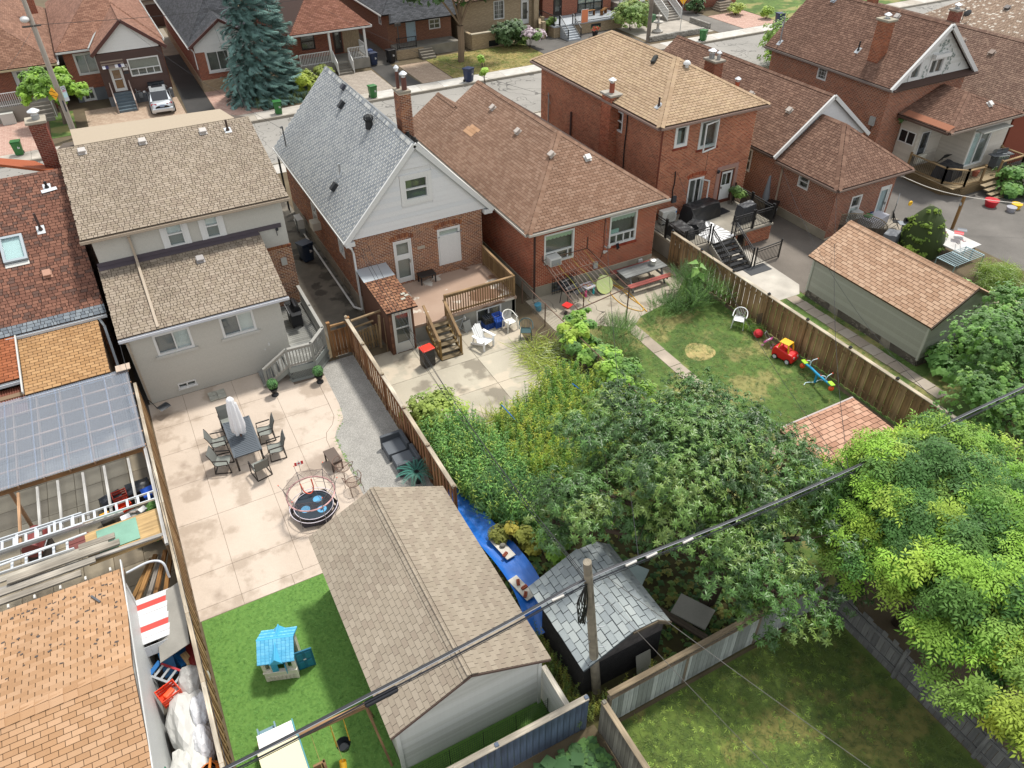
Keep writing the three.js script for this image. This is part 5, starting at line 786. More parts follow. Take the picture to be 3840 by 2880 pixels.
{const t=thing('back_shed','small sided outbuilding with brown door seen down the dark driveway','shed',[6.8,0,-94]);walls(t,4.6,8.6,-98,-91,2.6,sidingCream[0],{});roofSheet(t,'roof',granule(0x6b645c),[[[4.3,2.6,-90.6],[8.9,2.6,-90.6],[8.9,4,-95],[4.3,4,-95]],[[8.9,4,-95],[4.3,4,-95],[4.3,2.6,-98.5],[8.9,2.6,-98.5]]]);W(t,'door',at(box(1.6,2.1,.06),6.9,1.05,-90.96),paint(0x53362c));}
{
const t=thing('white_porch_bungalow','brick bungalow with brown hip roof and white railed porch right of spruce','house',[18.5,0,-73]);const sb=farShingle(t,[0x8d5f4c,0x986856,0x825544]);
const hs=[[1.0,1.5,2.2,2.8],[3.85,.85,4.6,2.8]],w=walls(t,15,21.2,-86,-69.3,3.3,brickRed,{S:hs});windowAt(t,w.S.F,...hs[0],{hbars:[.5],mat:paint(0x3a2a24)});doorAt(t,w.S.F,3.9,.87,4.55,2.75,{mat:paint(0x3c2a22),panes:[[.2,.2,.8,.9]]});fbox(t,'stone_facing',stoneM,w.S.F,4.7,.85,6.2,3.25,0,.04);
const h=hipZ(t,14.6,21.6,-87,-66.85,3.4,6.6,-83,-70.4,granule(0x4a342b));shingles(sb,h.roof,h.FS,h.oS);shingles(sb,h.roof,h.FE,h.oE);gutter(t,[14.6,3.3,-66.87],[21.6,3.3,-66.87],[0,0,1],eaveWhite);gutter(t,[21.6,3.3,-87],[21.6,3.3,-66.9],[1,0,0],eaveWhite);
W(t,'porch_floor',at(box(6.0,.8,2.3),18.2,.4,-68.15),conc(0xa6a196));for(const x of[17.9,21.0])W(t,'porch_post',at(box(.18,2.6,.18),x,2.1,-67.1),WHITE);whiteRail(t,[15.2,.8,-67.1],[17.85,.8,-67.1]);whiteRail(t,[19.4,.8,-67.1],[20.95,.8,-67.1]);whiteRail(t,[21.1,.8,-67.2],[21.1,.8,-69.2]);steps(t,18.65,1.2,-67.0,.8,4,conc(0x8b857b));for(const x of[18.0,19.35])whiteRail(t,[x,.8,-67.0],[x,.05,-65.9]);
}
{
const t=thing('dark_roof_house','brown brick house with dark roof and pale blue door behind the leafy street tree','house',[27,0,-73]);const sb=farShingle(t,[0x4a4c50,0x55575c,0x404246]);
const hs=[[1.75,.85,2.65,2.65],[4.0,1.65,5.1,2.5]],hw=[[14.2,2.2,14.9,3.1]],w=walls(t,24.0,30.2,-86,-69.6,3.5,brickBrown,{S:hs,W:hw});doorAt(t,w.S.F,1.8,.87,2.6,2.6,{mat:paint(0xa9c0cb)});windowAt(t,w.S.F,...hs[1],{hbars:[.5],vbars:[.5]});windowAt(t,w.W.F,...hw[0],{hbars:[.5]});
const h=hipZ(t,23.4,30.8,-87,-69.0,3.5,6.6,-82,-73.5,granule(0x242527));shingles(sb,h.roof,h.FW,h.oW);shingles(sb,h.roof,h.FS,h.oS);const p=roofSheet(t,'porch_roof',granule(0x242527),[[[23.6,3.0,-67.9],[30.4,3.0,-67.9],[30.4,3.6,-69.4],[24.6,4.2,-70.4]]],.1);shingles(sb,p,slopeFace(V3(23.6,3.01,-67.9),V3(1,0,0),V3(0,.72,-1.5)),[[.1,0],[6.7,0],[6.6,1.6],[.8,1.6]]);gutter(t,[23.4,3.42,-87],[23.4,3.42,-69.2],[-1,0,0],eaveWhite);
W(t,'porch_floor',at(box(6,.85,1.9),27.1,.42,-68.6),conc(0x9b968b));W(t,'stone_front',at(box(2.6,.8,.1),25.2,.4,-67.6),stoneM);whiteRail(t,[24.1,.85,-67.75],[25.9,.85,-67.75],.9,BLACK,.14,.008);W(t,'lamp_post',merged([rodG(V3(24.3,.8,-67.8),V3(24.3,3.0,-67.8),.05),at(box(.25,.25,.1),24.15,2.9,-67.7),at(box(.25,.25,.1),24.45,2.9,-67.7)]),M(0x4a4744));steps(t,26.6,1.3,-67.6,.85,4,conc(0x8f887c));
}
{
const t=thing('stone_house','pale stone faced house with white windows right of the street tree','house',[35,0,-72]);const w=walls(t,31.1,39.5,-84,-69.5,3.6,stoneM,{S:[[3.5,1.7,4.6,3.3],[6.4,.9,7.3,3.1]]});windowAt(t,w.S.F,3.5,1.7,4.6,3.3,{grid:[3,4],vbars:[.5]});doorAt(t,w.S.F,6.5,.95,7.2,3.05,{panes:[[.15,.2,.85,.9]]});
const h=hipZ(t,30.7,39.9,-85,-68.9,3.7,6.9,-80,-73.5,granule(0x54433a));const sb=farShingle(t,[0x84675a,0x8f7265]);shingles(sb,h.roof,h.FS,h.oS);shingles(sb,h.roof,h.FW,h.oW);
W(t,'terrace_wall',merged([at(box(4.2,1.3,.3),33.2,.65,-67.2),at(box(.3,1.3,2.2),31.2,.65,-68.3)]),stoneM);W(t,'coping',at(box(4.3,.08,.4),33.2,1.34,-67.2),conc(0xc7bca6));W(t,'cellar_window',at(box(1.0,.5,.05),33.3,.35,-67.03),M(0x1e2226,{roughness:.1}));for(const z of[-67.3,-69,-71])W(t,'stone_pier',at(box(.35,1.5,.35),38.6+(z+67)*-.5,.75,z),stoneM);W(t,'parapet',barG(V3(38.4,1.1,-67.3),V3(40.4,1.1,-71),.25,.5),stoneM);W(t,'porch_post',at(box(.4,3.3,.4),38.9,1.65,-69.2),stoneM);
}
{
const t=thing('grey_porch_house','brick house with grey painted porch, black railings and a wide window','house',[44,0,-71]);const hs=[[4.0,1.1,7.0,3.3],[1.2,.85,2.2,3.0]],w=walls(t,40.2,48.2,-84,-70.0,3.6,brickRed,{S:hs});windowAt(t,w.S.F,...hs[0],{vbars:[.33,.66],hbars:[.35],mat:paint(0x24282d),blinds:[[0,.35,1,1,0xb7b7ae]]});doorAt(t,w.S.F,1.3,.87,2.1,2.95,{mat:paint(0x2a221f),panes:[[.2,.3,.8,.9]]});
hipZ(t,39.8,48.6,-85,-69.5,3.7,6.5,-80,-74,granule(0x5a4a40));const grey=paint(0xb9bfc4);
W(t,'porch_floor',at(box(8.1,.12,3.2),43.6,1.0,-68.3),grey);W(t,'porch_base',at(box(7.9,.94,3.0),43.6,.47,-68.3),stoneM);steps(t,41.0,1.4,-66.7,1.05,6,grey,.26);W(t,'cellar_window',at(box(1.1,.4,.05),44.4,.55,-66.78),M(0x2c3034,{roughness:.1}));whiteRail(t,[39.7,1.06,-66.85],[40.25,1.06,-66.85],.9,BLACK,.13,.008);whiteRail(t,[42,1.06,-66.8],[47.5,1.06,-66.8],.9,BLACK,.13,.008);for(const x of[40.3,41.7])whiteRail(t,[x,1.06,-66.8],[x,.1,-65.2],.9,BLACK,.16,.008);whiteRail(t,[39.7,1.06,-66.9],[39.7,1.06,-69.8],.9,BLACK,.13,.008);
}
{
const t=thing('white_railed_house','house with white railed porch and tall stairs, two flags hung on it','house',[51.5,0,-72]);const w=walls(t,48.6,55.5,-86,-71.5,4,brickRed,{S:[[1.5,1.8,3.2,3.4]]});windowAt(t,w.S.F,1.5,1.8,3.2,3.4,{vbars:[.5]});hipZ(t,48.2,56,-87,-71,4,7,-82,-75,granule(0x4f4038));
W(t,'porch_floor',at(box(6.0,1.5,2.2),51.8,.75,-70.3),conc(0xa8a49c));W(t,'stone_front',at(box(4.6,1.3,.1),51,.65,-69.15),stoneM);whiteRail(t,[48.9,1.5,-69.2],[52.9,1.5,-69.2],.95,WHITE,.13);for(const x of[48.9,52.9])W(t,'porch_post',at(box(.22,3.4,.22),x,2.6,-69.3),WHITE);steps(t,53.6,1.6,-69.1,1.5,8,conc(0xa59f95),.34);for(const x of[52.8,54.5])whiteRail(t,[x,1.5,-69.1],[x,.1,-66.4],.95,WHITE,.13);W(t,'cellar_window',at(box(.5,.6,.05),50.0,.6,-69.08),M(0x9fb6bc,{roughness:.1}));
}
{const t=thing('stepped_entry_house','brick house at the top with stone entry steps and dark mat','house',[60.5,0,-72]);walls(t,57.2,64,-86,-69,4,brickRed,{});hipZ(t,56.9,64.4,-87,-68.6,4,7,-82,-74,granule(0x4f4038));for(let i=0;i<4;i++)W(t,'step',at(box(2.6-i*.3,.18,1.5-i*.3),61.2,.09+i*.18,-67.3-i*.15),conc(0x998c7c));W(t,'door_mat',at(box(.9,.03,.5),61,.74,-68.0),M(0x1e1f22));}
// =================== fences ===================
function fence(name,label,a,b,h,o={}){// a, b: [x, z]
const t=thing(name,label,'fence',[(a[0]+b[0])/2,0,(a[1]+b[1])/2]);const A=V3(a[0],0,a[1]),Bq=V3(b[0],0,b[1]),d=Bq.clone().sub(A),len=d.length(),ang=Math.atan2(-d.z,d.x);d.normalize();
const side=V3(-d.z,0,d.x),bw=o.bw||.14,gap=o.gap??.012,n=Math.floor(len/(bw+gap)),hex=o.hex||[0x8d6d48,0x98784f,0x836440,0xa18158],ms=hex.map((x)=>(o.paint?paint(x,{map:T.weather}):oldwood(x))),cap=o.cap===undefined?oldwood(0xb5a58d):o.cap,np=Math.max(1,Math.round(len/(o.post||2.45)));
const put=(name,g,m,s,off,y,rz=0)=>{const p=A.clone().addScaledVector(d,s).addScaledVector(side,off);return W(t,name,g,m,new THREE.Matrix4().compose(V3(p.x,y,p.z),new THREE.Quaternion().setFromEuler(new THREE.Euler(0,ang,rz)),V3(1,1,1)));};
for(let i=0;i<n;i++){const s=(i+.5)*len/n,off=o.alt?(i%2?.02:-.02):.03*(o.face||1),hh=h-.06 -(o.ragged||0)*R();put('board',box(o.alt?bw*1.22:bw,hh,.02),pick(ms),s,off,.03+hh/2,(R()- .5)*.008);}
for(const y of o.rails||[.35,h-.3])put('rail',box(len,.085,.04),ms[0],len/2,0,y);
for(let i=0;i<=np;i++){const s=Math.min(len-.05,Math.max(.05,i*len/np));put('post',box(.1,h+(o.postUp??.06),.1),o.postM||oldwood(hex[0]),s,0,(h+(o.postUp??.06))/2);if(o.postCap){const pc=put('post_cap',merged([box(.115,.03,.115),at(cyl(.03,.075,.05,4),0,.04,0,0,.785)]),o.postCap,s,0,h+.08);}}
if(cap){const seg=Math.max(1,Math.round(len/2.45));for(let i=0;i<seg;i++)put('cap_rail',box(len/seg-.01,.035,o.capW||.15),Array.isArray(cap)?pick(cap):cap,(i+.5)*len/seg,0,h+.005);}
return t;
}
const paleCap=[oldwood(0xcdbfa9),oldwood(0xc3b49d),oldwood(0xd6cab6)];
fence('board_fence','brown board fence between the gravel strip and the weedy yard',[6.2,-27.45],[6.2,-16.1],1.78,{alt:true,cap:paleCap,postUp:.1,hex:[0x8f6240,0x9b6d48,0x855a3a,0xa67a52],postCap:oldwood(0xc4b49a)});
fence('board_fence','weathered brown shadow board fence behind the toys on the lawn',[23.28,-27.0],[23.5,-8.6],1.76,{alt:true,cap:paleCap,capW:.17,hex:[0xa08059,0xa98a63,0x937450,0xb3956d,0x8a6f4c],postCap:M(0x25282a),gap:.03});
fence('board_fence','narrow board fence seen from above along the left side of the patio',[-2.4,-27.0],[-2.36,-8.3],1.8,{alt:true,cap:paleCap,hex:[0xa07c50,0xab875a,0x947146,0xb89566],postUp:.02,capW:.11});
fence('board_fence','brown fence end running right from the sage garage corner',[31.5,-15.1],[36.5,-12.4],1.7,{alt:true,cap:paleCap,hex:[0x86633f,0x8f6c46,0x7b5a39]});
fence('board_fence','brown fence piece behind the yellow green tree at the right edge',[23.55,-8.72],[30,-8.8],1.7,{alt:true,cap:paleCap,hex:[0x8f714a,0x86673f,0x7a5f3d],postCap:M(0x25282a)});
fence('blue_board_fence','slate blue painted board fence at the bottom edge',[6.25,-8.05],[1.0,-8.05],1.55,{bw:.17,gap:.006,hex:[0x5f6f86,0x64748b,0x5a697f],paint:true,cap:paleCap,capW:.16,face:-1,rails:[.3,.95],postM:paint(0x5d6c82)});
const whitewash=[0xb4bbb6,0xc3cac5,0xa3a9a4,0x999f99,0xcbd1cc];
{
const t=fence('whitewashed_fence','peeling whitewashed plank fence with lattice strip along the shady lawn',[6.75,-7.85],[14.5,-7.9],1.36,{bw:.15,gap:.01,hex:whitewash,cap:oldwood(0x9c8a72),capW:.14,ragged:.04,face:1,post:2.75,postM:oldwood(0x8c7f6c)});
for(let i=0;i<105;i++)W(t,'lattice_slat',at(box(.012,.3,.03),6.85+i*.072,1.45,-7.86+(i%2)*.016,0,0,i%2?.9:-.9),oldwood(0x8d8475));W(t,'cap_rail',at(box(7.75,.04,.15),10.62,1.6,-7.87,0,.006,0),oldwood(0x9d8b70));
}
fence('whitewashed_fence','grey plank fence running out of the picture at bottom centre',[6.55,-7.8],[6.5,4],1.5,{bw:.15,hex:[0x8f8a7e,0x9a9588,0x837e72],cap:oldwood(0xab9a80),face:1});
fence('grey_fence','broken grey plank fence under the yellow green tree',[14.66,-7.7],[14.75,5],1.3,{bw:.16,hex:[0x7f7f7d,0x8b8b88,0x717170],cap:null,ragged:.2,face:-1});
{// lattice of the vine fence: wire mesh with posts
const t=thing('wire_fence','rusty chain link fence under the vines between the two yards','fence',[14.7,0,-24]);const g=[];const z0=-27.2,z1=-14,rust=M(0x6b5446,{roughness:.9});
W(t,'top_rail',merged([rodG(V3(14.72,1.2,z0),V3(14.72,1.2,z1),.022)]),rust);for(let z=z0;z<=z1;z+=2.2)W(t,'post',rodG(V3(14.72,0,z),V3(14.72,1.25,z),.03),rust);
for(let z=z0;z<z1-1.1;z+=.16)for(const s of[-1,1])g.push(rodG(V3(14.72+s*.003,.05,s>0?z:z+1.1),V3(14.72+s*.003,1.18,s>0?z+1.1:z),.0035,3));const w=W(t,'wire_mesh',merged(g),M(0x8b8780));w.userData.kind='stuff';
}
{const t=thing('side_gate','brown board gate closing the alley beside the deck','gate',[5.8,0,-27.4]);for(let i=0;i<5;i++)W(t,'board',at(box(.13,1.35,.02),5.52+i*.145,.72,-27.35),oldwood(pick([0x96683f,0x8a5e38,0xa17348])));for(const y of[.25,1.3])W(t,'rail',at(box(.8,.09,.04),5.82,y,-27.38),oldwood(0x96683f));W(t,'top_rail',at(box(.8,.09,.08),5.82,1.62,-27.36),oldwood(0xb08a5e));for(const x of[5.38,6.26])W(t,'post',merged([at(box(.12,1.8,.12),x,.9,-27.37),at(box(.15,.04,.15),x,1.82,-27.37)]),oldwood(0xa0764c));}
{const t=thing('old_gate','weathered slatted gate leaning between the fence and the cellar closet','gate',[7,0,-26.9]);for(let i=0;i<8;i++)W(t,'board',at(box(.09,1.15,.02),6.45+i*.135,.7,-26.9-i*.03,0,0,i*.006),oldwood(pick([0x96805e,0x857050,0xa28c68])));for(const y of[.45,1.1])W(t,'rail',at(box(1.15,.08,.04),6.92,y,-27.03,0,.2),oldwood(0x8f7856));W(t,'top_rail',barG(V3(6.3,1.85,-27.0),V3(7.75,1.75,-27.3),.1,.06),oldwood(0xb09673));W(t,'top_rail',barG(V3(6.3,1.5,-26.95),V3(7.3,1.45,-27.15),.06,.06),oldwood(0xa58c69));W(t,'post',at(box(.09,1.7,.09),7.5,.85,-27.05,0,0,-.06),oldwood(0xb8a07c));W(t,'broom_handle',rodG(V3(7.6,0,-26.6),V3(7.7,1.6,-26.9),.018),oldwood(0xa58c6a));}
// tan garage
{
const t=thing('tan_roof_garage','white sided garage with wide tan shingle roof beside the playhouse','garage',[3.5,0,-12.4]);const sb=shingleBag(t,[0x9f9382,0xa39786,0x9b8f7e,0x978a7a]);
const rib=[0xdcdcd4,0xe3e3dc,0xd5d5cc].map((h)=>paint(h));walls(t,1.55,5.5,-15.6,-9.28,2.3,rib[0],{},{S:[[0,0],[3.95,0],[3.95,2.3],[1.92,3.28],[0,2.3]]});siding(t,face('S',1.55,0,-9.28),[[0,.12],[3.95,.12],[3.95,2.3],[1.92,3.3],[0,2.3]],[],.1,rib,{gable:true});siding(t,face('W',1.55,0,-15.6),[[0,.1],[6.3,.1],[6.3,2.3],[0,2.3]],[],.1,rib);for(const x of[1.54,5.5])W(t,'corner_trim',at(box(.1,2.3,.1),x,1.15,-9.27),rib[1]);
const r=gableZ(t,1.34,5.68,-15.82,-9.0,2.38,3.42,granule(0x5d5348),{xm:3.48,th:.08});shingles(sb,r.roof,r.FW,quad(r.len,r.sw),{w:.27,e:.15,gap:.011,ext:.97});shingles(sb,r.roof,r.FE,quad(r.len,r.se),{w:.27,e:.15,gap:.011,ext:.97});ridgeCaps(sb,r.roof,V3(3.48,3.43,-15.82),V3(3.48,3.43,-9.0),r.nW,r.nE,{w:.2});W(t,'drip_edge',merged([barG(V3(1.34,2.35,-8.99),V3(3.48,3.38,-8.99),.02,.07),barG(V3(5.68,2.35,-8.99),V3(3.48,3.38,-8.99),.02,.07)]),M(0x5b4a42));
// low side panel by the blue fence
const p=thing('sided_panel','low white ribbed fence panel with worn top, right of the tan garage end','fence',[5.65,0,-8.7]);siding(p,face('W',5.62,0,-9.3),[[0,.05],[1.25,.05],[1.25,1.5],[0,1.5]],[],.1,rib);W(p,'cap',at(box(.14,.05,1.35),5.68,1.52,-8.68),oldwood(0xc9c2b4));W(p,'core',at(box(.08,1.5,1.25),5.68,.75,-8.68),rib[0]);
}
// sage garage
{
const t=thing('sage_garage','pale sage sided garage with light brown gable roof beyond the board fence','garage',[29.1,0,-18]);const sb=shingleBag(t,[0xb8957a,0xbf9d82,0xb08d72,0xc4a388]);
walls(t,27.15,31.1,-21.2,-14.8,2.15,sidingSage[0],{},{y0:.3,S:[[0,.3],[3.95,.3],[3.95,2.15],[1.97,3.2],[0,2.15]]});const W0=face('W',27.15,0,-21.2),S0=face('S',27.15,0,-14.8);siding(t,W0,[[0,.35],[6.4,.35],[6.4,2.12],[0,2.12]],[],.105,sidingSage);siding(t,S0,[[0,.35],[3.95,.35],[3.95,2.15],[1.97,3.2],[0,2.15]],[],.105,sidingSage,{gable:true});for(const z of[-14.79,-21.18])W(t,'corner_trim',at(box(.1,1.85,.1),27.14,1.22,z),paint(0xc3c6ba));
const stained=M(0xffffff,{roughness:1,bumpMap:B.rough,bumpScale:.004,map:tex(512,3,(x,y,i,j)=>{const a=N2(x,y,7,5);return mix3(a>.5?[.27,.25,.23]:[.62,.60,.55],[.42,.40,.36],N1(x,y,16,4));})});fbox(t,'foundation',stained,W0,0,0,6.4,.36,-.2,.03);fbox(t,'foundation',stained,S0,.03,0,3.95,.34,-.2,.03);
const r=gableZ(t,26.88,31.38,-21.4,-14.6,2.15,3.38,granule(0x5f4634),{th:.08});shingles(sb,r.roof,r.FW,quad(r.len,r.sw),{w:.33,e:.165});shingles(sb,r.roof,r.FE,quad(r.len,r.se),{w:.33,e:.165,hidden:true});ridgeCaps(sb,r.roof,V3(29.13,3.39,-21.4),V3(29.13,3.39,-14.6),r.nW,r.nE,{w:.2});W(t,'rake_board',merged([barG(V3(26.9,2.08,-14.58),V3(29.13,3.32,-14.58),.03,.12),barG(V3(31.36,2.08,-14.58),V3(29.13,3.32,-14.58),.03,.12)]),paint(0x5d4a3f));
}
{// shed with the pinkish roof
const t=thing('garden_shed','small shed with pinkish tan shingle roof against the board fence','shed',[19,0,-11.5]);const sb=shingleBag(t,[0xbd9178,0xc79b82,0xb2876f,0xcda48b]);walls(t,17.35,20.45,-12.6,-9.6,1.95,[paint(0x7d6a5a)],{});
const r=roofSheet(t,'roof',granule(0x6d5244),[[[17.1,2.02,-9.0],[20.65,2.02,-9.0],[20.65,2.16,-12.92],[17.1,2.16,-12.92]]],.08);shingles(sb,r,slopeFace(V3(17.1,2.03,-9.0),V3(1,0,0),V3(0,.14,-3.92)),quad(3.55,3.92),{w:.33,e:.2});W(t,'drip_edge',merged([at(box(3.58,.1,.06),18.88,2.15,-12.95)]),metal(0x9c928f,{metalness:.3}));
}
{// blue-grey shed
const t=thing('grey_shed','black papered shed with pale blue grey shingle roof under the dark tree','shed',[7.9,0,-10]);const sb=shingleBag(t,[0xa1a9aa,0xa8b0b0,0x99a1a3,0xafb6b5]);const felt=M(0x2a2829,{map:T.leafy,roughness:1,bumpMap:B.rough,bumpScale:.008});
walls(t,6.65,9.2,-11.1,-8.85,1.7,felt,{},{S:[[0,0],[2.55,0],[2.55,1.95],[2.05,2.36],[1.3,2.38],[0,1.75]]});
const za=-11.6,zb=-8.62,l=zb-za,rf=roofSheet(t,'roof',granule(0x565e62),[[[6.46,1.72,za],[6.46,1.72,zb],[7.95,2.44,zb],[7.95,2.44,za]],[[7.95,2.44,za],[7.95,2.44,zb],[8.72,2.42,zb],[8.72,2.42,za]],[[8.72,2.42,za],[8.72,2.42,zb],[9.2,2.02,zb],[9.2,2.02,za]]],.05);for(const[p,q]of[[[6.46,1.73],[7.95,2.45]],[[7.95,2.45],[8.72,2.43]]])shingles(sb,rf,slopeFace(V3(p[0],p[1],za),V3(0,0,1),V3(q[0]- p[0],q[1]- p[1],0)),quad(l,Math.hypot(q[0]- p[0],q[1]- p[1])),{w:.34,e:.2,jit:.02,off:.4});shingles(sb,rf,slopeFace(V3(9.2,2.03,zb),V3(0,0,-1),V3(-.48,.4,0)),quad(l,.62),{w:.34,e:.2});W(t,'rake_board',merged([barG(V3(9.22,1.98,-8.6),V3(8.72,2.4,-8.6),.04,.1),barG(V3(8.72,2.38,-8.6),V3(7.95,2.4,-8.6),.04,.08)]),oldwood(0x776a58));W(t,'felt_gable',FPshape(),M(0x5b5654,{map:T.leafy,roughness:1}));
function FPshape(){const s=new THREE.Shape([[.05,1.45],[2.5,1.45],[2.5,1.96],[2.04,2.35],[1.3,2.37],[.05,1.76]].map((p)=>new THREE.Vector2(...p)));return new THREE.ExtrudeGeometry(s,{depth:.03,bevelEnabled:false}).translate(6.65,0,-8.82);}
single('leaning_board','pale board leaning on the black wall of the grey shed','board',box(.5,.75,.03),paint(0xb9b7ac),[8.55,.42,-8.65],0).rotation.set(-.3,.05,-.05);single('dark_plank','long weathered plank lying beside the grey shed','plank',box(2.8,.08,.2),oldwood(0x6b5f50),[10.0,.5,-9.7],-1.05).rotation.z=-.15;single('pale_panel','pale panel lying near the trunk of the dark tree','panel',box(.8,.05,1.1),paint(0xa9a79c),[10.9,.3,-9.4],.5);single('foam_sheet','broken pale blue sheet beside the roof of the grey shed','sheet',box(1.0,.04,.8),paint(0xa9bdbb),[9.9,.5,-11.2],.6);
}
{// shed at the lower left
const t=thing('tan_shingle_shed','low shed with worn tan shingle roof in the lower left corner','shed',[-6,0,-13]);const sb=shingleBag(t,[0xb58e6a,0xba9471,0xae8763,0xbf9a78]);walls(t,-10,-3.72,-17.0,-9,2.15,paint(0xd5d8d6),{},{E:[[.2,0],[7.8,0],[7.8,2.15],[4.2,2.85],[.2,2.15]]});
const r=roofSheet(t,'roof',granule(0x574230),[[[-10.4,2.32,-17.3],[-3.66,2.32,-17.3],[-3.66,3.05,-13.3],[-10.4,3.05,-13.3]],[[-3.66,3.05,-13.3],[-10.4,3.05,-13.3],[-10.4,2.1,-8.4],[-3.66,2.1,-8.4]]],.08);
const F1=slopeFace(V3(-3.66,2.33,-17.3),V3(-1,0,0),V3(0,.73,4)),F2=slopeFace(V3(-10.4,2.11,-8.4),V3(1,0,0),V3(0,.95,-4.9));shingles(sb,r,F1,quad(4.5,4.06),{w:.31,e:.15});shingles(sb,r,F2,[[2.6,0],[6.74,0],[6.74,4.98],[2.6,4.98]],{w:.31,e:.15,gap:.014});ridgeCaps(sb,r,V3(-8,3.06,-13.3),V3(-3.66,3.06,-13.3),nrm(F1),nrm(F2),{w:.2,step:.3});
for(let i=0;i<90;i++)W(r,'tar_spot',box(rr(.03,.1),rr(.03,.06),.006).clone().applyMatrix4(onF(F1,rr(.2,4.2),.4+3*Math.pow(R(),1.6),.034,-.05,0,rr(-.5,.5))),M(0x4a4340));W(t,'vent_strip',box(.05,.45,.03).clone().applyMatrix4(onF(F1,.75,1.0,.06,0,0,.5)),M(0x50545a));W(t,'edge_trim',merged([at(box(.03,.12,8.9),-3.65,2.6,-12.9)].map((g)=>g)),paint(0xdadcda)).visible=true;
for(let i=0;i<6;i++)W(t,'rafter_end',at(box(.05,.06,.12),-4.0-i*.65,2.36,-17.4),paint(0xd8d4cc));
}
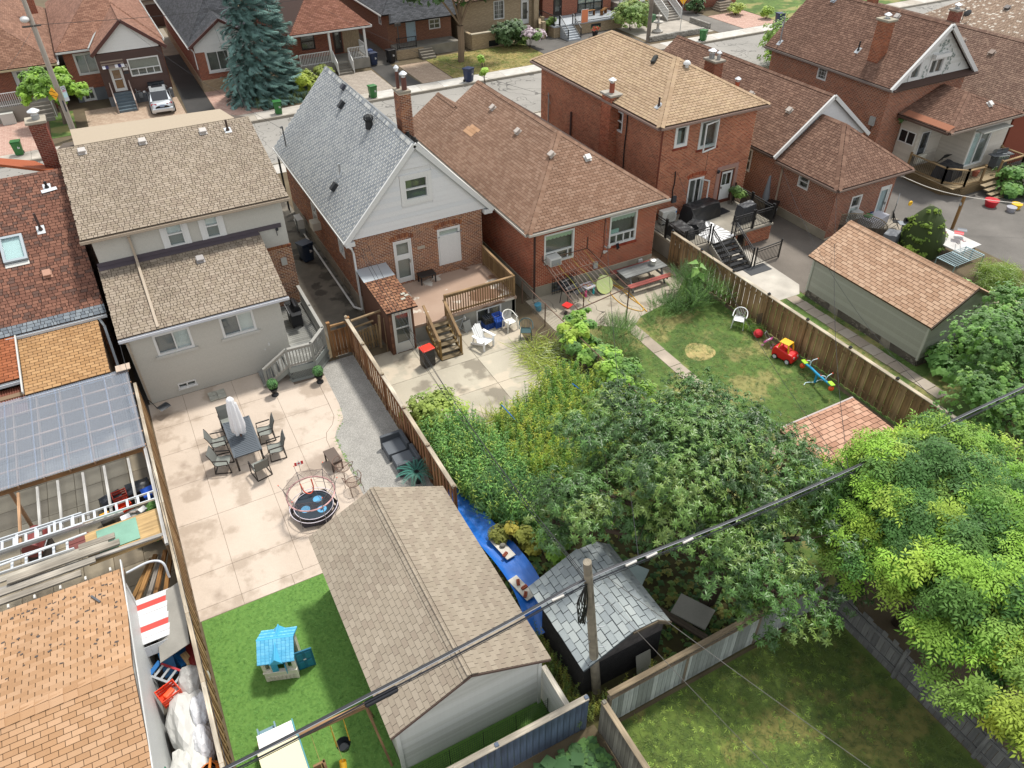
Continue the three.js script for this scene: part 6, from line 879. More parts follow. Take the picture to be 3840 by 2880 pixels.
// polycarbonate canopy and the frame beside it
{
const t=thing('clear_canopy','corrugated clear plastic canopy on timber battens at the left edge','canopy',[-5,0,-24.5]);const y0=2.32,y1=2.62,z0=-22.35,z1=-26.75,fr=oldwood(0xb28a66),Y=(z)=>y0+(y1-y0)*(z-z0)/(z1-z0);
const clear=M(0xd3deee,{transmission:.8,thickness:0,roughness:.16,ior:1.5,side:THREE.DoubleSide});
for(let s=0;s<7;s++){const x0=-2.42-s*.82,g=new THREE.PlaneGeometry(.86,4.45,44,1);const p=g.attributes.position;for(let i=0;i<p.count;i++)p.setZ(i,.016*Math.sin((p.getX(i)+.43)/.077*6.283));g.computeVertexNormals();g.rotateX(-Math.PI/2+Math.atan2(y1-y0,4.4));g.translate(x0-.43,(y0+y1)/2+.07+(s%2)*.006,(z0+z1)/2);W(t,'clear_sheet',g,clear);}
for(let k=0;k<7;k++){const z=z1+.1+k*(z0-z1-.2)/6;W(t,'batten',at(box(5.8,.04,.07),-5.3,Y(z)+.03,z),oldwood(0xcf9f78));}
for(let k=0;k<8;k++){const x=-2.5-k*.76;W(t,'rafter',barG(V3(x,Y(z1)- .03,z1),V3(x,Y(z0)- .03,z0),.05,.1),fr);}W(t,'beam',at(box(5.8,.14,.06),-5.3,y0-.14,z0-.1),oldwood(0x9b7147));W(t,'post',merged([at(box(.1,2.2,.1),-2.55,1.1,-22.5),at(box(.1,2.2,.1),-6.6,1.1,-22.5)]),fr);W(t,'corner_flashing',at(box(.5,.03,.4),-2.55,2.78,-26.75),paint(0xc9b5a2));
const f=thing('white_rafter_frame','row of bare white painted rafters over the cluttered yard','pergola',[-4,0,-21]);for(const x of[-3.05,-3.8,-4.45,-5.2,-5.8])W(f,'rafter',barG(V3(x,2.18,-22.2),V3(x,2.1,-20.0),.07,.09),paint(0xcfccc6,{map:T.weather}));W(f,'rafter',barG(V3(-6.35,2.18,-22.2),V3(-6.35,2.1,-19.9),.07,.09),oldwood(0xcfa47d));W(f,'edge_beam',barG(V3(-2.47,2.25,-22.5),V3(-2.47,2.05,-17.9),.09,.1),paint(0xc9c6c2,{map:T.weather}));W(f,'cross_beam',barG(V3(-2.5,2.05,-18.35),V3(-7,2.05,-18.45),.12,.06),paint(0xbdb8b0,{map:T.weather}));W(f,'post',merged([at(box(.09,2.1,.09),-2.52,1.05,-18.2),at(box(.09,2.1,.09),-2.52,1.05,-20.3)]),oldwood(0xa58b6b));W(f,'beam_end',at(box(3.6,.09,.05),-5.3,2.0,-19.95),paint(0xc9c6c2));
const rung=(l,name,a,b,w,n,m,hgt=.09)=>{const A=V3(...a),Bq=V3(...b),d=Bq.clone().sub(A),s=V3(-d.z,0,d.x).normalize().multiplyScalar(w/2),q=thing(name,l,'ladder',[(a[0]+b[0])/2,a[1],(a[2]+b[2])/2]);for(const k of[-1,1])W(q,'ladder_rail',barG(A.clone().addScaledVector(s,k),Bq.clone().addScaledVector(s,k),.035,hgt),m);for(let i=0;i<n;i++){const c=A.clone().addScaledVector(d,(i+.5)/n);W(q,'rung',barG(c.clone().sub(s),c.clone().add(s),.07,.035),m);}return q;};
const alu=metal(0xd6dadd,{roughness:.38,metalness:.55});rung('aluminium ladder lying across the rafter ends, nearest the canopy','ladder',[-4.6,2.24,-20.0],[-8.2,2.24,-20.05],.5,7,alu);rung('longer aluminium ladder reaching the patio fence','ladder',[-2.5,2.24,-19.98],[-7.6,2.2,-20.02],.36,16,alu,.07);rung('aluminium ladder beside the pale planks','ladder',[-4.9,2.2,-19.1],[-8.2,2.2,-19.15],.42,9,alu);
single('plastic_pipe','long white plastic pipe on top of a ladder','pipe',rodG(V3(-4.5,.1,-.05),V3(-8.5,.1,.15),.035),paint(0xdde1e3),[0,2.25,-19.15]);
for(const[x,z,l,lab]of[[-5.7,-18.75,3.4,'thick grey plank beside a ladder'],[-5.2,-18.55,3.0,'pale grey plank between two others'],[-6.2,-18.2,3.6,'weathered plank nearest the tan shingle roof'],[-6.5,-17.85,3.4,'narrow plank along the shed roof edge'],[-4.3,-18.9,1.0,'short plank end near the green glass panel']])single('plank',lab,'plank',box(l,.06,.22),oldwood(pick([0xb5ada0,0xc0b8a9,0xa79e90])),[x,2.12+.05*R(),z],.02*R());
{const q=thing('timber_sheet','yellow timber panel with green glass lying under the ladders','panel',[-3.4,2.0,-19.0]);W(q,'panel_frame',at(box(2.2,.05,1.35),-3.55,1.9,-19.0,0,.03),oldwood(0xd9b680));W(q,'pane',at(box(1.15,.03,.95),-3.75,1.945,-19.1,0,.03),M(0x8fbfa8,{map:T.blotch,roughness:.15}));}
single('red_door','dark red plank door lying under the ladders','door',merged([0,1,2].map((i)=>at(box(.6,.04,.28),0,0,i*.3))),paint(0x7e4540),[-4.85,1.9,-19.55],.03);
for(let i=0;i<5;i++)single('timber_offcut',['long timber beam nearest the patio fence, under the frame','timber beam second from the patio fence','grey timber beam in the middle of the stack','timber beam leaning in the dark stack, fourth from the fence','timber beam lying furthest from the patio fence'][i],'timber',box(.12,.09,1.7),oldwood([0xa97b46,0xa07240,0x9b938a,0xb0834e,0x96703f][i]),[-2.75-i*.2,.9+.1*(i%2),-17.9],-.25-i*.06);
}
{const t=thing('pet_fence','low black wire fence panels along the end wall of the tan garage','fence',[3.5,0,-8.85]),g=[];for(let i=0;i<=60;i++)g.push(rodG(V3(1.7+i*.064,0,-8.85),V3(1.7+i*.064,.75,-8.85),.0035,3));for(let k=0;k<7;k++)g.push(rodG(V3(1.7,.05+k*.115,-8.85),V3(5.55,.05+k*.115,-8.85),.0035,3));const w=W(t,'wire_mesh',merged(g),BLACK);w.userData.kind='stuff';for(let i=0;i<5;i++)W(t,'panel_post',rodG(V3(1.7+i*.96,0,-8.85),V3(1.7+i*.96,.8,-8.85),.01),BLACK);}
// =================== things in the yards ===================
const steel=M(0x2f2a28,{roughness:.5,metalness:.3}),charcoal=M(0x4d545b,{roughness:.55}),sling=M(0x7d807a,{roughness:.9,bumpMap:B.rough,bumpScale:.002});
{// dining set
const t=thing('patio_table','dark grey slatted patio table with white umbrella through its middle','table',[.62,0,-23.26]);
L(t,'frame',merged([at(box(.08,.05,2.13),-.47,.71,0),at(box(.08,.05,2.13),.47,.71,0),at(box(.9,.05,.08),0,.71,-1.02),at(box(.9,.05,.08),0,.71,1.02)]),charcoal);
for(let i=0;i<20;i++)L(t,'slat',box(.86,.03,.078),charcoal,0,.715,-.92+i*.0968);for(const x of[-.46,.46])for(const z of[-1.0,1.0])L(t,'leg',box(.07,.7,.07),steel,x,.35,z);
const u=thing('umbrella','closed white patio umbrella standing in the slatted table','umbrella',[.6,0,-23.25]);const prof=[[.0,2.62],[.08,2.6],[.14,2.5],[.12,2.36],[.17,2.3],[.2,1.9],[.24,1.3],[.23,1.02],[.12,.92],[.03,.95]].map((p)=>new THREE.Vector2(...p));const g=new THREE.LatheGeometry(prof,48),p=g.attributes.position;for(let i=0;i<p.count;i++){const a=Math.atan2(p.getZ(i),p.getX(i)),y=p.getY(i),k=1+.16*Math.cos(a*8+y)*(y<2.35?1:.4);p.setX(i,p.getX(i)*k);p.setZ(i,p.getZ(i)*k);p.setY(i,y+.05*Math.cos(a*4)*(y<1.1?1:0));}g.computeVertexNormals();
L(u,'canopy',g,M(0xe6e6e8,{roughness:.9,side:THREE.DoubleSide}));L(u,'pole',cyl(.022,.022,2.5),oldwood(0x8a5d40),0,1.25,0);L(u,'base',cyl(.26,.28,.09,20),M(0x2b3036),.0,.05,.0);
const mk=(label)=>{const c=thing('sling_chair',label,'chair');for(const s of[-1,1])L(c,'leg_frame',merged([barG(V3(s*.28,.02,-.28),V3(s*.28,.02,.3),.03,.03),barG(V3(s*.28,.02,.3),V3(s*.28,.62,.26),.03,.03,V3(1,0,0)),barG(V3(s*.28,.62,.27),V3(s*.28,.64,-.25),.04,.03),barG(V3(s*.28,.02,-.28),V3(s*.27,.42,-.22),.03,.03,V3(1,0,0))]),steel);L(c,'stretcher',merged([at(box(.56,.03,.03),0,.02,-.28),at(box(.54,.03,.03),0,.36,.2)]),steel);
const q=[[.28,.41],[.1,.40],[-.12,.37],[-.22,.42],[-.27,.6],[-.33,.8],[-.40,.96]];const sl=(a,b)=>merged(q.slice(a,b).slice(1).map((_,i)=>{const A=q[a+i],Bq=q[a+i+1];return barG(V3(0,A[1],A[0]),V3(0,Bq[1],Bq[0]),.5,.012);}));L(c,'seat',sl(0,4),sling);L(c,'backrest',sl(3,7),M(0x6a6c68,{roughness:.9}));for(const s of[-1,1])L(c,'side_rail',tubeG(q.map(([z,y])=>[s*.26,y,z]),.014,20,5),steel);return c;};
const c0=mk('grey sling chair at the far end of the slatted table');c0.position.set(.35,0,-24.75);c0.rotation.y=.05;c0.userData.group='sling chairs around the patio table';
for(const[l,x,z,a]of[['grey sling chair on the left side, farther one',-.22,-23.75,1.45],['grey sling chair on the left side, nearer one and turned outward',-.3,-22.65,1.2],['grey sling chair on the right side, farther one',1.5,-23.55,-1.62],['grey sling chair on the right side, nearer one',1.62,-22.4,-1.62],['grey sling chair at the near end with its back to the camera',.85,-21.7,3.35]])dup(c0,l,[x,0,z],a);
}
{// trampoline
const t=thing('trampoline','small round trampoline with netted enclosure and blue discs','trampoline',[2.05,0,-18.95]);const r=.82,hex6=[...Array(6)].map((_,i)=>i/6*6.283+.3);
L(t,'mat',cyl(.66,.66,.012,40),M(0x24303a,{roughness:.85}),0,.35,0);const ring=(R0,R1,y,m,n)=>{const s=new THREE.Shape();s.absarc(0,0,R1,0,6.2832);const h=new THREE.Path();h.absarc(0,0,R0,0,6.2832,true);s.holes.push(h);return L(t,n,new THREE.ExtrudeGeometry(s,{depth:.04,bevelEnabled:false,curveSegments:32}).rotateX(-Math.PI/2),m,0,y,0);};
ring(.68,.82,.34,M(0x2c3040),'pad');for(const[R0,y]of[[.67,.39],[.815,.37]])L(t,'trim',new THREE.TorusGeometry(R0,.014,6,48).rotateX(Math.PI/2),M(0xcfc8d0),0,y,0);L(t,'skirt',cyl(.82,.8,.26,6,true),M(0x33303a,{side:THREE.DoubleSide}),0,.2,0,0,.3,0);
const bd=[[.2,-.22],[-.3,.05],[.2,.3]];for(const[x,z]of bd)L(t,'blue_disc',cyl(.16,.16,.006,24),M(0x5b9ec6),x,.36,z);{const s=new THREE.Shape();for(let i=0;i<10;i++){const a=i/10*6.283+.2,q=i%2?.045:.11;s[i?'lineTo':'moveTo'](q*Math.cos(a),q*Math.sin(a));}L(t,'star',new THREE.ExtrudeGeometry(s,{depth:.004,bevelEnabled:false}).rotateX(-Math.PI/2),M(0x2b3a55),.2,.364,.3);}
L(t,'hoop',new THREE.TorusGeometry(.8,.026,8,48).rotateX(Math.PI/2),M(0xdba9a6,{roughness:.5}),0,.95,0);
for(const a of hex6){const x=r*Math.cos(a),z=r*Math.sin(a);L(t,'pole',merged([tubeG([[x,0,z],[x,.4,z],[x*.99,.95,z*.99],[x*1.06,1.3,z*1.06]],.013,14,6),rodG(V3(x*1.06,1.3,z*1.06),V3(x*1.18,1.52,z*1.18),.008)]),M(0x8d8a8c));L(t,'pole_tip',new THREE.SphereGeometry(.022,8,6),M(0xe06a55),x*1.18,1.53,z*1.18);L(t,'net_cord',rodG(V3(x*1.06,1.3,z*1.06),V3(0,1.75,-.2).multiplyScalar(.0).add(V3(x*.3,1.5,z*.3)),.006),M(0x4a4448));}
const net=M(0x5a4c4c,{roughness:1}),gs=[];hex6.forEach((a,i)=>{const b=hex6[(i+1)%6],A=(k,s)=>V3(s*Math.cos(k),0,s*Math.sin(k));for(let k=0;k<=18;k++){const p=A(a,.85).lerp(A(b,.85),k/18);gs.push(rodG(p.clone().setY(.95),p.clone().multiplyScalar(1.02).setY(1.3),.0018,3));}for(let k=0;k<7;k++){const y=.97+k*.05;gs.push(rodG(A(a,.86).setY(y),A(b,.86).setY(y),.0016,3));}gs.push(rodG(A(a,.87).setY(1.3),A(b,.87).setY(1.3),.007,5));});const n=L(t,'net',merged(gs),net);n.userData.kind='stuff';L(t,'net_wall',cyl(.87,.84,.36,6,true),M(0x6a5c5c,{transparent:true,opacity:.32,side:THREE.DoubleSide,roughness:1}),0,1.12,0,0,-.3+Math.PI/6+.52,0);
L(t,'handle',tubeG([[-.2,.95,-.62],[-.12,.6,-.5],[.05,.5,-.45],[.18,.62,-.5],[.2,1.0,-.62]],.022,24,6),M(0xd8614c));
const f=thing('small_flag','tiny red and white maple leaf flag on the trampoline net','flag',[2.0,1.55,-19.75]);L(f,'flag_pole',rodG(V3(0,-.2,0),V3(0,.3,0),.006),steel);flagParts(f,.3,.15,.16);
}
function flagParts(f,w,h,y,x0=-.0){for(const[a,b,c]of[[-.5,-.25,0xd23a3a],[-.25,.25,0xecebe8],[.25,.5,0xd23a3a]])L(f,'flag_panel',box((b-a)*w,h,.006),M(c,{roughness:.8}),x0+(a+b)/2*w,y,0);const s=new THREE.Shape();const lp=[[0,1],[.16,.62],[.36,.72],[.3,.3],[.5,.5],[.58,.36],[.9,.4],[.8,.15],[.95,.05],[.5,-.3],[.55,-.5],[.06,-.42],[.06,-.9],[0,-.9]];[...lp,...lp.slice(1,-1).reverse().map(([a,b])=>[-a,b])].forEach(([a,b],i)=>s[i?'lineTo':'moveTo'](a*h*.36,b*h*.36));L(f,'maple_leaf',new THREE.ExtrudeGeometry(s,{depth:.012,bevelEnabled:false}),M(0xcf3038,{roughness:.8}),x0,y,-.006);}
{// wicker stool, wire chairs, sofa
const t=thing('wicker_stool','dark wicker stool beside the trampoline','stool',[3.35,0,-20.9],.1);L(t,'top',rbox(.44,.05,.8,.02),M(0x5d5149,{bumpMap:B.rough,bumpScale:.004}),0,.46,0);for(const x of[-.18,.18])for(const z of[-.35,.35])L(t,'leg',box(.05,.44,.05),M(0x453c38),x,.22,z);L(t,'apron',merged([at(box(.4,.1,.03),0,.38,.36),at(box(.4,.1,.03),0,.38,-.36)]),M(0x4e443e));
const mk=(l,x,z,a)=>{const c=thing('wire_chair',l,'chair',[x,0,z],a),m=M(0x6d564a,{roughness:.7}),gs=[];for(let i=-5;i<=5;i++){gs.push(rodG(V3(i*.045,.42,-.24),V3(i*.045,.42,.25),.004,4),rodG(V3(-.25,.42,i*.045),V3(.25,.42,i*.045),.004,4));}L(c,'seat',merged([...gs,new THREE.TorusGeometry(.26,.012,6,24).rotateX(Math.PI/2).translate(0,.42,0)]),m);const bk=[];for(let i=0;i<=16;i++){const q=Math.PI*(1+i/16);const p=V3(.27*Math.cos(q),.42,.27*Math.sin(q));bk.push(rodG(p,V3(.31*Math.cos(q),.74,.31*Math.sin(q)- .03),.004,4));}bk.push(tubeG([...Array(11)].map((_,i)=>{const q=Math.PI*(.9+1.2*i/10);return[.31*Math.cos(q),.74,.31*Math.sin(q)- .03];}),.013,30,6));L(c,'backrest',merged(bk),m);for(const s of[-1,1])L(c,'arm',tubeG([[s*.31,.74,.05],[s*.33,.66,.2],[s*.3,.6,.24],[s*.27,.42,.16]],.012,14,6),m);for(const[p,q]of[[-1,-1],[-1,1],[1,-1],[1,1]])L(c,'leg',tubeG([[p*.2,.42,q*.2],[p*.24,.2,q*.25],[p*.23,.01,q*.28]],.011,10,6),m);return c;};
mk('brown wire mesh armchair next to the wicker stool',3.5,-20.2,2.2);mk('brown wire mesh armchair nearest the tan garage, its back to the camera',3.6,-19.3,3.3);
const wick=M(0x474c52,{roughness:.7,bumpMap:T.agg,bumpScale:.006}),so=(l,x,z,ends)=>{const s=thing('wicker_sofa',l,'sofa',[x,0,z]);L(s,'seat',rbox(.72,.36,.82,.02),M(0x565b61,{roughness:.7,bumpMap:T.agg,bumpScale:.006}),-.08,.19,0);L(s,'backrest',rbox(.14,.64,.84,.02),wick,.35,.32,0);L(s,'arm',rbox(.88,.62,.13,.02),wick,-.02,.31,ends*.4);return s;};so('dark grey wicker corner seat, the far one of two by the fence',5.65,-20.45,-1);so('dark grey wicker corner seat, the near one beside the palm',5.72,-19.55,1);
}
{// playhouse
const t=thing('playhouse','toy house with bright blue roof and open blue door on the artificial turf','playhouse',[-.42,0,-13.66],-.34);const cream=plastic(0xd9d3c6),blue=plastic(0x3f9cc4),dk=plastic(0x10607f),wv=.86,dv=.86;
const sh=new THREE.Shape([[-.43,0],[.43,0],[.43,.98],[-.43,.98]].map((p)=>new THREE.Vector2(...p)));for(const[a,b,c,d]of[[-.36,.55,-.24,.88],[-.17,.5,.17,.9],[.24,.55,.36,.88]])sh.holes.push(new THREE.Path([[a,b],[a,d],[c,d],[c,b]].map((p)=>new THREE.Vector2(...p))));L(t,'wall',new THREE.ExtrudeGeometry(sh,{depth:.05,bevelEnabled:false}),cream,0,0,.38);L(t,'wall',box(.86,.98,.05),cream,0,.49,-.4);L(t,'wall',box(.05,.98,.76),cream,-.405,.49,0);L(t,'wall',merged([at(box(.05,1.1,.16),0,0,.3),at(box(.05,1.1,.16),0,0,-.3)]),cream,.405,.52,0);L(t,'ledge',rbox(.94,.05,.1,.015),cream,0,.46,.43);for(let r=0;r<3;r++)for(let i=0;i<8;i++)L(t,'stone_relief',rbox(.095,.055,.03,.01),plastic(0xc9c3b5),-.37+i*.106,.06+r*.065,.436);
for(const s of[-1,1]){L(t,'corner_post',rbox(.08,1.0,.08,.02),cream,s*.42,.5,.41);const sl=L(t,'roof',box(1.0,.04,.66),blue,0,1.2,s*.27,s*.62);for(let r=0;r<8;r++)for(let i=0;i<9;i++)if(s>0||r%3===0)L(sl,'roof_tile',rbox(.104,.018,.078,.008,1),plastic(pick([0x63b3d6,0x58abd0,0x6dbadb])),-.448+i*.112,.026,-.28+r*.08,.06);const gs=new THREE.BufferGeometry();gs.setAttribute('position',new THREE.Float32BufferAttribute([-.2,.99,s*.56,.2,.99,s*.56,0,1.2,s*.56,-.2,.99,s*.56,0,1.2,s*.56,0,1.36,s*.06,.2,.99,s*.56,0,1.36,s*.06,0,1.2,s*.56],3));gs.computeVertexNormals();L(t,'dormer',gs,plastic(0x4aa5cc,{side:THREE.DoubleSide}));L(t,'dormer_ridge',barG(V3(0,1.21,s*.57),V3(0,1.37,s*.04),.035,.025),blue);}
L(t,'roof_ridge',rbox(1.02,.04,.06,.01),blue,0,1.4,0);const d=L(t,'door',rbox(.5,.85,.05,.015),dk,.66,.46,.16,0,.25);for(const[x,y]of[[-.12,.2],[.12,.2],[-.12,-.2],[.12,-.2]])L(d,'door_panel',rbox(.16,.3,.02,.01),plastic(0x17708f),x,y,.028);L(d,'letter_slot',box(.08,.03,.02),WHITE,0,.03,.035);for(const[x,a]of[[-.1,.1],[.2,1.9]]){const g=[at(box(.17,.4,.02),0,0,0)];for(let i=0;i<6;i++)g.push(at(box(.045,.08,.03),(i%2?1:-1)*.04,-.12+Math.floor(i/2)*.12,.002));L(t,'shutter',merged(g),blue,x,.7,x>0?.5:.46,0,a);}
}
{// swing set with slide
const t=thing('swing_set','wooden swing set with cream tower roof, grey slide and black bucket swing','swing set',[0,0,-10.3]);const w=oldwood(0xa9855f);L(t,'beam',box(2.6,.14,.1),w,-.1,2.0,0,0,-.02);for(const[x,z]of[[1.3,.75],[1.3,-.75]])L(t,'leg',barG(V3(1.1,2.05,0),V3(x,0,z),.09,.06,V3(1,0,0)),w);L(t,'brace',barG(V3(1.2,1.0,-.4),V3(1.2,1.0,.4),.05,.09),w);
L(t,'tower_roof',merged([at(box(.95,.03,1.1),-1.05,2.0,.6,.5)]),plastic(0xdcd3ad));L(t,'tower_roof_panel',box(.85,.03,.75),plastic(0xe6e2de),-1.05,1.98,-.2,-.35);L(t,'roof_edge',merged([at(box(.03,.06,1.15),-.56,2.0,.6,.5),at(box(.03,.06,.8),-.6,1.99,-.2,-.35)]),plastic(0x4f8a94));for(const x of[-1.45,-.65])for(const z of[-.3,.9])L(t,'post',box(.09,1.95,.09),w,x,.95,z);
const sl=[[-.5,1.1],[-.85,.75],[-1.2,.5],[-1.5,.42]];L(t,'slide',merged([...sl.slice(1).map((p,i)=>barG(V3(-1.3,sl[i][1],sl[i][0]),V3(-1.3,p[1],p[0]),.42,.03)),...[-.22,.22].flatMap((s)=>sl.slice(1).map((p,i)=>barG(V3(-1.3+s,sl[i][1]+.08,sl[i][0]),V3(-1.3+s,p[1]+.08,p[0]),.04,.16)))]),plastic(0x6f8a94));L(t,'planter_box',merged([at(box(.3,.5,.06),-.35,.3,.1),at(box(.06,.5,.9),-.22,.3,.5)]),w);
const b=L(t,'bucket_swing',cyl(.19,.13,.22,18,true),M(0x1d2226,{roughness:.4,side:THREE.DoubleSide}),.35,.62,0);L(b,'swing_bottom',cyl(.13,.13,.02,16),M(0x1d2226),0,-.1,0);for(const s of[-.17,.17])L(t,'swing_chain',merged([rodG(V3(.35+s,1.93,0),V3(.35+s,1.5,0),.01),rodG(V3(.35+s,1.5,0),V3(.35+s,.72,0),.014)]),M(0xc9a132));L(t,'yellow_swing',tubeG([[-.35,.5,.9],[-.05,.42,.75],[.15,.55,.55],[.2,.75,.42]],.09,20,8),plastic(0xd9a82c));L(t,'swing_rope',merged([rodG(V3(-.3,1.93,.0),V3(-.3,.55,.85),.006),rodG(V3(.2,1.93,.1),V3(.2,.78,.45),.006)]),M(0xb8a465));
}
{const p=single('paver','pale square paver, back left of four near the wall','paver',rbox(.33,.07,.29,.015),conc(0xb9b8ab),[.12,.04,-27.26],0,'pavers stacked by the stucco wall');dup(p,'pale square paver, back right of four near the wall',[.46,.045,-27.24]);dup(p,'pale square paver, front left of four near the wall',[.13,.04,-26.95],.04);dup(p,'cracked pale paver, front right of four near the wall',[.47,.04,-26.94],-.03);}
const shovel=(l,pos,ry,blade,handle,tilt=0)=>{const t=thing('snow_shovel',l,'shovel',pos,ry);t.rotation.z=tilt;const g=new THREE.CylinderGeometry(.35,.35,.45,12,1,true,-.6,1.2).rotateZ(Math.PI/2).translate(0,-.3,0);L(t,'blade',g.rotateX(-Math.PI/2),M(blade,{side:THREE.DoubleSide,roughness:.5}),0,.1,.2);L(t,'handle',tubeG([[0,.05,.0],[0,.25,-.4],[0,.35,-.75],[0,.55,-1.1]],.016,14,6),M(handle));return t;};
shovel('black snow shovel propped by the patio fence corner',[-2.0,0,-27.35],.5,0x2c3036,0x2a2a2c);
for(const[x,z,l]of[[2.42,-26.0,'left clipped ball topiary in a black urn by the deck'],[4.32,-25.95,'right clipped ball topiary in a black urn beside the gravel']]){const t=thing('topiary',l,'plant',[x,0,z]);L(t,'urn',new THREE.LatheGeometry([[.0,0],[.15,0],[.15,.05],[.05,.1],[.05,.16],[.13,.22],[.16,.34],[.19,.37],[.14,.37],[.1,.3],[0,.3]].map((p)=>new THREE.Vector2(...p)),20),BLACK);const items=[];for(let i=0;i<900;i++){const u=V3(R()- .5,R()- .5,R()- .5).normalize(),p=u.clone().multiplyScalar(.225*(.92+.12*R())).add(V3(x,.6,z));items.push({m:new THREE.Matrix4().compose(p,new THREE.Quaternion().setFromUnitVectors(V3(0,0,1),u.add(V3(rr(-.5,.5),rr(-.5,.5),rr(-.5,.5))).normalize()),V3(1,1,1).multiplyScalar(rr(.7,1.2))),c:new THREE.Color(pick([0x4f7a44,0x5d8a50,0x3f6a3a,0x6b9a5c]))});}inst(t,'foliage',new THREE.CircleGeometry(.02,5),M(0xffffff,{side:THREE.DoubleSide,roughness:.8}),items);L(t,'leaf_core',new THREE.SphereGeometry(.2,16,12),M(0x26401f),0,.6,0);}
function barbecue(l,pos,ry,hood,body,s=1){const t=thing('barbecue',l,'barbecue',pos,ry);t.scale.setScalar(s);L(t,'cabinet',rbox(.75,.7,.5,.02),body,0,.45,0);L(t,'hood',new THREE.CylinderGeometry(.27,.27,.75,18,1,false,0,Math.PI).rotateZ(Math.PI/2).rotateX(-Math.PI/2),hood,0,.86,0);for(const x of[-.53,.53])L(t,'side_shelf',rbox(.3,.04,.46,.01),body,x,.82,0);L(t,'handle',rodG(V3(-.28,.98,.3),V3(.28,.98,.3),.016),GALV);L(t,'control_panel',box(.7,.1,.02),metal(0xb8bbbd),0,.76,.26);for(let i=0;i<4;i++)L(t,'knob',cyl(.025,.025,.03,10),BLACK,-.24+i*.16,.76,.28,Math.PI/2);for(const[x,z]of[[-.33,.2],[.33,.2],[-.33,-.2],[.33,-.2]])L(t,'wheel',cyl(.05,.05,.04,10),BLACK,x,.05,z,0,0,Math.PI/2);return t;}
const blackGloss=M(0x1b1c1e,{roughness:.25});barbecue('black gas barbecue on the grey deck',[4.45,.76,-29.6],1.57+Math.PI,blackGloss,M(0x202123));barbecue('black gas barbecue beside the clipped cedar',[36.3,0,-22.9],-.6,blackGloss,M(0x8a9096));barbecue('stainless gas barbecue on the timber deck',[47.0,.71,-25.6],-.2,metal(0xc3c6c8,{roughness:.3}),M(0x55585b),1.1);
function wheelie(l,pos,ry,hex,s=1,group){const t=thing('wheelie_bin',l,'bin',pos,ry,group);t.scale.setScalar(s);const g=new THREE.CylinderGeometry(.42,.34,.9,4,1).rotateY(Math.PI/4);L(t,'body',g,plastic(hex),0,.52,0);L(t,'lid',rbox(.66,.06,.7,.03),plastic(hex),0,1.0,-.02,-.06);L(t,'rim',box(.63,.05,.63),plastic(hex),0,.94,0);for(const x of[-.24,.24])L(t,'wheel',cyl(.1,.1,.05,14),BLACK,x,.1,-.26,0,0,Math.PI/2);L(t,'handle',rodG(V3(-.24,.93,-.36),V3(.24,.93,-.36),.018),plastic(hex));L(t,'label_mark',merged([at(box(.06,.16,.006),-.03,0,0),at(box(.05,.12,.006),.05,-.02,0)]),WHITE,.12,.6,.285,.09);return t;}
wheelie('dark navy wheelie bin standing in the narrow alley',[6.75,0,-36.3],.3,0x1c2a3c,1.05);
const gb=[[11.1,-59.2,'green organics bin on the sidewalk below the spruce'],[18.6,-59.1,'green organics bin on the kerb in front of the white porch'],[51.4,-59.0,'green organics bin on the right stretch of sidewalk'],[-6.45,-60.0,'green organics bin on the sidewalk at the left edge']];gb.forEach(([x,z,l],i)=>wheelie(l,[x,0,z],.2*(i%3)- .1,0x2f6b34,.95,'green bins along the sidewalk'));
wheelie('open navy recycling bin on the sidewalk near a young shrub',[26.9,0,-58.95],.4,0x1f2d4d,1.1);wheelie('navy recycling bin at the upper right corner by the street',[61.4,0,-59.6],-.3,0x1f2d4d,1.15);wheelie('navy bin beside the white porch',[21.6,0,-67.3],0,0x26314a,1.05);wheelie('black bin against the stone porch wall',[23.2,0,-67.2],.1,0x1c1d20,1.1);wheelie('second navy bin farther back beside the white porch',[21.7,0,-68.6],0,0x2c4474,.95);wheelie('black bin in the shade beside the terrace railing',[31.3,0,-28.2],.5,0x1d1e20,1.0);wheelie('dark bin near the stone steps at the top edge',[59.0,0,-69.0],.2,0x202226,1.1);
{const t=thing('outdoor_unit','white air conditioner unit on a stand in the alley','air conditioner',[7.3,0,-39.4]);L(t,'case',rbox(.35,.55,.8,.02),paint(0xd5d5d0),0,.75,0);L(t,'fan_grille',box(.02,.42,.42),M(0x4a4c4d),-.18,.75,.1);for(const z of[-.35,.35])L(t,'bracket',box(.3,.48,.05),GALV,0,.24,z);const u=thing('outdoor_unit','white heat pump with round fan on the raised terrace','air conditioner',[24.6,1.0,-29.1]);L(u,'case',rbox(.95,.72,.36,.03),paint(0xd9d8d0),0,.42,0);L(u,'fan_grille',merged([new THREE.TorusGeometry(.26,.012,6,30),new THREE.TorusGeometry(.17,.01,6,24),new THREE.TorusGeometry(.08,.01,6,18),cyl(.27,.27,.01,30).clone().rotateX(Math.PI/2).translate(0,0,-.012)]),M(0xa9a8a0),.1,.42,.2);L(u,'badge',box(.06,.1,.01),M(0x3a7fb5),.42,.62,.185);for(const x of[-.35,.35])L(u,'foot',box(.06,.08,.4),BLACK,x,.03,0);}
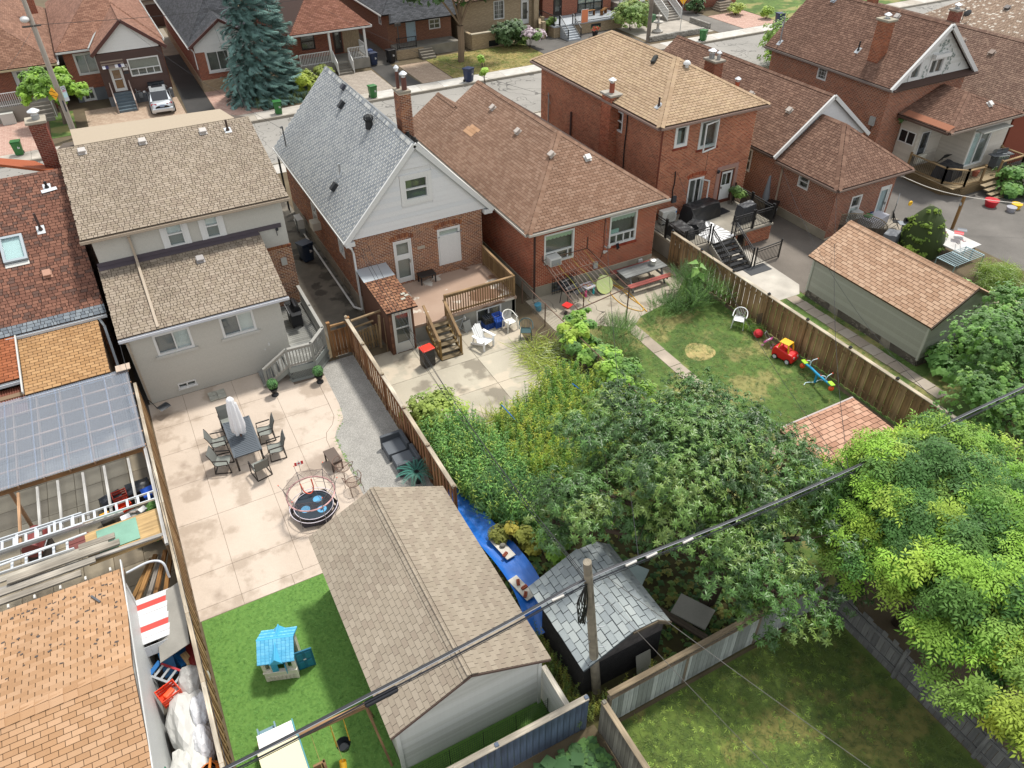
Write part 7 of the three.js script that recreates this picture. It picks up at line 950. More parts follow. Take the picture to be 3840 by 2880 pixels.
// yard of the gable house
{const t=thing('coffee_table','low black square table against the brick wall on the porch','table',[10.9,1.0,-29.72]);L(t,'top',rbox(.82,.05,.5,.01),M(0x242322,{roughness:.5}),0,.44,0);for(const x of[-.36,.36])for(const z of[-.2,.2])L(t,'leg',box(.05,.42,.05),M(0x1b1a1a),x,.21,z);}
{const t=thing('tool_cabinet','black tool cabinet with bright red top by the porch steps','cabinet',[8.8,0,-24.85],.15);L(t,'cabinet_body',rbox(.55,.85,.42,.02),M(0x2b2826,{roughness:.5}),0,.47,0);L(t,'cabinet_top',rbox(.58,.05,.46,.015),M(0xd8331f,{roughness:.35}),0,.92,0);for(let i=0;i<3;i++)L(t,'drawer',box(.48,.2,.02),M(0x353230),0,.2+i*.25,.21);for(const x of[-.22,.22])L(t,'caster',cyl(.04,.04,.04,8),M(0x8a3020),x,.04,.15,0,0,1.57);}
{const t=thing('adirondack_chair','white adirondack chair on the concrete slab','chair',[11.55,0,-24.95],.35),m=plastic(0xe4e4e4);for(let i=0;i<6;i++)L(t,'seat_slat',box(.52,.02,.08),m,0,.36-i*.02+.0,.3-i*.09,.2);for(let i=0;i<5;i++)L(t,'back_slat',rbox(.095,.78-Math.abs(i-2)*.05,.02,.008),m,-.21+i*.105,.62-Math.abs(i-2)*.02,-.34,-.45);for(const s of[-1,1]){L(t,'arm',rbox(.13,.03,.75,.01),m,s*.34,.56,.0);L(t,'leg',box(.04,.55,.1),m,s*.3,.28,.3);L(t,'leg',barG(V3(s*.27,.36,.3),V3(s*.27,.03,-.55),.03,.1),m);L(t,'arm_support',barG(V3(s*.3,.54,-.3),V3(s*.28,.1,-.42),.04,.06,V3(1,0,0)),m);}}
function plasticChair(l,pos,ry,hex){const t=thing('plastic_chair',l,'chair',pos,ry),m=plastic(hex);L(t,'seat',rbox(.46,.03,.44,.015),m,0,.43,.02);for(let i=0;i<7;i++){const a=(i-3)/3*.95;L(t,'back_slat',barG(V3(.19*Math.sin(a),.44,-.2*Math.cos(a*.6)),V3(.26*Math.sin(a),.84-.06*Math.abs(a),-.28*Math.cos(a*.6)),.05,.012,V3(1,0,0)),m);}L(t,'top_rail',tubeG([[-.3,.64,.22],[-.31,.66,.0],[-.27,.76,-.2],[-.14,.85,-.28],[0,.87,-.3],[.14,.85,-.28],[.27,.76,-.2],[.31,.66,0],[.3,.64,.22]],.024,36,6),m);for(const[x,z]of[[-.24,.22],[.24,.22],[-.22,-.22],[.22,-.22]])L(t,'leg',barG(V3(x*.95,z>0?.64:.44,z),V3(x*1.12,0,z*1.15),.05,.03,V3(1,0,0)),m);return t;}
plasticChair('white plastic armchair near the basement window',[13.2,0,-25.6],.1,0xdcdad2);plasticChair('dark green plastic armchair beside the daylilies',[13.5,0,-24.6],-.5,0x2f4a4c);plasticChair('white plastic armchair alone on the lawn by the board fence',[22.5,0,-20.7],-.9,0xdfe0e0);
for(const[x,y,z,hex,l]of[[12.35,0,-26.2,0x1d428c,'lower blue milk crate under the black one'],[12.35,.3,-26.2,0x1c1d20,'black crate of bottles stacked on a blue crate'],[12.85,0,-26.1,0x1e4aa0,'lower blue milk crate next to the white chair'],[12.85,.3,-26.1,0x2352ae,'upper blue milk crate next to the white chair']]){const t=thing('milk_crate',l,'crate',[x,y,z],.05),m=plastic(hex),g=[];for(const s of[-1,1]){for(let i=0;i<4;i++){g.push(at(box(.44,.035,.02),0,.03+i*.08,s*.21),at(box(.02,.035,.42),s*.21,.03+i*.08,0));}for(const x2 of[-.2,-.07,.07,.2])g.push(at(box(.03,.28,.022),x2,.14,s*.211),at(box(.022,.28,.03),s*.211,.14,x2));}L(t,'crate_frame',merged(g),m);L(t,'bottom',box(.42,.02,.42),m,0,.015,0);if(hex===0x1c1d20)for(let i=0;i<16;i++)L(t,'bottle',cyl(.035,.04,.26,8),M(0x30343a,{roughness:.2}),-.15+(i%4)*.1,.16,-.15+Math.floor(i/4)*.1);}
{const t=thing('laundry_rack','thin grey wire rack leaning by the porch wall','rack',[11.0,0,-26.2],.2);L(t,'rack_frame',pathRods([[-.35,.02,.1],[.3,.75,-.15],[-.3,.75,-.15],[.3,.02,.15],[.1,.4,0]],.012),GALV);L(t,'grey_board',box(.4,.5,.02),paint(0xa9a9a4),.45,.26,-.1,-.3);}
{// blue tarp with boards and bricks
const t=thing('tarp','crumpled blue tarpaulin lying along the tan garage','tarp',[6.8,0,-14.3]);const g=new THREE.PlaneGeometry(.95,6.6,26,110),p=g.attributes.position;for(let i=0;i<p.count;i++){const x=p.getX(i),y=p.getY(i);p.setXYZ(i,x+.22*Math.sin(y*.9+.5)- .03*y,.14+.16*N1(x*.3+5,y*.12+3,5,4)+.14*Math.pow(Math.abs(x)/.5,2),y+.1);}g.computeVertexNormals();L(t,'tarp_sheet',g,M(0x1c62b8,{roughness:.35,side:THREE.DoubleSide,bumpMap:B.soft,bumpScale:.02}));
for(const[z,ry,l]of[[-14.2,.15,'white board with a stone and a brick, the far one on the tarp'],[-12.55,.18,'white board with bricks on it, the near one on the tarp']]){single('white_board',l,'board',rbox(.34,.04,.95,.01),paint(0xdcd7cb,{map:T.blotch}),[6.95 -(z+14.2)*.12,.36,z],ry);}
single('stone','grey round stone on the far white board','stone',new THREE.IcosahedronGeometry(.1,1).scale(1.1,.6,.9),conc(0x8a877d),[6.97,.44,-14.25]);[[6.88,-13.9,.5],[6.74,-12.75,1.2],[6.82,-12.5,.2],[6.72,-12.25,.9]].forEach(([x,z,a],i)=>{const b=thing('loose_brick',['red brick lying on the far white board','red brick at the far end of the near white board','red brick in the middle of the near white board','red brick at the near end of the near white board'][i],'brick',[x,.41,z],a);L(b,'brick_body',box(.2,.065,.1),brickM(0x9a4f38),0,0,0);for(let k=0;k<3;k++)L(b,'core_hole',cyl(.018,.018,.004,10),M(0x3a1d15),-.06+k*.06,.034,0);});}
[[[9.6,-19.4],[10.3,-18.2],0x2f6fc0,'blue stick leaning among the tall weeds'],[[12.6,-19.2],[13.6,-18.8],0x2f6fc0,'blue pipe end showing above the yellow weeds'],[[10.9,-17.0],[11.2,-16.2],0xc9a596,'pale pink stick beside the dark leaves']].forEach(([a,b,hex,l])=>single('garden_stake',l,'stake',rodG(V3(a[0],1.5,a[1]),V3(b[0],.4,b[1]),.022),M(hex,{roughness:.4})));
// bungalow yard
{const t=thing('picnic_table','grey picnic table with faded red benches under the window','table',[20.9,0,-26.1]);for(let i=0;i<4;i++)L(t,'top_plank',box(2.5,.045,.2),oldwood(0x8b8d8b),0,.75,-.32+i*.21);for(const[z,hex]of[[.75,0xa85a52],[-.78,0x9a524a]])for(const k of[0,1])L(t,'bench_plank',box(2.55,.04,.15),oldwood(hex),0,.45,z+(k-.5)*.165);for(const x of[-.95,.95]){L(t,'trestle',merged([barG(V3(x,.73,-.25),V3(x,0,-.7),.05,.1,V3(1,0,0)),barG(V3(x,.73,.25),V3(x,0,.7),.05,.1,V3(1,0,0)),at(box(.05,.1,1.75),x,.38,0)]),oldwood(0x8f8f8c));}const p=thing('cooking_pot','big aluminium pot with lid on the picnic table','pot',[21.55,.78,-26.15]);L(p,'pot_body',cyl(.17,.16,.26,24),metal(0xc9c9c4,{roughness:.35}),0,.13,0);L(p,'lid',new THREE.LatheGeometry([[0,.05],[.14,.03],[.18,0]].map((q)=>new THREE.Vector2(...q)),24),metal(0xd3d3cf),0,.26,0);L(p,'knob',cyl(.02,.02,.03),BLACK,0,.32,0);}
{const t=thing('round_table','pale green round plastic table tipped on its side','table',[18.75,0,-26.35]);t.rotation.set(1.05,.35,.0);L(t,'top',cyl(.46,.46,.04,32),plastic(0xb9c785),0,.0,0).position.y=.2;for(const[x,z]of[[-.3,-.3],[.3,-.3],[-.3,.3],[.3,.3]])L(t,'leg',rodG(V3(x,.2,z-0),V3(x*1.2,-.45,z*1.2),.035),plastic(0xaebd7a));t.position.y=.32;}
{const t=thing('water_table','white toddler play table with pink and teal legs','toy table',[17.95,0,-26.45],.1);L(t,'tray',merged([at(rbox(.62,.12,.5,.04),0,.44,0)]),plastic(0xd9d8dc));L(t,'tray_floor',box(.5,.01,.38),plastic(0xb8b8bc),0,.502,0);[[-.24,-.18,0xc9437a],[.24,-.18,0x2aa3ad],[-.24,.18,0xd84a84],[.24,.18,0x28b0b5]].forEach(([x,z,h])=>L(t,'leg',cyl(.05,.06,.4,10),plastic(h),x,.2,z));for(let i=0;i<9;i++)L(t,'toy_block',rbox(.07,.05,.06,.01),plastic(pick([0xd0592c,0x4a4f56,0xd8b23a,0x9a9aa0])),rr(-.22,.22),.53,rr(-.16,.16),0,R()*3);}
{const t=thing('charcoal_barbecue','black drum barbecue with its lid open below the barred window','barbecue',[16.75,0,-26.2],.25);L(t,'drum',new THREE.CylinderGeometry(.26,.26,.75,20,1,false,0,Math.PI).rotateX(Math.PI/2).rotateY(Math.PI/2),blackGloss,0,.72,0,Math.PI/2);L(t,'lid',new THREE.CylinderGeometry(.27,.27,.76,20,1,true,0,Math.PI).rotateZ(Math.PI/2),M(0x202226,{side:THREE.DoubleSide,roughness:.35}),0,.95,-.22,-1.2);L(t,'grill_shelf',box(.7,.03,.3),M(0x2b2c2e),.25,.72,.42);for(const[x,z]of[[-.32,.2],[.32,.2],[-.32,-.2],[.32,-.2]])L(t,'leg',rodG(V3(x,.7,z),V3(x*1.15,0,z*1.3),.018),BLACK);L(t,'can',cyl(.06,.06,.16,12),GALV,-.05,.3,.1);const w=thing('toy_wheelbarrow','small bright red toy wheelbarrow on the concrete patio','toy wheelbarrow',[16.25,0,-25.55],.4);L(w,'tray',cyl(.28,.16,.16,4),plastic(0xd42a26),0,.3,0,0,.78);L(w,'wheel',cyl(.1,.1,.06,14),BLACK,-.25,.1,.1,Math.PI/2);for(const z of[-.12,.12])L(w,'handle',rodG(V3(-.1,.22,z),V3(.5,.34,z),.014),BLACK);const b=single('blue_bucket','teal blue bucket in the corner beside the fence','bucket',cyl(.17,.13,.36,16),plastic(0x1f7f9c),[15.1,.18,-26.3]);b.rotation.z=.2;}
single('garden_hose','yellow garden hose looped across the concrete patio','hose',tubeG([[19.0,.3,-26.6],[19.4,.05,-26.45],[19.6,.02,-25.9],[19.55,.02,-25.0],[19.6,.02,-24.1],[19.4,.02,-23.85],[19.0,.02,-24.3],[18.85,.02,-25.1],[18.95,.02,-25.9],[19.15,.03,-26.4],[19.45,.03,-26.5],[19.75,.02,-25.7],[19.65,.02,-24.6],[19.55,.02,-23.7]],.022,120,6),plastic(0xc99a35));
{const t=thing('drying_trellis','rusty pipe frame strung with drying lines over the patio','trellis',[17,0,-25]);const rust=M(0x5b4338,{roughness:.85}),h=2.0,x0=15.1,x1=18.05,z0=-23.1,z1=-27.25;for(const[x,z]of[[x1,-23.3],[x0+.95,-23.9]])L(t,'post',rodG(V3(x-17,0,z+25),V3(x-17,h,z+25),.03),rust);const A=[x1,-23.35],Bp=[x0,-22.9],C=[15.85,-27.28],D=[18.35,-27.28];const P=([x,z],y=h)=>V3(x-17,y,z+25);for(const[p,q]of[[A,Bp],[A,D],[Bp,C],[C,D]])L(t,'frame_pipe',rodG(P(p),P(q),.025),rust);for(const k of[.33,.66])L(t,'cross_pipe',rodG(P(A).lerp(P(D),k),P(Bp).lerp(P(C),k),.02),rust);for(let i=1;i<12;i++){const p=P(A).lerp(P(Bp),i/12),q=P(D).lerp(P(C),i/12);L(t,'drying_line',tubeG([p,p.clone().lerp(q,.25).add(V3(0,-.12,0)),p.clone().lerp(q,.5).add(V3(0,-.04,0)),p.clone().lerp(q,.75).add(V3(0,-.12,0)),q],.006,24,4),M(i%4===1?0xc9c157:0xb9a79c));}L(t,'wall_bracket',merged([rodG(P(C),P([15.85,-27.28],2.25),.02),rodG(P(D),P([18.35,-27.28],2.6),.03)]),rust);}
for(const[x,z,a,l]of[[16.95,-23.65,.5,'short wrought iron border panel left of the path'],[21.15,-24.0,-.4,'short wrought iron border panel near the sunflower']]){const t=thing('iron_border',l,'garden fence',[x,0,z],a);const g=[];for(let i=0;i<5;i++)g.push(rodG(V3(-.3+i*.15,0,0),V3(-.3+i*.15,.6,0),.01,6));for(const y of[.08,.58])g.push(rodG(V3(-.32,y,0),V3(.32,y,0),.012,6));for(let i=0;i<4;i++)g.push(new THREE.TorusGeometry(.06,.007,5,14).translate(-.225+i*.15,.35,0));L(t,'iron_panel',merged(g),M(0x3b2c27));}
{// toys along the fence
const t=thing('toy_car','red ride-in toy car with yellow roof by the board fence','toy car',[22.6,0,-17.85],.25),red=plastic(0xcf1f22),yel=plastic(0xe3a91d);const s=new THREE.Shape();s.moveTo(-.45,.1);s.lineTo(.45,.1);s.quadraticCurveTo(.52,.3,.4,.4);s.lineTo(.15,.42);s.lineTo(-.35,.5);s.quadraticCurveTo(-.5,.45,-.45,.1);const bod=new THREE.ExtrudeGeometry(s,{depth:.4,bevelEnabled:true,bevelSize:.05,bevelThickness:.06,bevelSegments:3}).translate(0,0,-.2).rotateY(-Math.PI/2);L(t,'body',bod,red,0,.03,0);L(t,'seat_well',box(.3,.02,.4),M(0x7a1415),0,.5,-.08,-.08);const rf=rbox(.42,.05,.46,.025);L(t,'roof',rf,yel,0,.86,-.05);for(const[x,z,a]of[[-.19,.2,-.25],[.19,.2,-.25],[-.19,-.25,.2],[.19,-.25,.2]])L(t,'roof_pillar',rbox(.06,.48,.06,.02),yel,x,.63,z,a);for(const[x,z]of[[-.27,.3],[.27,.3],[-.27,-.3],[.27,-.3]]){const w=L(t,'wheel',cyl(.12,.12,.07,18),BLACK,x,.12,z,0,0,Math.PI/2);L(w,'hub',cyl(.09,.09,.08,12),plastic(0xc9c9cf),0,0,0);}for(const x of[-.14,.14]){const e=L(t,'headlight',cyl(.05,.05,.03,14),WHITE,x,.36,.5,1.3);L(e,'lens',cyl(.025,.025,.034,12),BLACK,0,.003,0);}
const sw=thing('seesaw','blue curved toddler seesaw with green seats and orange balls','seesaw',[22.5,0,-15.95],1.35),bl=plastic(0x2693bf);L(sw,'beam',tubeG([[-.95,.62,0],[-.45,.55,0],[0,.5,0],[.45,.48,0],[.95,.38,0]],.05,30,8),bl);L(sw,'post',rodG(V3(0,.05,0),V3(0,.5,0),.05),bl);L(sw,'foot',merged([tubeG([[0,.06,0],[.1,.03,.35],[0,.02,.5]],.02,12),tubeG([[0,.06,0],[.1,.03,-.35],[0,.02,-.5]],.02,12)]),plastic(0xbcd6dc));for(const q of[-1,1]){L(sw,'seat',rbox(.3,.06,.2,.03),plastic(0x9bc92c),q*.92,q<0?.7:.46,0);L(sw,'ball',new THREE.SphereGeometry(.11,16,12),plastic(0xe0521c),q*.98,q<0?.5:.2,0);L(sw,'handlebar',tubeG([[q*.55,q<0?.58:.48,0],[q*.55,.78,.05],[q*.52,.86,.26]],.018,12),plastic(0xcfdfe2));L(sw,'handlebar',tubeG([[q*.55,q<0?.58:.48,0],[q*.55,.78,-.05],[q*.52,.86,-.26]],.018,12),plastic(0xcfdfe2));for(const z of[.27,-.27])L(sw,'grip',new THREE.SphereGeometry(.028,8,6),plastic(0xe0573a),q*.52,.87,z);}
const st=thing('toy_stroller','pink toy stroller between the red folding chair and toy car','toy stroller',[22.65,0,-18.9],.5);L(st,'stroller_frame',merged([rodG(V3(-.13,.05,.2),V3(-.13,.65,-.22),.01),rodG(V3(.13,.05,.2),V3(.13,.65,-.22),.01),rodG(V3(-.13,.05,-.2),V3(-.13,.4,.05),.01),rodG(V3(.13,.05,-.2),V3(.13,.4,.05),.01),rodG(V3(-.13,.65,-.22),V3(.13,.65,-.22),.012)]),GALV);L(st,'seat',box(.25,.02,.4),M(0xb04a86,{roughness:.8}),0,.32,-.02,-.8);L(st,'seat_patch',box(.14,.01,.2),M(0xd9c6d6),0,.345,-.03,-.8);for(const x of[-.14,.14])for(const z of[-.2,.2])L(st,'wheel',cyl(.05,.05,.03,12),M(0xc98fb0),x,.05,z,0,0,1.57);const fc=thing('folded_chair','red folding camp chair with black legs against the board fence','chair',[22.75,0,-19.75],.4);const q=new THREE.IcosahedronGeometry(.2,2),qp=q.attributes.position;for(let i=0;i<qp.count;i++){const k=1+.45*(N1(qp.getX(i)+1,qp.getZ(i)+qp.getY(i)*2+1,5,3)- .5);qp.setXYZ(i,qp.getX(i)*k*1.2,qp.getY(i)*k*.95,qp.getZ(i)*k);}q.computeVertexNormals();L(fc,'fabric',q,M(0xb5232c,{roughness:.8}),-.1,.22,.1);for(let i=0;i<6;i++)L(fc,'leg',rodG(V3(.05+i*.02,.25,-.05+i*.02),V3(.2+i*.05,.95,-.25+i*.03),.012),BLACK);
}
// terrace and yards on the right
function covered(name,l,pos,ry,w,h,d,hex,seed){const g=new THREE.BoxGeometry(w,h,d,14,8,14),p=g.attributes.position;for(let i=0;i<p.count;i++){const x=p.getX(i),y=p.getY(i),z=p.getZ(i),t=(y+h/2)/h,n=N1(x*.4+seed,z*.4+y*.3+seed,6,3)- .5;const k=1-.14*t;p.setXYZ(i,x*k+n*.1,y+n*.16*t,z*k+n*.1);}g.computeVertexNormals();return single(name,l,'furniture cover',g.translate(0,h/2,0),M(hex,{roughness:.45,bumpMap:B.soft,bumpScale:.02}),pos,ry);}
covered('covered_sofa','long black furniture cover beside the open casement window',[26.5,1.0,-28.7],.05,2.2,.85,.95,0x1c1d20,2.1);covered('covered_sofa','black furniture cover along the terrace railing nearest the bungalow',[24.3,1.0,-27.5],.1,.9,.6,1.3,0x26282b,3.7);covered('covered_table','low round black cover in the middle of the terrace',[25.4,1.0,-27.7],.4,.8,.45,.8,0x202225,5.2);covered('covered_barbecue','dark grey barbecue cover standing by the terrace railing',[28.4,1.0,-27.3],.1,1.1,.95,.6,0x36383c,6.6);covered('covered_barbecue','grey rounded cover just beyond the garage ridge',[34.0,.2,-22.3],.4,.9,.95,.7,0x5a5d62,8.1);
{const g=rbox(1.6,.012,2.0,.005);single('outdoor_rug','white and grey sunburst patterned rug on the terrace','rug',g,M(0xffffff,{roughness:.95,map:tex(256,1,(x,y)=>{const dx=x-.5,dy=y-.5,a=Math.atan2(dy,dx);return Math.sin(a*18)>.25?.55:.88;})}),[26.0,1.008,-27.1],.1);single('door_mat','black door mat in front of the terrace door','mat',box(1.1,.015,.6),M(0x202124,{roughness:1}),[27.9,1.01,-28.7],.15);single('door_mat','dark mat at the foot of the terrace stairs','mat',box(1.4,.012,.7),M(0x4a4b4d,{roughness:1}),[26.8,.015,-24.2]);const u=thing('umbrella','closed grey umbrella beside the terrace corner','umbrella',[31.1,0,-28.6]);L(u,'canopy',new THREE.LatheGeometry([[0,2.5],[.06,2.45],[.2,1.2],[.14,1.0]].map((p)=>new THREE.Vector2(...p)),10),M(0x6d7074,{side:THREE.DoubleSide}));L(u,'pole',cyl(.025,.025,2.4),GALV,0,1.2,0);}
{const t=thing('cloth_table','table under a grey plastic cloth by the brown roof bungalow','table',[35.3,0,-24.6],.15);L(t,'tablecloth',rbox(1.6,.62,1.0,.03),M(0xb5b5bd,{roughness:.6,bumpMap:B.soft,bumpScale:.02}),0,.5,0);for(const x of[-.7,.7])for(const z of[-.4,.4])L(t,'leg',cyl(.025,.025,.3),GALV,x,.15,z);single('green_tray','green tray of odds and ends on the grey tablecloth','tray',rbox(.5,.06,.35,.02),plastic(0x2f8a4a),[34.95,.85,-24.65],.3);single('blue_bowl','dark blue bowl on the grey tablecloth','bowl',cyl(.14,.1,.09,18),plastic(0x24406f),[35.4,.86,-24.9]);
const c=thing('folding_chair','black folding chair on the paved terrace','chair',[36.5,0,-23.95],.9);L(c,'seat',rbox(.42,.025,.4,.01),M(0x1b1c1f),0,.44,0);L(c,'backrest',rbox(.42,.4,.025,.1),M(0x1b1c1f),0,.76,-.24,-.2);for(const x of[-.2,.2]){L(c,'leg',rodG(V3(x,.9,-.28),V3(x,0,.25),.013),BLACK);L(c,'leg',rodG(V3(x,.44,.1),V3(x,0,-.3),.013),BLACK);}
const l=thing('arched_trellis','arched timber lattice panel behind the garage ridge','trellis',[33.7,0,-24.2],-.75);const s=new THREE.Shape();s.absarc(0,.2,1.5,.1,Math.PI-.1);const gs=[];for(let i=-12;i<=12;i++)for(const q of[-1,1]){const x=i*.12,top=.7*Math.sqrt(Math.max(0,1 -(x/1.5)**2));if(top>.12)gs.push(barG(V3(x-q*top*.35,.7,q*.006),V3(x+q*top*.35,.7+top,q*.006),.012,.03));}L(l,'lattice',merged(gs),oldwood(0x8d8577));L(l,'arch_rim',tubeG([...Array(15)].map((_,i)=>{const a=Math.PI*i/14;return[1.5*Math.cos(a),.7+.75*Math.sin(a),0];}),.03,30,5),oldwood(0xa79a84));for(let i=0;i<11;i++)L(l,'board',box(.28,.72,.02),oldwood(pick([0x5d5349,0x6a5f53])),-1.4+i*.28,.36,0);const f=thing('metal_railing','grey metal railing panel at the end of the paved terrace','railing',[37.9,0,-25.2],.6);const g=[];for(let i=0;i<9;i++)g.push(rodG(V3(-.7+i*.175,.1,0),V3(-.7+i*.175,.95,0),.013));for(const y of[.1,.5,.95])g.push(rodG(V3(-.75,y,0),V3(.75,y,0),.018));L(f,'rail_panel',merged(g),M(0x6f7377,{roughness:.5,metalness:.4}));}
{const t=thing('board_table','white painted board top on trestles with snow shovels on it','table',[36.5,0,-20.6],.03);L(t,'top',box(1.7,.06,2.2),paint(0xdedcd8,{map:T.blotch}),0,.85,0);L(t,'edge',box(1.72,.1,.06),paint(0xc9c7c3),0,.86,-1.1);for(const x of[-.7,.7])for(const z of[-.9,.9])L(t,'leg',box(.07,.85,.07),oldwood(0x8d8577),x,.42,z);shovel('red snow shovel blade on the white board top',[36.3,.88,-20.2],2.2,0xb51f2a,0x2c2d30);shovel('grey snow shovel on the white board top',[36.75,.88,-20.3],2.3,0x5a5f66,0x8c2030);single('red_scraper','red broken handle piece on the white board top','scraper',merged([at(rbox(.45,.05,.14,.02),0,0,0),at(rbox(.2,.05,.2,.02),-.5,0,-.4)]),plastic(0xb02a35),[36.7,.92,-21.2],.5);
const r=thing('metal_rack','grey metal slatted rack with climbing leaves beside the white board','rack',[34.8,0,-18.9],.02);const m=metal(0x8fa3a8,{metalness:.4,roughness:.5});for(let i=0;i<10;i++)L(r,'rack_bar',rodG(V3(-1.1,1.2,-.5+i*.11),V3(1.1,1.2,-.5+i*.11),.018),m);L(r,'rack_frame',merged([rodG(V3(-1.1,1.2,-.5),V3(-1.1,1.2,.5),.03),rodG(V3(1.1,1.2,-.5),V3(1.1,1.2,.5),.03),rodG(V3(0,1.19,-.5),V3(0,1.19,.5),.03)]),m);for(const x of[-1.1,1.1])for(const z of[-.5,.5])L(r,'leg',rodG(V3(x,0,z),V3(x,1.2,z),.025),m);
const p=thing('clothesline_post','short timber post with pulley holding a white clothesline','post',[39.3,0,-22.4]);L(p,'post_shaft',box(.13,1.9,.13),oldwood(0x9b7545),0,.95,0);L(p,'pulley',merged([at(cyl(.07,.07,.04,14),-.15,1.5,.05,1.57),at(box(.1,.2,.06),-.1,1.5,0)]),GALV);single('clothesline','white clothesline hanging from the house to the timber post','clothesline',tubeG([[36.4,2.9,-24.9],[38,2.2,-23.6],[39.3,1.92,-22.4],[42,1.7,-20.4],[47,1.9,-17.5]],.018,60,5),M(0xcfc9c0));
[[43.6,-23.2,0xb3202c,'red upturned tub near the deck steps',.4],[44.0,-22.2,0x9a9aa2,'small grey box near the red tub',.28],[44.6,-22.3,0xdcae1c,'yellow watering can near the red tub',.3],[45.5,-23.4,0x2d4a3a,'dark green planter near the deck steps',.35]].forEach(([x,z,h,l,s])=>single('garden_tub',l,'tub',cyl(s,s*.7,s,12),plastic(h),[x,s/2,z]));const y=thing('yellow_slide','yellow plastic toy slide by the garage corner, half behind leaves','toy slide',[32.1,0,-14.0]);L(y,'slide',merged([barG(V3(-.4,.7,0),V3(.5,.15,.3),.4,.05),at(rbox(.4,.7,.4,.05),-.5,.35,-.1)]),plastic(0xe2b814));single('plastic_flower','round yellow flower ornament on the terrace railing','ornament',new THREE.TorusGeometry(.1,.05,8,16),plastic(0xe3b41a),[37.9,1.0,-24.4]);covered('covered_chairs','dark jumble of covered deck furniture behind the timber railing',[43.4,.72,-26.3],.2,1.5,.7,1.2,0x2a2c30,9.4);{const u=single('deck_loveseat','dark wrought iron seat on the timber deck','seat',merged([0,1,2,3,4,5].map((i)=>tubeG([[-.6,.5+.05*i,.05*i],[0,.58+.05*i,.02*i],[.6,.5+.05*i,.05*i]],.02,14,5))),BLACK,[44.0,.75,-27.3],.2);}single('terracotta_pot','terracotta flower pot on the timber deck','pot',cyl(.22,.15,.35,16),M(0x9a5640),[44.9,.89,-25.5]);single('boat_cushion','white and blue upright cushion by the arched door','cushion',rbox(.9,.5,.25,.06),paint(0xd9d4c4),[42.9,1.3,-28.0],.1);}
// =================== plants ===================
function leafG(len,w,droop=.25){const g=new THREE.BufferGeometry(),y=(t)=>-droop*len*t*t;g.setAttribute('position',new THREE.Float32BufferAttribute([0,0,0,-w/2,y(.45)+w*.12,len*.45,w/2,y(.45)+w*.12,len*.45,0,y(.5),len*.5,0,y(1),len],3));g.setIndex([0,1,3,0,3,2,1,4,3,3,4,2]);g.setAttribute('uv',new THREE.Float32BufferAttribute([0,0,0,1,1,0,1,1,.5,.5],2));g.computeVertexNormals();return g;}
const whorl=merged([...Array(9)].map((_,i)=>at(leafG(rr(.12,.18),.05,.35),0,0,0,0,i/9*6.283+rr(-.2,.2),0).applyMatrix4(mat4(0,rr(-.03,.03),0,rr(-.3,.3),0,rr(-.3,.3)))));
const compound=merged([...[.1,.2,.3].flatMap((t,i)=>[-1,1].map((s)=>at(leafG(.15-i*.01,.055,.35),s*.01,-.15*t,t,0,s*1.05,0))),at(leafG(.16,.06,.4),0,-.05,.33)]);
const compoundSpray=merged([0,1.3,2.5,3.8,5.1].map((a,i)=>at(compound,0,0,0,.3+.1*(i%2),a,0)));
const broad=merged([0,1.6,3.1,4.6].map((a,i)=>at(leafG(.13,.12,.3),0,.01*i,0,.15,a,0)));
const stemG=merged([rodG(V3(0,0,0),V3(0,.95,0),.008,4,.004),...[...Array(20)].map((_,i)=>at(leafG(.13-.003*i,.028,.5),0,.12+i*.044,0,-.45,i*2.4,0))]);
const feather=merged([rodG(V3(0,0,0),V3(0,.9,0),.008,4,.004),...[...Array(34)].map((_,i)=>at(leafG(.15-.0025*i,.026,.25),0,.2+i*.022,0,-.75,i*2.4,0))]);
const bladeTuft=merged([...Array(9)].map((_,i)=>at(leafG(rr(.5,.95),.022,.75),0,0,0,-1.05-rr(-.3,.15),i*.7+rr(-.2,.2),0)));
const grassTuft=merged([...Array(9)].map((_,i)=>at(leafG(rr(.05,.09),.009,.5),rr(-.04,.04),0,rr(-.04,.04),-1.0+rr(-.4,.4),R()*6.3,0)));
const dandelion=merged([...Array(7)].map((_,i)=>at(leafG(rr(.1,.18),.03,.3),0,.01,0,-.2,i*.9+R()*.3,0)));
const leafW=leafM(0xffffff),glossy=M(0xffffff,{roughness:.45,side:THREE.DoubleSide});
const jit=(hexes,k=.25)=>new THREE.Color(pick(hexes)).multiplyScalar(1-k/2+k*R());
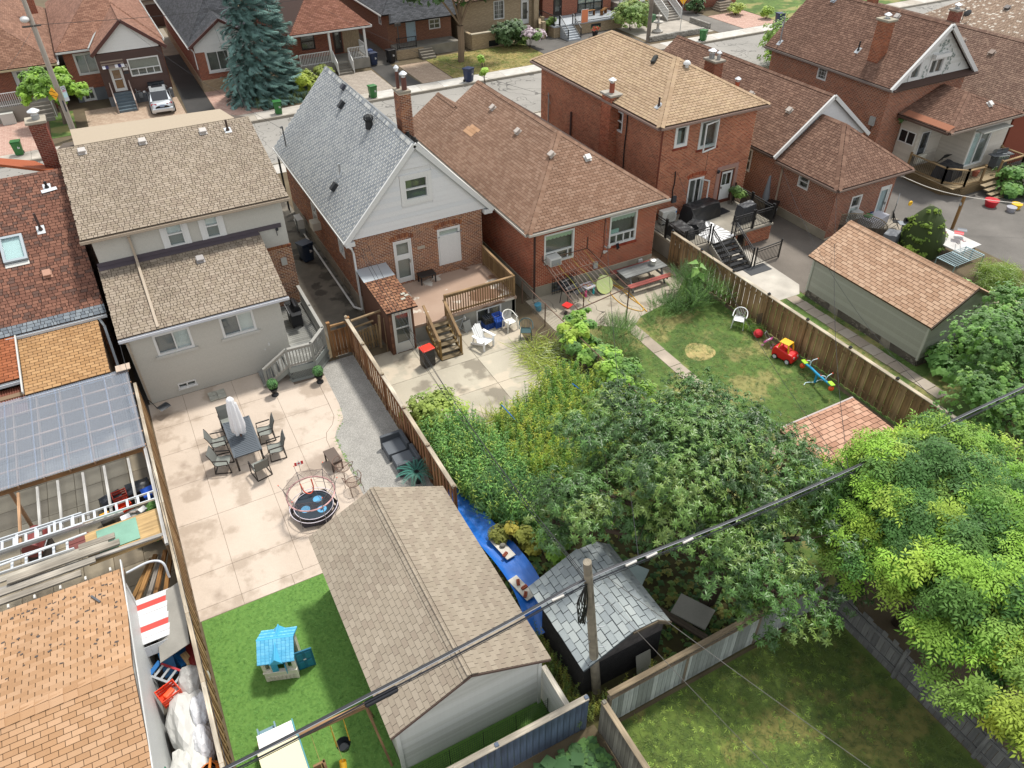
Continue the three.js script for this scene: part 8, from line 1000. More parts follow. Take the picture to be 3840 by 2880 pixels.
function crown(t,name,blobs,n,geo,m,hexes,o={}){// every limb carries clumps, every clump its leaves
const items=[],cl=[],k1=o.clump||.3,rnd=()=>V3(rr(-1,1),rr(-1,1),rr(-1,1)).normalize();
for(const[x,y,z,r,fy=.75]of blobs){const c=Math.max(4,Math.round((o.dens||9)*r*r/(k1*k1*9)));for(let i=0;i<c;i++){const u=rnd();if(u.y<-.5)u.y*=-1;const q=.55+.5*Math.pow(R(),.7),s=k1*r*rr(.65,1.35);cl.push([x+u.x*r*q,y+u.y*r*fy*q,z+u.z*r*q,s,jit(hexes,.35),u]);}}
const tot=cl.reduce((a,b)=>a+b[3]**2,0);
for(const[x,y,z,r,c,U]of cl)for(let i=0,k=Math.round(n*r*r/tot);i<k;i++){
const u=rnd();u.y=Math.abs(u.y)*(R()<.75?1:-.6);const q=Math.pow(R(),o.fuzz||.5)*1.25,p=V3(x+u.x*r*q,y+u.y*r*(o.flat||.7)*q,z+u.z*r*q);if(p.y<(o.min??.2))continue;
const d=u.clone().multiplyScalar(o.out??.8).addScaledVector(U,.3).add(V3(rr(-.4,.4),rr(.4,1.0),rr(-.4,.4))).normalize();items.push({m:new THREE.Matrix4().compose(p,new THREE.Quaternion().setFromUnitVectors(V3(0,1,0),d).multiply(new THREE.Quaternion().setFromEuler(new THREE.Euler(0,R()*6.3,0))),V3(1,1,1).multiplyScalar(rr(.7,1.25)*(o.s||1))),c:c.clone().multiplyScalar(rr(.85,1.15))});
}
return inst(t,name,geo,m,items,'stuff');
}
function limbs(t,base,blobs,r,m){const fork=V3(base[0]+.1,base[1]+(blobs[0][1]- base[1])*.45,base[2]);W(t,'trunk',tubeG([V3(...base),fork.clone().lerp(V3(...base),.5).add(V3(.06,0,.04)),fork],r,12,10),m);for(const[x,y,z,q]of blobs){const e=V3(x,y+q*.35,z);W(t,'branch',merged([tubeG([fork,fork.clone().lerp(e,.5).add(V3(0,q*.25,0)),e],r*.32,12,6),...[0,1,2,3].map((i)=>{const s=fork.clone().lerp(e,.6+.1*i);return rodG(s,s.clone().add(V3(rr(-1,1)*q*.6,q*.4,rr(-1,1)*q*.6)),r*.1,5,r*.04);})]),m);}}
const bark=oldwood(0x5a4a3c),barkGrey=oldwood(0x7d6f60);
{const b=[[11.2,4.0,-11.6,2.3],[9.0,3.3,-12.2,1.8],[11.0,3.2,-9.3,1.6],[13.2,3.5,-13,1.9],[13.6,3.7,-10.6,2.0],[11.7,3.2,-8.2,1.5],[13.4,3.0,-8.2,1.6],[10.7,3.5,-13.9,1.8],[7.8,2.4,-12.6,1.2],[12.0,2.2,-7.3,1.2],[15.0,2.8,-13.4,1.4],[15.2,2.8,-11.2,1.3],[12.4,3.2,-15.2,1.3]];const t=thing('dark_tree','large dark green glossy tree over the grey shed and weeds','tree',[11.64,0,-9.6]);limbs(t,[11.64,0,-9.6],b,.24,bark);crown(t,'crown',b,10500,whorl,glossy,[0x3a5c26,0x466a2c,0x314f20,0x567530,0x667e38],{dens:8.5,s:.88});}
{const b=[[16.4,4.0,-7.3,2.2],[15.2,4.2,-5.0,1.9],[18.4,3.6,-6.6,1.7],[14.4,3.3,-7.4,1.2],[14.1,3.7,-4.0,1.2],[18.3,4.3,-8.6,1.2],[15.8,3.1,-9.2,1.3],[17.2,4.2,-4.6,1.7],[20,3.2,-8.0,1.4],[14.9,4.0,-2.4,1.4],[16.5,3.8,-2.6,1.5],[18.6,3.2,-4.0,1.5]];const t=thing('compound_leaf_tree','bright yellow green tree with feathery leaves on the right','tree',[16.2,0,-6.3]);limbs(t,[16.2,0,-6.3],b,.2,bark);crown(t,'crown',b,8500,compoundSpray,leafM(0xffffff,{transmission:.22}),[0x6c982e,0x82aa34,0x557f2a,0x98b43e,0x44702a,0x789c3c],{s:.85,dens:7,clump:.2,flat:.5,fuzz:.8});
const b2=[[13.2,4.3,-1.5,1.1],[14.2,4.5,-2.4,1.0],[13.2,4.6,-.4,1.1],[14.6,4.8,-1.0,1.2],[12.9,3.9,-2.6,.7]];const t2=thing('young_yellow_tree','vivid yellow green tree in the lower right corner','tree',[15.0,0,-1.4]);limbs(t2,[15.0,0,-1.4],b2,.12,bark);crown(t2,'crown',b2,2600,compoundSpray,leafM(0xffffff,{transmission:.25}),[0xaab834,0x98ae34,0xbac440,0x84a032,0x6f9030],{s:.8,clump:.26,dens:8,flat:.5,fuzz:.8});}
{const b=[[26.8,2.4,-11.6,2.0],[25.3,2.0,-10.6,1.6],[28.6,2.6,-11.8,1.8],[27.4,3.1,-9.6,1.7],[25.2,1.8,-9.3,1.3],[30,2.6,-13,1.5]];const t=thing('maple_tree','mid green maple at the right edge below the sage garage','tree',[27.2,0,-10.6]);limbs(t,[27.2,0,-10.6],b,.14,barkGrey);crown(t,'crown',b,6000,broad,leafW,[0x5d8a35,0x6c9a3c,0x7da845,0x507a30],{s:.95,dens:12});}
{const t=thing('blue_spruce','tall blue green spruce in the front yards across the street','tree',[11.5,0,-63.6]);W(t,'trunk',rodG(V3(11.5,0,-63.6),V3(11.5,13.5,-63.6),.22,8,.05),barkGrey);const it=[],spray=merged([...Array(11)].map((_,i)=>at(leafG(.5-Math.abs(i-5)*.03,.09,.15),0,0,.06*i,0,(i-5)*.28,0)));for(let k=0;k<2600;k++){const y=.4+13*Math.pow(R(),1.25),tier=.78+.3*Math.abs(Math.sin(y*2.6)),rad=(1-y/14)*2.75*tier,a=R()*6.283,q=Math.pow(R(),.4)*rad*(.85+.3*N1(a/6.283,y/14,9,2));it.push({m:new THREE.Matrix4().compose(V3(11.5+q*Math.cos(a),y-q*.12,-63.6+q*Math.sin(a)),new THREE.Quaternion().setFromEuler(new THREE.Euler(rr(-.1,.5),Math.PI/2-a,rr(-.5,.5),'YXZ')),V3(1,1,1).multiplyScalar(rr(.8,1.4))),c:jit([0x5f7f77,0x55746c,0x6d8d86,0x4a675f],.4)});}inst(t,'crown',spray,M(0xffffff,{side:THREE.DoubleSide}),it);}
{const b=[[27.0,6.6,-63.8,2.2],[29.5,6.4,-64,2.3],[31.6,6.0,-64.6,2.0],[25.6,5.8,-64.2,1.6],[28.3,8.5,-64.5,2.6],[30,5.0,-63.4,1.5]];const t=thing('street_tree','leafy maple with a pale leaning trunk on the front lawn','tree',[28.7,0,-64.4]);limbs(t,[28.7,0,-64.4],b,.28,oldwood(0x97826a));crown(t,'crown',b,3600,broad,leafW,[0x4c6f2f,0x5a7f36,0x6a8f40,0x3f5f28],{s:2.1});
const b2=[[-3.4,2.9,-65,1.5,.6],[-4.4,2.3,-65,1.1,.7],[-2.5,2.3,-64.8,1.1,.7],[-3.5,2.1,-64,1.1,.7]];const t2=thing('umbrella_tree','small bright green round topped tree beside the street pole','tree',[-3.4,0,-65]);limbs(t2,[-3.4,0,-65],b2,.14,barkGrey);crown(t2,'crown',b2,2400,broad,leafW,[0x84ad2e,0x94bb38,0x739c2a],{s:1.6,fill:.25});}
function shrub(l,x,z,r,h,n,geo,m,hexes,o={}){const t=thing(o.name||'shrub',l,o.cat||'shrub',[x,0,z]);W(t,'stem',merged([...Array(6)].map(()=>rodG(V3(x+rr(-.1,.1),0,z+rr(-.1,.1)),V3(x+rr(-.6,.6)*r,h*.8,z+rr(-.6,.6)*r),.015,5))),bark);crown(t,'foliage',o.blobs||[[x,h*.5,z,r,h/r/1.8]],n,geo,m,hexes,{min:.02,clump:.42,dens:26,...o});return t;}
shrub('round light green bush by the fence at the corner of the concrete',7.45,-20.9,.95,1.3,900,broad,leafW,[0x8fa840,0x9db24c,0x7c9838],{s:1.0});shrub('dense dark green bush in the middle of the weed bed beside tarp',7.9,-15.6,.9,1.2,900,stemG,leafW,[0x46743a,0x528242,0x3c6732],{s:.4});shrub('light green feathery shrub near the far end of the grey shed',8.1,-13.2,.55,1.1,380,broad,leafW,[0x86b03c,0x7aa536]);shrub('yellowing bush at the end of the blue tarp',7.5,-14.3,.6,.9,450,broad,leafW,[0x9c9a34,0x8a8f34,0xb0a53c]);
shrub('yellow green round shrub at the foot of the spruce',14.3,-62.2,.9,1.6,500,broad,leafW,[0xa5b52c,0x98ab2a],{s:1.8});shrub('low green bushes under the white porch',16.6,-65.9,.7,.8,300,broad,leafW,[0x8d9c34,0x7c8f30],{s:1.8});shrub('dark green bush in front of the stone house',34.6,-66.2,1.3,1.8,700,broad,leafW,[0x46652f,0x52733a],{s:2});shrub('flowering shrub by the lawn before the stone house',36.0,-65.0,1.0,1.5,500,broad,leafW,[0x64853f,0x7b944d,0xc9b9c0],{s:1.8});shrub('small airy tree in front of the white railed house',47.6,-65.5,1.6,2.4,900,broad,leafW,[0x7f9a48,0x91a550,0x6d8a40],{s:1.6});shrub('tall thin young shrub beside the open navy bin',27.6,-57.3,.5,2.4,260,broad,leafW,[0x8fb43e,0x9dbf4a],{s:1.4});shrub('potted rounded bush left of the stone entry steps',57.3,-67.4,.8,1.3,320,broad,leafW,[0x4a6c36],{s:1.8});shrub('white flowered hydrangea right of the stone steps',60.6,-65.0,.7,1.0,300,broad,leafW,[0xa7b84a,0xb8c766],{s:1.8});shrub('bright green hydrangea at the far right corner of the front yard',62.2,-62.2,.7,.9,300,broad,leafW,[0x93b23c,0xa8c050],{s:1.8});shrub('tall mass of green foliage at the very top right behind the chimney',53,-48,2.8,3.4,1500,broad,leafW,[0x7c9e34,0x6f922e,0x8fae40],{s:2.2});shrub('leafy plant in a porch pot of the stone house',39.8,-67.6,.6,1.6,260,broad,leafW,[0x7a9a3c],{s:1.4});
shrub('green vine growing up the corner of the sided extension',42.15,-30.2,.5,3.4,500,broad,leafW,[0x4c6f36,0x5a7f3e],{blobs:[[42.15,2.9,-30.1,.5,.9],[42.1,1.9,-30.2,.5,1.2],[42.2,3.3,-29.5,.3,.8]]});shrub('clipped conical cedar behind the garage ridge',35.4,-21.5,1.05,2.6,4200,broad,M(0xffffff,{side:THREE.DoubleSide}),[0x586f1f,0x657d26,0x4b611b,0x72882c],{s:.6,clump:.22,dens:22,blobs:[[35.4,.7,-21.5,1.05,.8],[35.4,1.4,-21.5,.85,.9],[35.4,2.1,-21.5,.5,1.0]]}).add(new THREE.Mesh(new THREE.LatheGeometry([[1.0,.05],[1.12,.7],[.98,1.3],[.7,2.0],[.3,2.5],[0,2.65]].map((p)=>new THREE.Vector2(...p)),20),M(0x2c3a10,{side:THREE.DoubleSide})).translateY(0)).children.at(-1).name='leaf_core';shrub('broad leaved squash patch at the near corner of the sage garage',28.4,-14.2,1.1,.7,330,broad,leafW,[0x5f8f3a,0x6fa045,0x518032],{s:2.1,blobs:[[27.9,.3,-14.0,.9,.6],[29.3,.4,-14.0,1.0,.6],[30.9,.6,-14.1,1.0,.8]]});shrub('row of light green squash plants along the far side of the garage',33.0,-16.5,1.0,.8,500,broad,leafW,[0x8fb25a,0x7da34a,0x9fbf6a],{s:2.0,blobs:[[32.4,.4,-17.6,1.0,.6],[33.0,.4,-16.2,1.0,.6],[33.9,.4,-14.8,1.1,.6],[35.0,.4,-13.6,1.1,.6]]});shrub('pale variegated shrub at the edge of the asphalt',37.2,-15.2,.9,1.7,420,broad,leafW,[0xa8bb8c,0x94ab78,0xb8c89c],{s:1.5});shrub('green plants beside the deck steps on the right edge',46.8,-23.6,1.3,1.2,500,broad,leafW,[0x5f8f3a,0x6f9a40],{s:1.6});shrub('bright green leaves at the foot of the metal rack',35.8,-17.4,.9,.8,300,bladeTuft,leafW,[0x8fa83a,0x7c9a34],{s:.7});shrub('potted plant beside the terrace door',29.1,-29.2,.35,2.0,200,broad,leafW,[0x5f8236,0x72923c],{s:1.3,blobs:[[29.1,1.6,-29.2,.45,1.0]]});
// climbing grape vine and the tall sunflower
{const b=[];for(let i=0;i<13;i++)b.push([14.85+.3*Math.sin(i*1.9),.75+.3*Math.sin(i*1.3),-23.4+i*.7,.6,.9]);b.push([15.75,1.1,-23.3,.45,1.3],[15.3,.5,-21.6,.6,.8],[15.5,.5,-19.8,.7,.7]);shrub('grape vine climbing along the wire fence between the yards',14.8,-20,.8,1.3,2700,broad,leafW,[0x82ad36,0x93bb40,0x6c9a30,0x5f8c38,0xa9c444],{name:'grape_vine',cat:'vine',s:1.25,blobs:b});
const t=thing('sunflower','tall sunflower plant with huge drooping leaves by the fence','plant',[22.0,0,-23.4]);W(t,'stem',rodG(V3(22,0,-23.4),V3(22.05,2.15,-23.35),.03),M(0x5f8238));for(let i=0;i<13;i++){const a=i*2.4,y=.7+i*.115;W(t,'leaf',leafG(.52,.42,.55),leafM(pick([0x76a245,0x86ae50,0x689540])),mat4(22.02,y,-23.38,.25,a,0));}
shrub('leafy weeds and tomato plants around the sunflower',21.6,-23.3,1.2,.9,1300,stemG,leafW,[0x5a8434,0x6a943c,0x4c742e],{s:.55,blobs:[[21.2,.4,-23.2,.9,.7],[22.2,.6,-23.8,.9,.9],[20.0,.3,-23.0,.8,.6],[22.6,.5,-22.6,.7,.9],[19.2,.25,-22.6,.6,.6]]});shrub('creeping weeds on the lawn left of the garden path',17.1,-22.6,.9,.6,700,stemG,leafW,[0x6a9440,0x5c8638,0x7aa04a],{s:.45,blobs:[[16.8,.25,-22.4,.9,.5],[17.5,.2,-21.8,.6,.5],[16.3,.25,-21.6,.6,.5]]});for(const[x,z,l]of[[22.75,-20.35,'small bright green plant right of the lone white chair'],[22.85,-19.95,'second small green plant nearer the red folded chair']])shrub(l,x,z,.28,.4,120,bladeTuft,leafW,[0x8fb53a,0x7da834],{s:.3,name:'small_plant',cat:'plant'});}
for(const[x,z,r,n,l]of[[13.55,-23.2,1.0,130,'arching yellow green daylily clump at the edge of the concrete'],[13.3,-22.0,.7,70,'smaller daylily clump below the large one'],[9.4,-19.7,.8,90,'yellow green daylily clump at the lower edge of the slab']]){const t=thing('daylily_clump',l,'plant',[x,0,z]),it=[];for(let i=0;i<n;i++){const a=R()*6.283,q=Math.sqrt(R())*r;it.push({m:mat4(x+q*Math.cos(a),0,z+q*Math.sin(a),rr(-.15,.15),R()*6.3,rr(-.15,.15),rr(.9,1.25)),c:jit([0x9fb03c,0xb0bb48,0x88a038],.3)});}inst(t,'blades',bladeTuft,leafW,it);}
{const t=thing('potted_palm','blue green artificial palm between the wicker seat and garage','plant',[5.75,0,-18.6]);for(let i=0;i<11;i++){const a=i/11*6.283,f=merged([...Array(15)].flatMap((_,k)=>[-1,1].map((s)=>at(leafG(.2-.008*k,.028,.2),0,.12+.03*k-.0022*k*k,.08+.045*k,0,s*.9,0))));W(t,'frond',f,M(pick([0x2f6f62,0x3a7d6e,0x28604f]),{side:THREE.DoubleSide,roughness:.6}),mat4(5.75,.42,-18.6,0,a,0));}W(t,'pot',at(cyl(.15,.12,.4,14),5.75,.2,-18.6),BLACK);}
{const t=thing('rhubarb','big lobed green leaves at the bottom edge by the blue fence','plant',[4.9,0,-7.2]);for(let i=0;i<16;i++){const a=i*2.4;W(t,'leaf',leafG(.55,.45,.45),leafM(pick([0x3f6f35,0x4a7d3c,0x36622f])),mat4(4.9+rr(-.35,.35),.35+R()*.3,-7.2+rr(-.3,.3),rr(-.2,.2),a,0));}}
function stuffPlants(name,label,cat,poly,n,geo,m,hexes,s0,s1,o={}){const t=new THREE.Group(),it=[];scatter(poly,n,(x,z)=>{if(o.skip&&o.skip(x,z))return;it.push({m:mat4(x,o.y||0,z,rr(-.2,.2),R()*6.3,rr(-.2,.2),rr(s0,s1)),c:jit(hexes,.4)});});const q=inst(scene,name,geo,m,it,'stuff');q.name=numbered(name);q.userData={label,category:cat,kind:'stuff'};}
stuffPlants('tall_weeds','tall feathery green weeds filling the bed along the board fence','weeds',[[6.5,-20.2],[8.5,-20.4],[9.0,-18],[8.9,-15],[8.2,-14],[7.0,-16],[6.5,-18]],1900,stemG,leafW,[0x5f9440,0x74a84c,0x528538,0x8ab858,0x9cb448],.5,1.75);stuffPlants('goldenrod','yellow green goldenrod thicket between the slab and the dark tree','weeds',[[9.4,-19.6],[12.2,-20.6],[13.2,-21.2],[14.6,-19],[14.6,-15.6],[12.4,-15.2],[10.4,-15],[9.0,-17]],3400,feather,leafW,[0xa4ba3c,0x8fae3c,0xbcc24a,0x7aa23e,0x689640],.6,1.6);stuffPlants('tall_weeds','bushy green weeds growing among the goldenrod near the dark tree','weeds',[[9.0,-19.2],[14.4,-20.4],[14.4,-15.4],[10,-14.6],[8.8,-16.5]],1500,stemG,leafW,[0x5f9440,0x74a648,0x86b050,0xa8b848],.5,1.3);stuffPlants('ground_cover','low leafy ground cover under the tall weeds and around the grey shed','ground cover',[[6.4,-20],[14.6,-20],[14.6,-8.1],[9.4,-8.1],[9.4,-11.4],[6.4,-12.3]],2600,broad,leafW,[0x4f7834,0x6a8a3a,0x8c8c3c,0x3f6a30],.6,1.2,{y:.08});stuffPlants('ground_cover','weeds and ivy behind the blue fence, left of the grey shed','ground cover',[[5.75,-11],[6.5,-11],[6.5,-8.4],[9.2,-8.5],[9.2,-8.0],[5.8,-8.1]],520,stemG,leafW,[0x7c8c30,0x5f7d30,0x96992f],.4,.8);stuffPlants('ground_cover','green creepers in the garden bed below the bottom fences','ground cover',[[5.2,-7.7],[6.3,-7.7],[6.3,-3],[5.0,-3]],420,broad,leafW,[0x3f6a34,0x4c7a3c,0x5f8c40],.9,1.6,{y:.15});stuffPlants('ground_cover','low green plants under the spruce and along the kerb bed','ground cover',[[9.9,-62.5],[15.6,-62.5],[15.6,-60.7],[9.9,-60.7]],400,stemG,leafW,[0x5f7a40,0x7a8a44],.5,.9);
const path=(x,z)=>x>17.8&&x<18.6;
stuffPlants('grass','patchy grass blades over the bungalow back lawn','grass',[[14.9,-22.5],[17.6,-22.6],[18.8,-22.4],[23.0,-22],[23.1,-9],[14.9,-12]],7500,grassTuft,leafW,[0x64813a,0x73914a,0x55722f,0xa39a58],.8,1.5,{skip:path});stuffPlants('grass','fine blades of the artificial turf around the playhouse','grass',[[-2.25,-16.25],[1.5,-16.25],[1.5,-8.3],[-2.25,-8.3]],9000,grassTuft,M(0xffffff,{side:THREE.DoubleSide,roughness:.6}),[0x5f9142,0x6d9f4c,0x528238,0x7eac58],.4,.7);stuffPlants('grass','grass and weeds of the shady lawn in the lower right','grass',[[6.7,-7.6],[14.5,-7.6],[14.6,0],[6.8,0]],7000,grassTuft,leafW,[0x57702c,0x66803a,0x48602a,0x7d8a44],.8,1.5);stuffPlants('weeds','pale dandelion leaves scattered on the shady lawn','weeds',[[6.7,-7.6],[13.5,-7.6],[13.8,0],[6.8,0]],1100,dandelion,leafW,[0x8ca83e,0x9cb54a,0x7a9838],.5,1.2);stuffPlants('grass','mown grass strip on both sides of the stepping stones','grass',[[23.6,-21.5],[27.1,-21.2],[27.1,-8.6],[23.7,-8.6]],3200,grassTuft,leafW,[0x6f9140,0x7da04a,0x5f8236],.8,1.4,{skip:(x)=>x>26.05&&x<26.8});stuffPlants('grass','longer grass on the front lawn below the street tree','grass',[[26.3,-66.8],[36,-66.8],[36,-60.6],[26.3,-60.6]],2600,grassTuft,leafW,[0x8a9448,0x9a9a52,0x748a3e],1.2,2.2);stuffPlants('weeds','little weeds along the seam of patio and gravel','weeds',[[4.4,-23.9],[4.55,-23.9],[4.35,-23],[3.95,-22.5],[3.85,-21.5],[3.95,-19.4],[3.78,-19.4],[3.75,-22.3],[4.2,-23]],110,dandelion,leafW,[0x6f9a3a,0x82a848],.25,.5);
// =================== street, clutter, wires ===================
{// silver car, rear towards the camera
const t=thing('parked_car','silver sedan parked beside the brown sided house','car',[3.55,0,-65.4],-.06),pt=M(0xc3c8cc,{metalness:.5,roughness:.3,clearcoat:1,clearcoatRoughness:.05}),gl=M(0x23262b,{roughness:.06});
const secs=[[2.25,.55,.62,.74],[2.15,.78,.66,.95],[1.55,.86,.72,1.0],[.6,.88,.9,1.02],[-.6,.88,.92,1.02],[-1.4,.85,.84,.98],[-2.1,.74,.74,.9],[-2.25,.55,.6,.62]],pos=[],idx=[],N=10;secs.forEach(([z,w,,top])=>{for(let i=0;i<N;i++){const a=i/(N-1)*Math.PI,c=Math.cos(a),s2=Math.sin(a),k=Math.sign(c)*Math.pow(Math.abs(c),.45);pos.push(k*w,.22+(top-.22)*Math.pow(s2,.5),z);}});for(let j=0;j+1<secs.length;j++)for(let i=0;i+1<N;i++){const a=j*N+i;idx.push(a,a+1,a+N,a+1,a+N+1,a+N);}const g=new THREE.BufferGeometry();g.setAttribute('position',new THREE.Float32BufferAttribute(pos,3));g.setIndex(idx);g.computeVertexNormals();const b=L(t,'body',g,M(0xc3c8cc,{metalness:.5,roughness:.3,clearcoat:1,clearcoatRoughness:.05,side:THREE.DoubleSide}));
const cab=(zs,ws,ys)=>{const v=[];zs.forEach((z,i)=>v.push(V3(-ws[i],ys[i],z),V3(ws[i],ys[i],z)));return new ConvexGeometry(v);};L(t,'greenhouse',cab([1.75,.85,-.55,-1.65],[.74,.56,.58,.76],[.96,1.42,1.44,.98]),pt);L(t,'rear_window',new THREE.PlaneGeometry(1.15,.92).rotateX(-1.08),gl,0,1.215,1.325);L(t,'windscreen',new THREE.PlaneGeometry(1.2,1.1).rotateX(1.16).rotateZ(Math.PI),gl,0,1.23,-1.13);L(t,'sunroof',box(.8,.012,.45),gl,0,1.447,-.3);for(const s of[-1,1]){L(t,'side_window',new ConvexGeometry([V3(s*.75,1.0,1.4),V3(s*.765,1.0,-1.3),V3(s*.62,1.36,-.5),V3(s*.6,1.36,.75),V3(s*.6,1.0,0)]),gl);L(t,'tail_lamp',rbox(.42,.17,.1,.03),M(0x9a1424,{roughness:.2}),s*.55,.8,2.12,0,s*.25);L(t,'wing_mirror',rbox(.18,.13,.1,.03),pt,s*.98,1.0,-.85);for(const z of[1.4,-1.4]){const w=L(t,'wheel',cyl(.32,.32,.2,24),M(0x18191a),s*.8,.32,z,0,0,Math.PI/2);L(w,'rim',cyl(.2,.2,.21,16),GALV);}}L(t,'rear_bumper',rbox(1.5,.3,.2,.08),pt,0,.42,2.2);L(t,'number_plate',box(.34,.16,.02),M(0x8a98b0),0,.72,2.26);
}
const board=(w,h,draw,pxm=160)=>{const c=document.createElement('canvas');c.width=Math.round(w*pxm);c.height=Math.round(h*pxm);const x=c.getContext('2d');draw(x,c.width,c.height);const t=new THREE.CanvasTexture(c);t.colorSpace=THREE.SRGBColorSpace;return M(0xffffff,{map:t,roughness:.6});};
{const t=thing('utility_pole','concrete street pole with yellow diamond sign at the upper left','pole',[-2.88,0,-61.5]);L(t,'pole_shaft',cyl(.13,.2,11,14),conc(0xb7aea2),0,5.5,0);L(t,'street_lamp',merged([at(new THREE.SphereGeometry(.28,14,10).scale(1.0,.7,1.2),-.35,7.9,.2),rodG(V3(0,7.8,0),V3(-.3,7.9,.15),.04)]),paint(0xd9d9d7));L(t,'cross_arm',box(1.1,.1,.1),M(0x4d4843),-.1,7.45,.1);
const s=L(t,'diamond_sign',box(.62,.62,.02),M(0xe5a51a,{roughness:.5}),-.32,3.2,.2,0,-.9,Math.PI/4);L(s,'curve_mark',merged([.1,-.1].map((d)=>tubeG([[-.18+d,.18+d,.013],[-.02+d,.05+d,.013],[.02+d,-.06+d,.013],[.16+d,-.2+d,.013]],.018,16,5))),M(0x2a1a10));const n=L(t,'parking_sign',box(.32,1.0,.02),paint(0xd7dee4),.35,3.1,.2,0,.5);L(n,'sign_ring',new THREE.TorusGeometry(.09,.014,6,24),M(0x5d4a55),0,.36,.014);L(n,'sign_bar',box(.24,.09,.006),M(0xb57a86),0,.19,.013);L(n,'sign_panel',box(.28,.3,.006),M(0xb9d8de),0,-.1,.013);L(t,'pole_number',box(.08,.75,.02),M(0x2b2f3c),.05,2.3,.2);
const p=thing('utility_pole','grey timber street pole rising past the white railed house','pole',[46.8,0,-61.4]);L(p,'pole_shaft',cyl(.14,.2,11,12),oldwood(0x8f8478),0,5.5,0);const q=thing('road_sign','yellow diamond road sign with black humps on a thin post','sign',[50.75,0,-61.7]);L(q,'post',cyl(.03,.03,3,8),GALV,0,1.5,0);const z=L(q,'diamond_sign',box(.75,.75,.02),M(0xe3aa16,{roughness:.5}),0,3.2,0,0,.1,Math.PI/4);L(z,'hump_mark',merged([-.14,0,.14].map((d)=>cyl(.06,.06,.02,14).clone().rotateX(1.57).translate(d,-d,.012))),M(0x2a1d10));}
{const t=thing('fountain','white tiered garden fountain on the paved front terrace','fountain',[49.6,0,-63.7]);L(t,'basin',new THREE.LatheGeometry([[0,0],[.55,0],[.5,.15],[.15,.25],[.12,.7],[.45,.85],[.48,.95],[.1,.9],[.07,1.3],[.28,1.42],[.3,1.5],[.06,1.48],[.05,1.75],[0,1.8]].map((p)=>new THREE.Vector2(...p)),28),conc(0xd2cdc4));const w=thing('terrace_kerb','low grey stone wall around the front terrace with fountain','wall',[51,0,-61.2]);for(let i=0;i<13;i++)for(let k=0;k<3;k++)L(w,'stone',rbox(.48,.16,.3,.02,1),conc(pick([0xa9a59c,0x9b978f,0xb5b1a8])),-4+i*.5+(k%2)*.25,.08+k*.165,0);for(let i=0;i<6;i++)for(let k=0;k<3;k++)L(w,'stone',rbox(.48,.16,.3,.02,1),conc(pick([0xa9a59c,0x9b978f])),3.7,.08+k*.165,-3.6+i*.5,0,1.57);single('green_box','low green utility box beside the white stairs','utility box',rbox(1.5,.7,.8,.03),paint(0x4f7a56),[50.9,.35,-67.2]);}
{const f=thing('maple_leaf_flag','red and white maple leaf flag hung over the white railing','flag',[51.5,1.95,-69.1]);flagParts(f,1.5,.85,0);const p=thing('red_green_flag','red and green flag folded beside the maple leaf flag','flag',[50.35,1.85,-69.08]);const tri=(pts,hex,d)=>{const s=new THREE.Shape(pts.map((q)=>new THREE.Vector2(...q)));L(p,'flag_panel',new THREE.ExtrudeGeometry(s,{depth:.01,bevelEnabled:false}),M(hex,{roughness:.8}),0,0,d);};tri([[-.5,.5],[.45,.5],[.3,-.45],[-.55,-.55]],0xd8412f,0);tri([[.35,.1],[.9,-.45],[.2,-.5]],0x1f8a60,.012);L(p,'flag_emblem',new THREE.TorusGeometry(.12,.03,6,18),M(0xd8b43a),.2,-.15,.03);
const s=thing('poster_board','orange and black poster board on the grey porch railing','poster',[43.0,1.6,-66.7]);L(s,'poster',box(.75,1.15,.02),board(.75,1.15,(x,w,h)=>{x.fillStyle='#d8825a';x.fillRect(0,0,w,h*.62);x.fillStyle='#c94a3a';x.fillRect(w*.1,h*.05,w*.7,h*.1);x.fillStyle='#222';x.beginPath();x.ellipse(w*.5,h*.45,w*.25,h*.16,0,0,7);x.fill();x.fillStyle='#d9cdbf';x.beginPath();x.ellipse(w*.5,h*.45,w*.1,h*.12,0,0,7);x.fill();x.fillStyle='#1c1c22';x.fillRect(0,h*.62,w,h*.38);x.fillStyle='#ddd';x.fillRect(w*.1,h*.72,w*.45,h*.06);x.fillRect(w*.68,h*.66,w*.22,h*.14);}));L(s,'poster_edge',merged([at(box(.03,1.18,.03),-.38,0,0),at(box(.03,1.18,.03),.38,0,0),at(box(.8,.03,.03),0,.59,0)]),WHITE);for(const[x,z,l]of[[44.8,-68.6,'left tan wooden bench on the grey porch'],[46.3,-68.4,'right brown wooden bench on the grey porch']]){const b=thing('porch_bench',l,'bench',[x,1.06,z],x>45?.6:0);L(b,'seat',box(1.2,.06,.35),oldwood(0xb07a3c),0,.45,0);for(const q of[-.5,.5])L(b,'leg',box(.08,.43,.3),oldwood(0x9a6530),q,.21,0);}const pt=thing('flower_pot','black pot of orange flowers at the foot of the grey stairs','pot',[43.3,0,-65.2]);L(pt,'pot_body',cyl(.3,.22,.55,16),BLACK,0,.27,0);const it=[];for(let i=0;i<160;i++){const u=V3(R()- .5,R()*.6,R()- .5);it.push({m:mat4(43.3+u.x*.75,.62+u.y*.5,-65.2+u.z*.75,R()*3,R()*3,0,1.3),c:jit([0xd0502a,0xc03a20,0x4c6f2f],.3)});}inst(pt,'flowers',leafG(.1,.08),leafW,it);}
{const q=(await new FontLoader().loadAsync('fonts/droid/droid_serif_bold.typeface.json'));const t=scene.getObjectByName('brown_sided_house');W(t,'house_number',new TextGeometry('953',{font:q,size:.22,depth:.02,curveSegments:4}),WHITE,mat4(1.58,2.72,-67.16));}
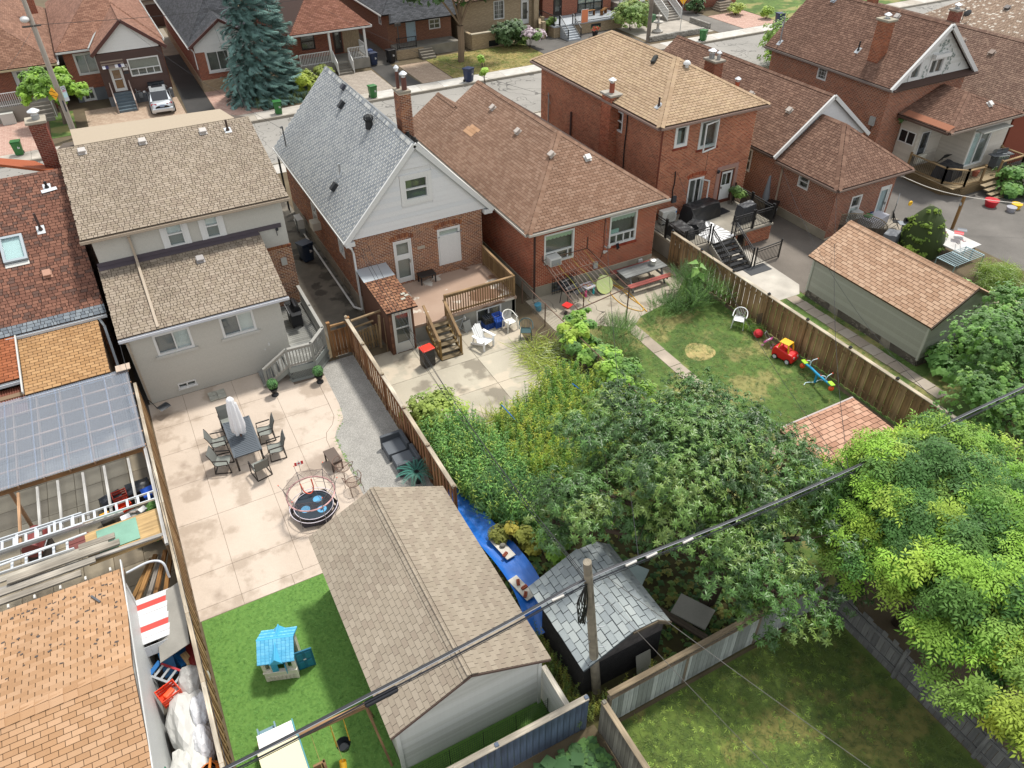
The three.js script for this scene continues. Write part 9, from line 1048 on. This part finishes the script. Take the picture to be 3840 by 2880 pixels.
// cluttered yard and passage on the left
{const t=thing('red_barbecue','old barbecue with dull red hood under the left rafters','barbecue',[-6.35,0,-21.2],1.3);L(t,'hood',cyl(.3,.3,.85,18).clone().rotateZ(1.57),M(0x7a3a38,{roughness:.45}),0,.9,0);L(t,'cabinet',rbox(.85,.7,.5,.02),M(0x3c3633),0,.45,0);L(t,'side_shelf',box(.35,.04,.5),M(0x5d5a57),.6,.8,0);L(t,'shelf_rail',rodG(V3(-.45,.85,.32),V3(.45,.85,.32),.02),GALV);const g=thing('gas_bottle','round white gas bottle under the rafters','gas bottle',[-5.55,0,-20.5]);L(g,'tank',new THREE.SphereGeometry(.24,18,12).scale(1,.9,1),paint(0xd9d4c6),0,.24,0);L(g,'collar',cyl(.12,.12,.14,14,true),paint(0xcfc9ba,{side:THREE.DoubleSide}),0,.5,0);
const crate=(l,pos,ry,hex,w=.45,h=.28,d=.35)=>{const c=thing('plastic_crate',l,'crate',pos,ry),m=plastic(hex);for(const s of[-1,1]){for(let i=0;i<3;i++){L(c,'side_bar',box(w,h*.22,.02),m,0,h*(.14+i*.36),s*d/2);L(c,'side_bar',box(.02,h*.22,d),m,s*w/2,h*(.14+i*.36),0);}for(const x of[-.5,0,.5])L(c,'corner_bar',box(.03,h,.025),m,x*w,h/2,s*d/2);}L(c,'bottom',box(w,.02,d),m,0,.01,0);return c;};
crate('bright orange red basket of odds and ends under the rafters',[-3.75,.35,-21.9],.3,0xd2431c);crate('dull red basket behind the bright orange one',[-3.8,.4,-22.4],.1,0xa8402e);crate('orange red milk crate lying in the passage with orange cans',[-3.35,.75,-13.7],.35,0xd9401c,.5,.32,.42);single('orange_can','orange plastic can lying inside the passage crate','can',rbox(.3,.2,.17,.04),plastic(0xe0562a),[-3.35,.88,-13.7],.6);
single('blue_tub','bright blue plastic tub under the rafters near the fence','tub',new THREE.CylinderGeometry(.34,.27,.42,4,1).rotateY(.78),plastic(0x1450b8),[-2.85,.5,-22.0],.2);covered('black_tub','big black tub full of scrap beside the blue one',[-3.2,0,-22.6],.1,.9,.55,.7,0x1f2022,1.3);covered('black_bag','heap of black bags at the edge of the clear canopy',[-4.1,0,-22.5],.3,.8,.5,.6,0x1c1c1e,4.4);single('power_tool_case','black case with yellow handle on the paved yard','case',merged([at(rbox(.4,.3,.5,.04),0,.3,0),at(rbox(.35,.3,.4,.04),0,.1,.1)]),M(0x35332e),[-4.35,0,-21.7],.2);single('case_handle','yellow handle bar on top of the black case','handle',rbox(.3,.05,.09,.02),plastic(0xe0a41c),[-4.38,.49,-21.85],.2);single('car_seat','beige plastic bin lid beside the glass table','lid',rbox(.4,.3,.42,.08),plastic(0xb9b49c),[-4.0,.2,-21.2],.4);
const gt=thing('glass_table','round glass table heaped with boxes and scraps','table',[-3.4,0,-20.95]);L(gt,'top',cyl(.5,.5,.012,30),M(0xcfdada,{transmission:.8,thickness:0,roughness:.1}),0,.6,0);for(let i=0;i<4;i++)L(gt,'leg',rodG(V3(.35*Math.cos(i*1.57),.6,.35*Math.sin(i*1.57)),V3(.42*Math.cos(i*1.57),0,.42*Math.sin(i*1.57)),.02),BLACK);const sc=merged([...Array(16)].map(()=>at(rbox(rr(.08,.22),rr(.03,.12),rr(.08,.2),.01,1),rr(-.35,.35),.66,rr(-.35,.35),rr(-.3,.3),R()*3,rr(-.3,.3))));const cs=single('scrap_heap','pale scraps and small boxes heaped on the glass table','scraps',sc,paint(0xb5a9a0,{map:T.blotch}),[-3.4,0,-20.95]);cs.userData.kind='stuff';single('yellow_cloth','crumpled yellow bag on the glass table','bag',new THREE.IcosahedronGeometry(.2,1).scale(1.3,.4,.8),plastic(0xe3c21c),[-3.55,.72,-20.7],.4);single('white_tray','clear white tray on the glass table','tray',rbox(.3,.12,.24,.02),plastic(0xd9dadb),[-3.7,.72,-21.05],.2);single('white_card','square white card on the glass table','card',box(.24,.03,.22),WHITE,[-3.15,.76,-21.15],.5);
shrub('small green weed with orange flowers beside the blue tub',-2.75,-21.2,.3,.7,140,broad,leafW,[0x4f7f34,0x5f8f3c,0xd88a1c]);shrub('green weed growing under the long ladder',-3.1,-20.3,.4,.5,160,broad,leafW,[0x5f8f3c,0x4f7f34]);
// passage
single('passage_floor','dark dirty concrete floor of the passage beside the shed','paving',box(1.35,.04,9),conc(0x5d574e),[-3.05,.0,-13.2]);const a=thing('striped_awning','white metal awning with two red stripes in the passage','awning',[-3.65,1.15,-16.9]);for(let i=0;i<8;i++)L(a,'awning_slat',rbox(1.0,.03,.2,.01,1),i===1||i===5?M(0xc04038,{roughness:.6}):paint(0xe2e2e4),.42,.02-.01*(i%2),i*.205,.06);for(let i=0;i<6;i++)L(a,'valance',rbox(.17,.32,.02,.01,1),paint(0xcfd2d6),.0+i*.17,-.16,1.68,-.35);
const pw=single('plywood_sheet','stained pale plywood sheet leaning on the fence in the passage','sheet',box(.95,.02,2.3),M(0xb5b1a8,{map:T.blotch,roughness:.9}),[-2.9,1.2,-15.8],-.06);pw.rotation.z=.42;single('blue_board','bright blue board standing in the passage','board',box(.34,.9,.05),plastic(0x0f6fa8),[-3.3,.6,-15.0],.1).rotation.x=-.9;covered('blue_bag','blue woven bag squeezed in the passage',[-2.85,.1,-14.9],.3,.5,.55,.7,0x11588f,2.2);covered('red_sheeting','dark red sheeting between plywood and fence',[-2.6,0,-14.6],0,.3,.8,1.2,0x7a2320,3.1);single('plank_offcut','short split timber plank below the plywood','plank',box(.18,.05,.6),oldwood(0xc9a878),[-2.75,.75,-14.6],.3);
const ld=thing('step_ladder','red sided aluminium step ladder lying in the passage','ladder',[-3.25,.75,-14.35],.75);for(const x of[-.2,.2])L(ld,'ladder_rail',box(.06,.04,1.1),x>0?M(0xa8323a):GALV,x,0,0);for(let i=0;i<5;i++)L(ld,'rung',box(.4,.03,.07),GALV,0,0,-.4+i*.22);L(ld,'top_cap',rbox(.5,.06,.14,.02),M(0x1d5f9a),0,.01,-.56);
const sack=(l,x,y,z,sx,sy,sz,hex,seed,ry=0)=>{const g=new THREE.IcosahedronGeometry(1,4),p=g.attributes.position;for(let i=0;i<p.count;i++){const X=p.getX(i),Y=p.getY(i),Z=p.getZ(i),n=N1(X*.3+seed,Z*.3+Y*.23+seed,5,4)- .5,k=1+.75*n;p.setXYZ(i,X*sx*k,Math.max(-.8,Y)*sy*k,Z*sz*k);}g.computeVertexNormals();single('plastic_sack',l,'sack',g,M(hex,{roughness:.5,bumpMap:B.soft,bumpScale:.03}),[x,y,z],ry);};
sack('big crumpled pale grey sheet spread over the middle of the passage',-3.05,.5,-13.0,.55,.5,1.1,0xbdbcb8,1.1);sack('grey sack against the fence above the white ones',-2.75,.6,-13.9,.4,.45,.55,0xa6a5a2,2.7);sack('tied white sack lying beside the fence, upper one',-2.68,.75,-12.9,.27,.35,.5,0xd0d1d6,4.2);sack('tied white sack lying beside the fence, lower one',-2.78,.7,-12.0,.3,.38,.5,0xd4d4d8,5.9);sack('large whitish sheet over boards at the bottom of the passage',-3.15,.5,-11.6,.5,.45,.85,0xc6c5c0,7.3);
const mx=thing('cement_mixer','rusty orange mixer drum at the bottom of the passage','cement mixer',[-2.75,.85,-10.95]);L(mx,'drum',new THREE.LatheGeometry([[.16,.32],[.3,.22],[.36,.05],[.34,-.15],[.2,-.32],[0,-.34]].map((p)=>new THREE.Vector2(...p)),28),M(0xffffff,{side:THREE.DoubleSide,roughness:.6,map:tex(256,1,(x,y)=>(N2(x,y,6,5)>.57?[.36,.24,.18]:[.86,.47,.15]))}),0,0,0,-.25);L(mx,'drum_mouth',cyl(.16,.16,.02,20),M(0x2b2825),0,.24,.0,-.25);L(mx,'drum_band',barG(V3(.1,.36,-.3),V3(-.12,.3,.4),.06,.03),M(0xc87a34));L(mx,'mixer_frame',merged([rodG(V3(.2,-.1,-.3),V3(.3,-.85,-.4),.03),rodG(V3(-.2,-.1,.3),V3(-.3,-.85,.4),.03)]),M(0x7a4a2c));single('green_netting','green mesh hanging on the white wall at the lower passage','netting',box(.03,.5,.5),M(0x11684f,{bumpMap:B.soft,bumpScale:.02}),[-3.62,1.3,-11.1]);single('white_tube','bent white metal tube across the passage','tube',tubeG([[-3.7,1.9,-17.5],[-3.0,1.95,-17.55],[-2.72,1.9,-17.4],[-2.68,1.4,-17.2]],.035,24),paint(0xdfe3e8));}
// pole and wires at the back line
{const t=thing('utility_pole','weathered timber pole standing before the grey shed','pole',[7.09,0,-8.78]);const top=V3(-.72,6.2,.05);L(t,'pole_shaft',rodG(V3(0,0,0),top,.135,14,.1),oldwood(0xa09684));for(let i=0;i<7;i++){const p=top.clone().multiplyScalar(.3+i*.08);L(t,'climbing_peg',rodG(p,p.clone().add(V3((i%2?1:-1)*.3,.03,.12)),.012),GALV);}const lp=[];for(let i=0;i<9;i++){const a=i*.7;lp.push(tubeG([[-.75,5.5,.12],[-.9-.12*Math.sin(a),5.0,.2],[-.85+.1*Math.cos(a),4.5-.06*i,.22],[-.7,4.75,.16],[-.72,5.4,.1]],.013,30,5));}L(t,'cable_loops',merged(lp),BLACK);
const run=(z,dy,n)=>[[-6,4.75+dy,z],[-2,4.78+dy,z],[1.1,4.98+dy,z],[4.5,5.28+dy,z],[6.35,5.52+dy,z],[8,5.42+dy,z],[11,5.13+dy,z],[15,4.95+dy,z],[19.2,4.98+dy,z],[24,5.0+dy,z],[34,5.6+dy,z]];[[0,0,.035,0x25272c,'thickest black cable of the bundle along the back line'],[.05,.045,.011,0x85888d,'pale steel strand on top of the cable bundle'],[-.05,-.04,.028,0x1f2126,'black cable beneath the cable bundle'],[.07,-.07,.022,0x2a2c33,'lower thin black cable of the cable bundle'],[-.02,-.3,.01,0x222326,'single thin wire hanging below the cable bundle']].forEach(([dz,dy,r,hex,l])=>single('overhead_cable',l,'cable',tubeG(run(-8.75+dz,dy),r,160,6),M(hex,{roughness:.45})));
const cl=(x,l)=>{const y=4.78+(x-0)*.08;const s=thing('cable_splice',l,'cable fitting',[x,0,-8.72]);L(s,'splice_case',rbox(.75,.13,.14,.05),M(0x26282d),0,x>7?5.36:4.9+(x-1)*.09-.1,.03,0,0,x>7?-.08:.08);};cl(1.3,'black splice case hanging from the cables above the swing');for(const[x,y]of[[5.6,5.44],[7.6,5.46],[8.2,5.4],[9.3,5.3]])single('cable_clamp',x<6?'white clamp on the cables left of the pole':x<8?'white clamp on the cables just right of the pole':x<9?'rusty white splice right of the pole':'pale clamp farther right of the pole','cable fitting',rbox(.32,.06,.07,.02),paint(0xd2cdc6),[x,y,-8.68],0);
const drop=(l,a,b,sag,r=.009,hex=0x2b2c2e)=>{const A=P3(a),Bq=P3(b),m=A.clone().lerp(Bq,.5).add(V3(0,-sag,0));single('service_wire',l,'wire',tubeG([A,A.clone().lerp(m,.5).add(V3(0,-sag*.25,0)),m,m.clone().lerp(Bq,.5).add(V3(0,-sag*.25,0)),Bq],r,70,4),M(hex));};
drop('left of the wires from pole to gable house porch',[6.4,5.5,-8.8],[8.0,3.5,-30.0],.8);drop('middle wire from pole to the gable house closet',[6.4,5.45,-8.8],[7.9,3.4,-30.0],1.0);drop('right wire from pole to the gable house wall',[6.45,5.5,-8.8],[8.3,3.6,-30.0],1.25);drop('wire from pole to the back of the bungalow',[7.9,5.4,-8.8],[19.3,3.5,-27.3],.8);drop('wire from cables to the stucco house corner',[-1.9,4.75,-8.8],[-2.4,3.4,-27.5],.4);drop('wire from cables to the tall brick house',[14.9,4.9,-8.8],[25.2,3.6,-29.5],.9);drop('first wire crossing above the sage garage',[15.0,4.9,-8.8],[32.2,3.0,-25],1.0);drop('second wire crossing above the sage garage',[19.2,5,-8.8],[31.9,3.1,-29],1.2);drop('pale wire running to the bottom edge over the shady lawn, right one',[6.9,5.4,-8.7],[13.5,3.4,6],.3,.008,0x5f5d59);drop('wire running to the bottom edge over the shady lawn, left one',[6.5,5.4,-8.7],[10,3.2,6],.3,.007,0x55534f);drop('wire from cables down to the right through the yellow green tree',[14.9,4.95,-8.7],[20,3.6,4],.2,.012,0x55565a);drop('street wire over the houses at the top left',[-2.9,7.5,-61.4],[26,7.6,-61.6],.5,.014);drop('street wire over the right half of the far sidewalk',[46.8,7.6,-61.4],[90,7.4,-60],.8,.02);drop('left service wire from street pole to the ground left',[-2.9,7.4,-61.4],[-6,3.4,-68],.1,.012,0x8a8784);drop('wire from street to mast on the stucco house',[8,8.0,-61],[5.5,7.9,-37],.4);drop('wire from street to the mast of the gable house',[7.7,5.3,-41.2],[2,7.4,-61.4],.4);drop('wire between bungalow and tall house mast',[16,6.5,-61],[23.9,4.5,-40.8],.5);}
flush();
scene.traverse((o)=>{if(o.isMesh){o.castShadow=true;o.receiveShadow=true;}});
renderer.render(scene,camera);
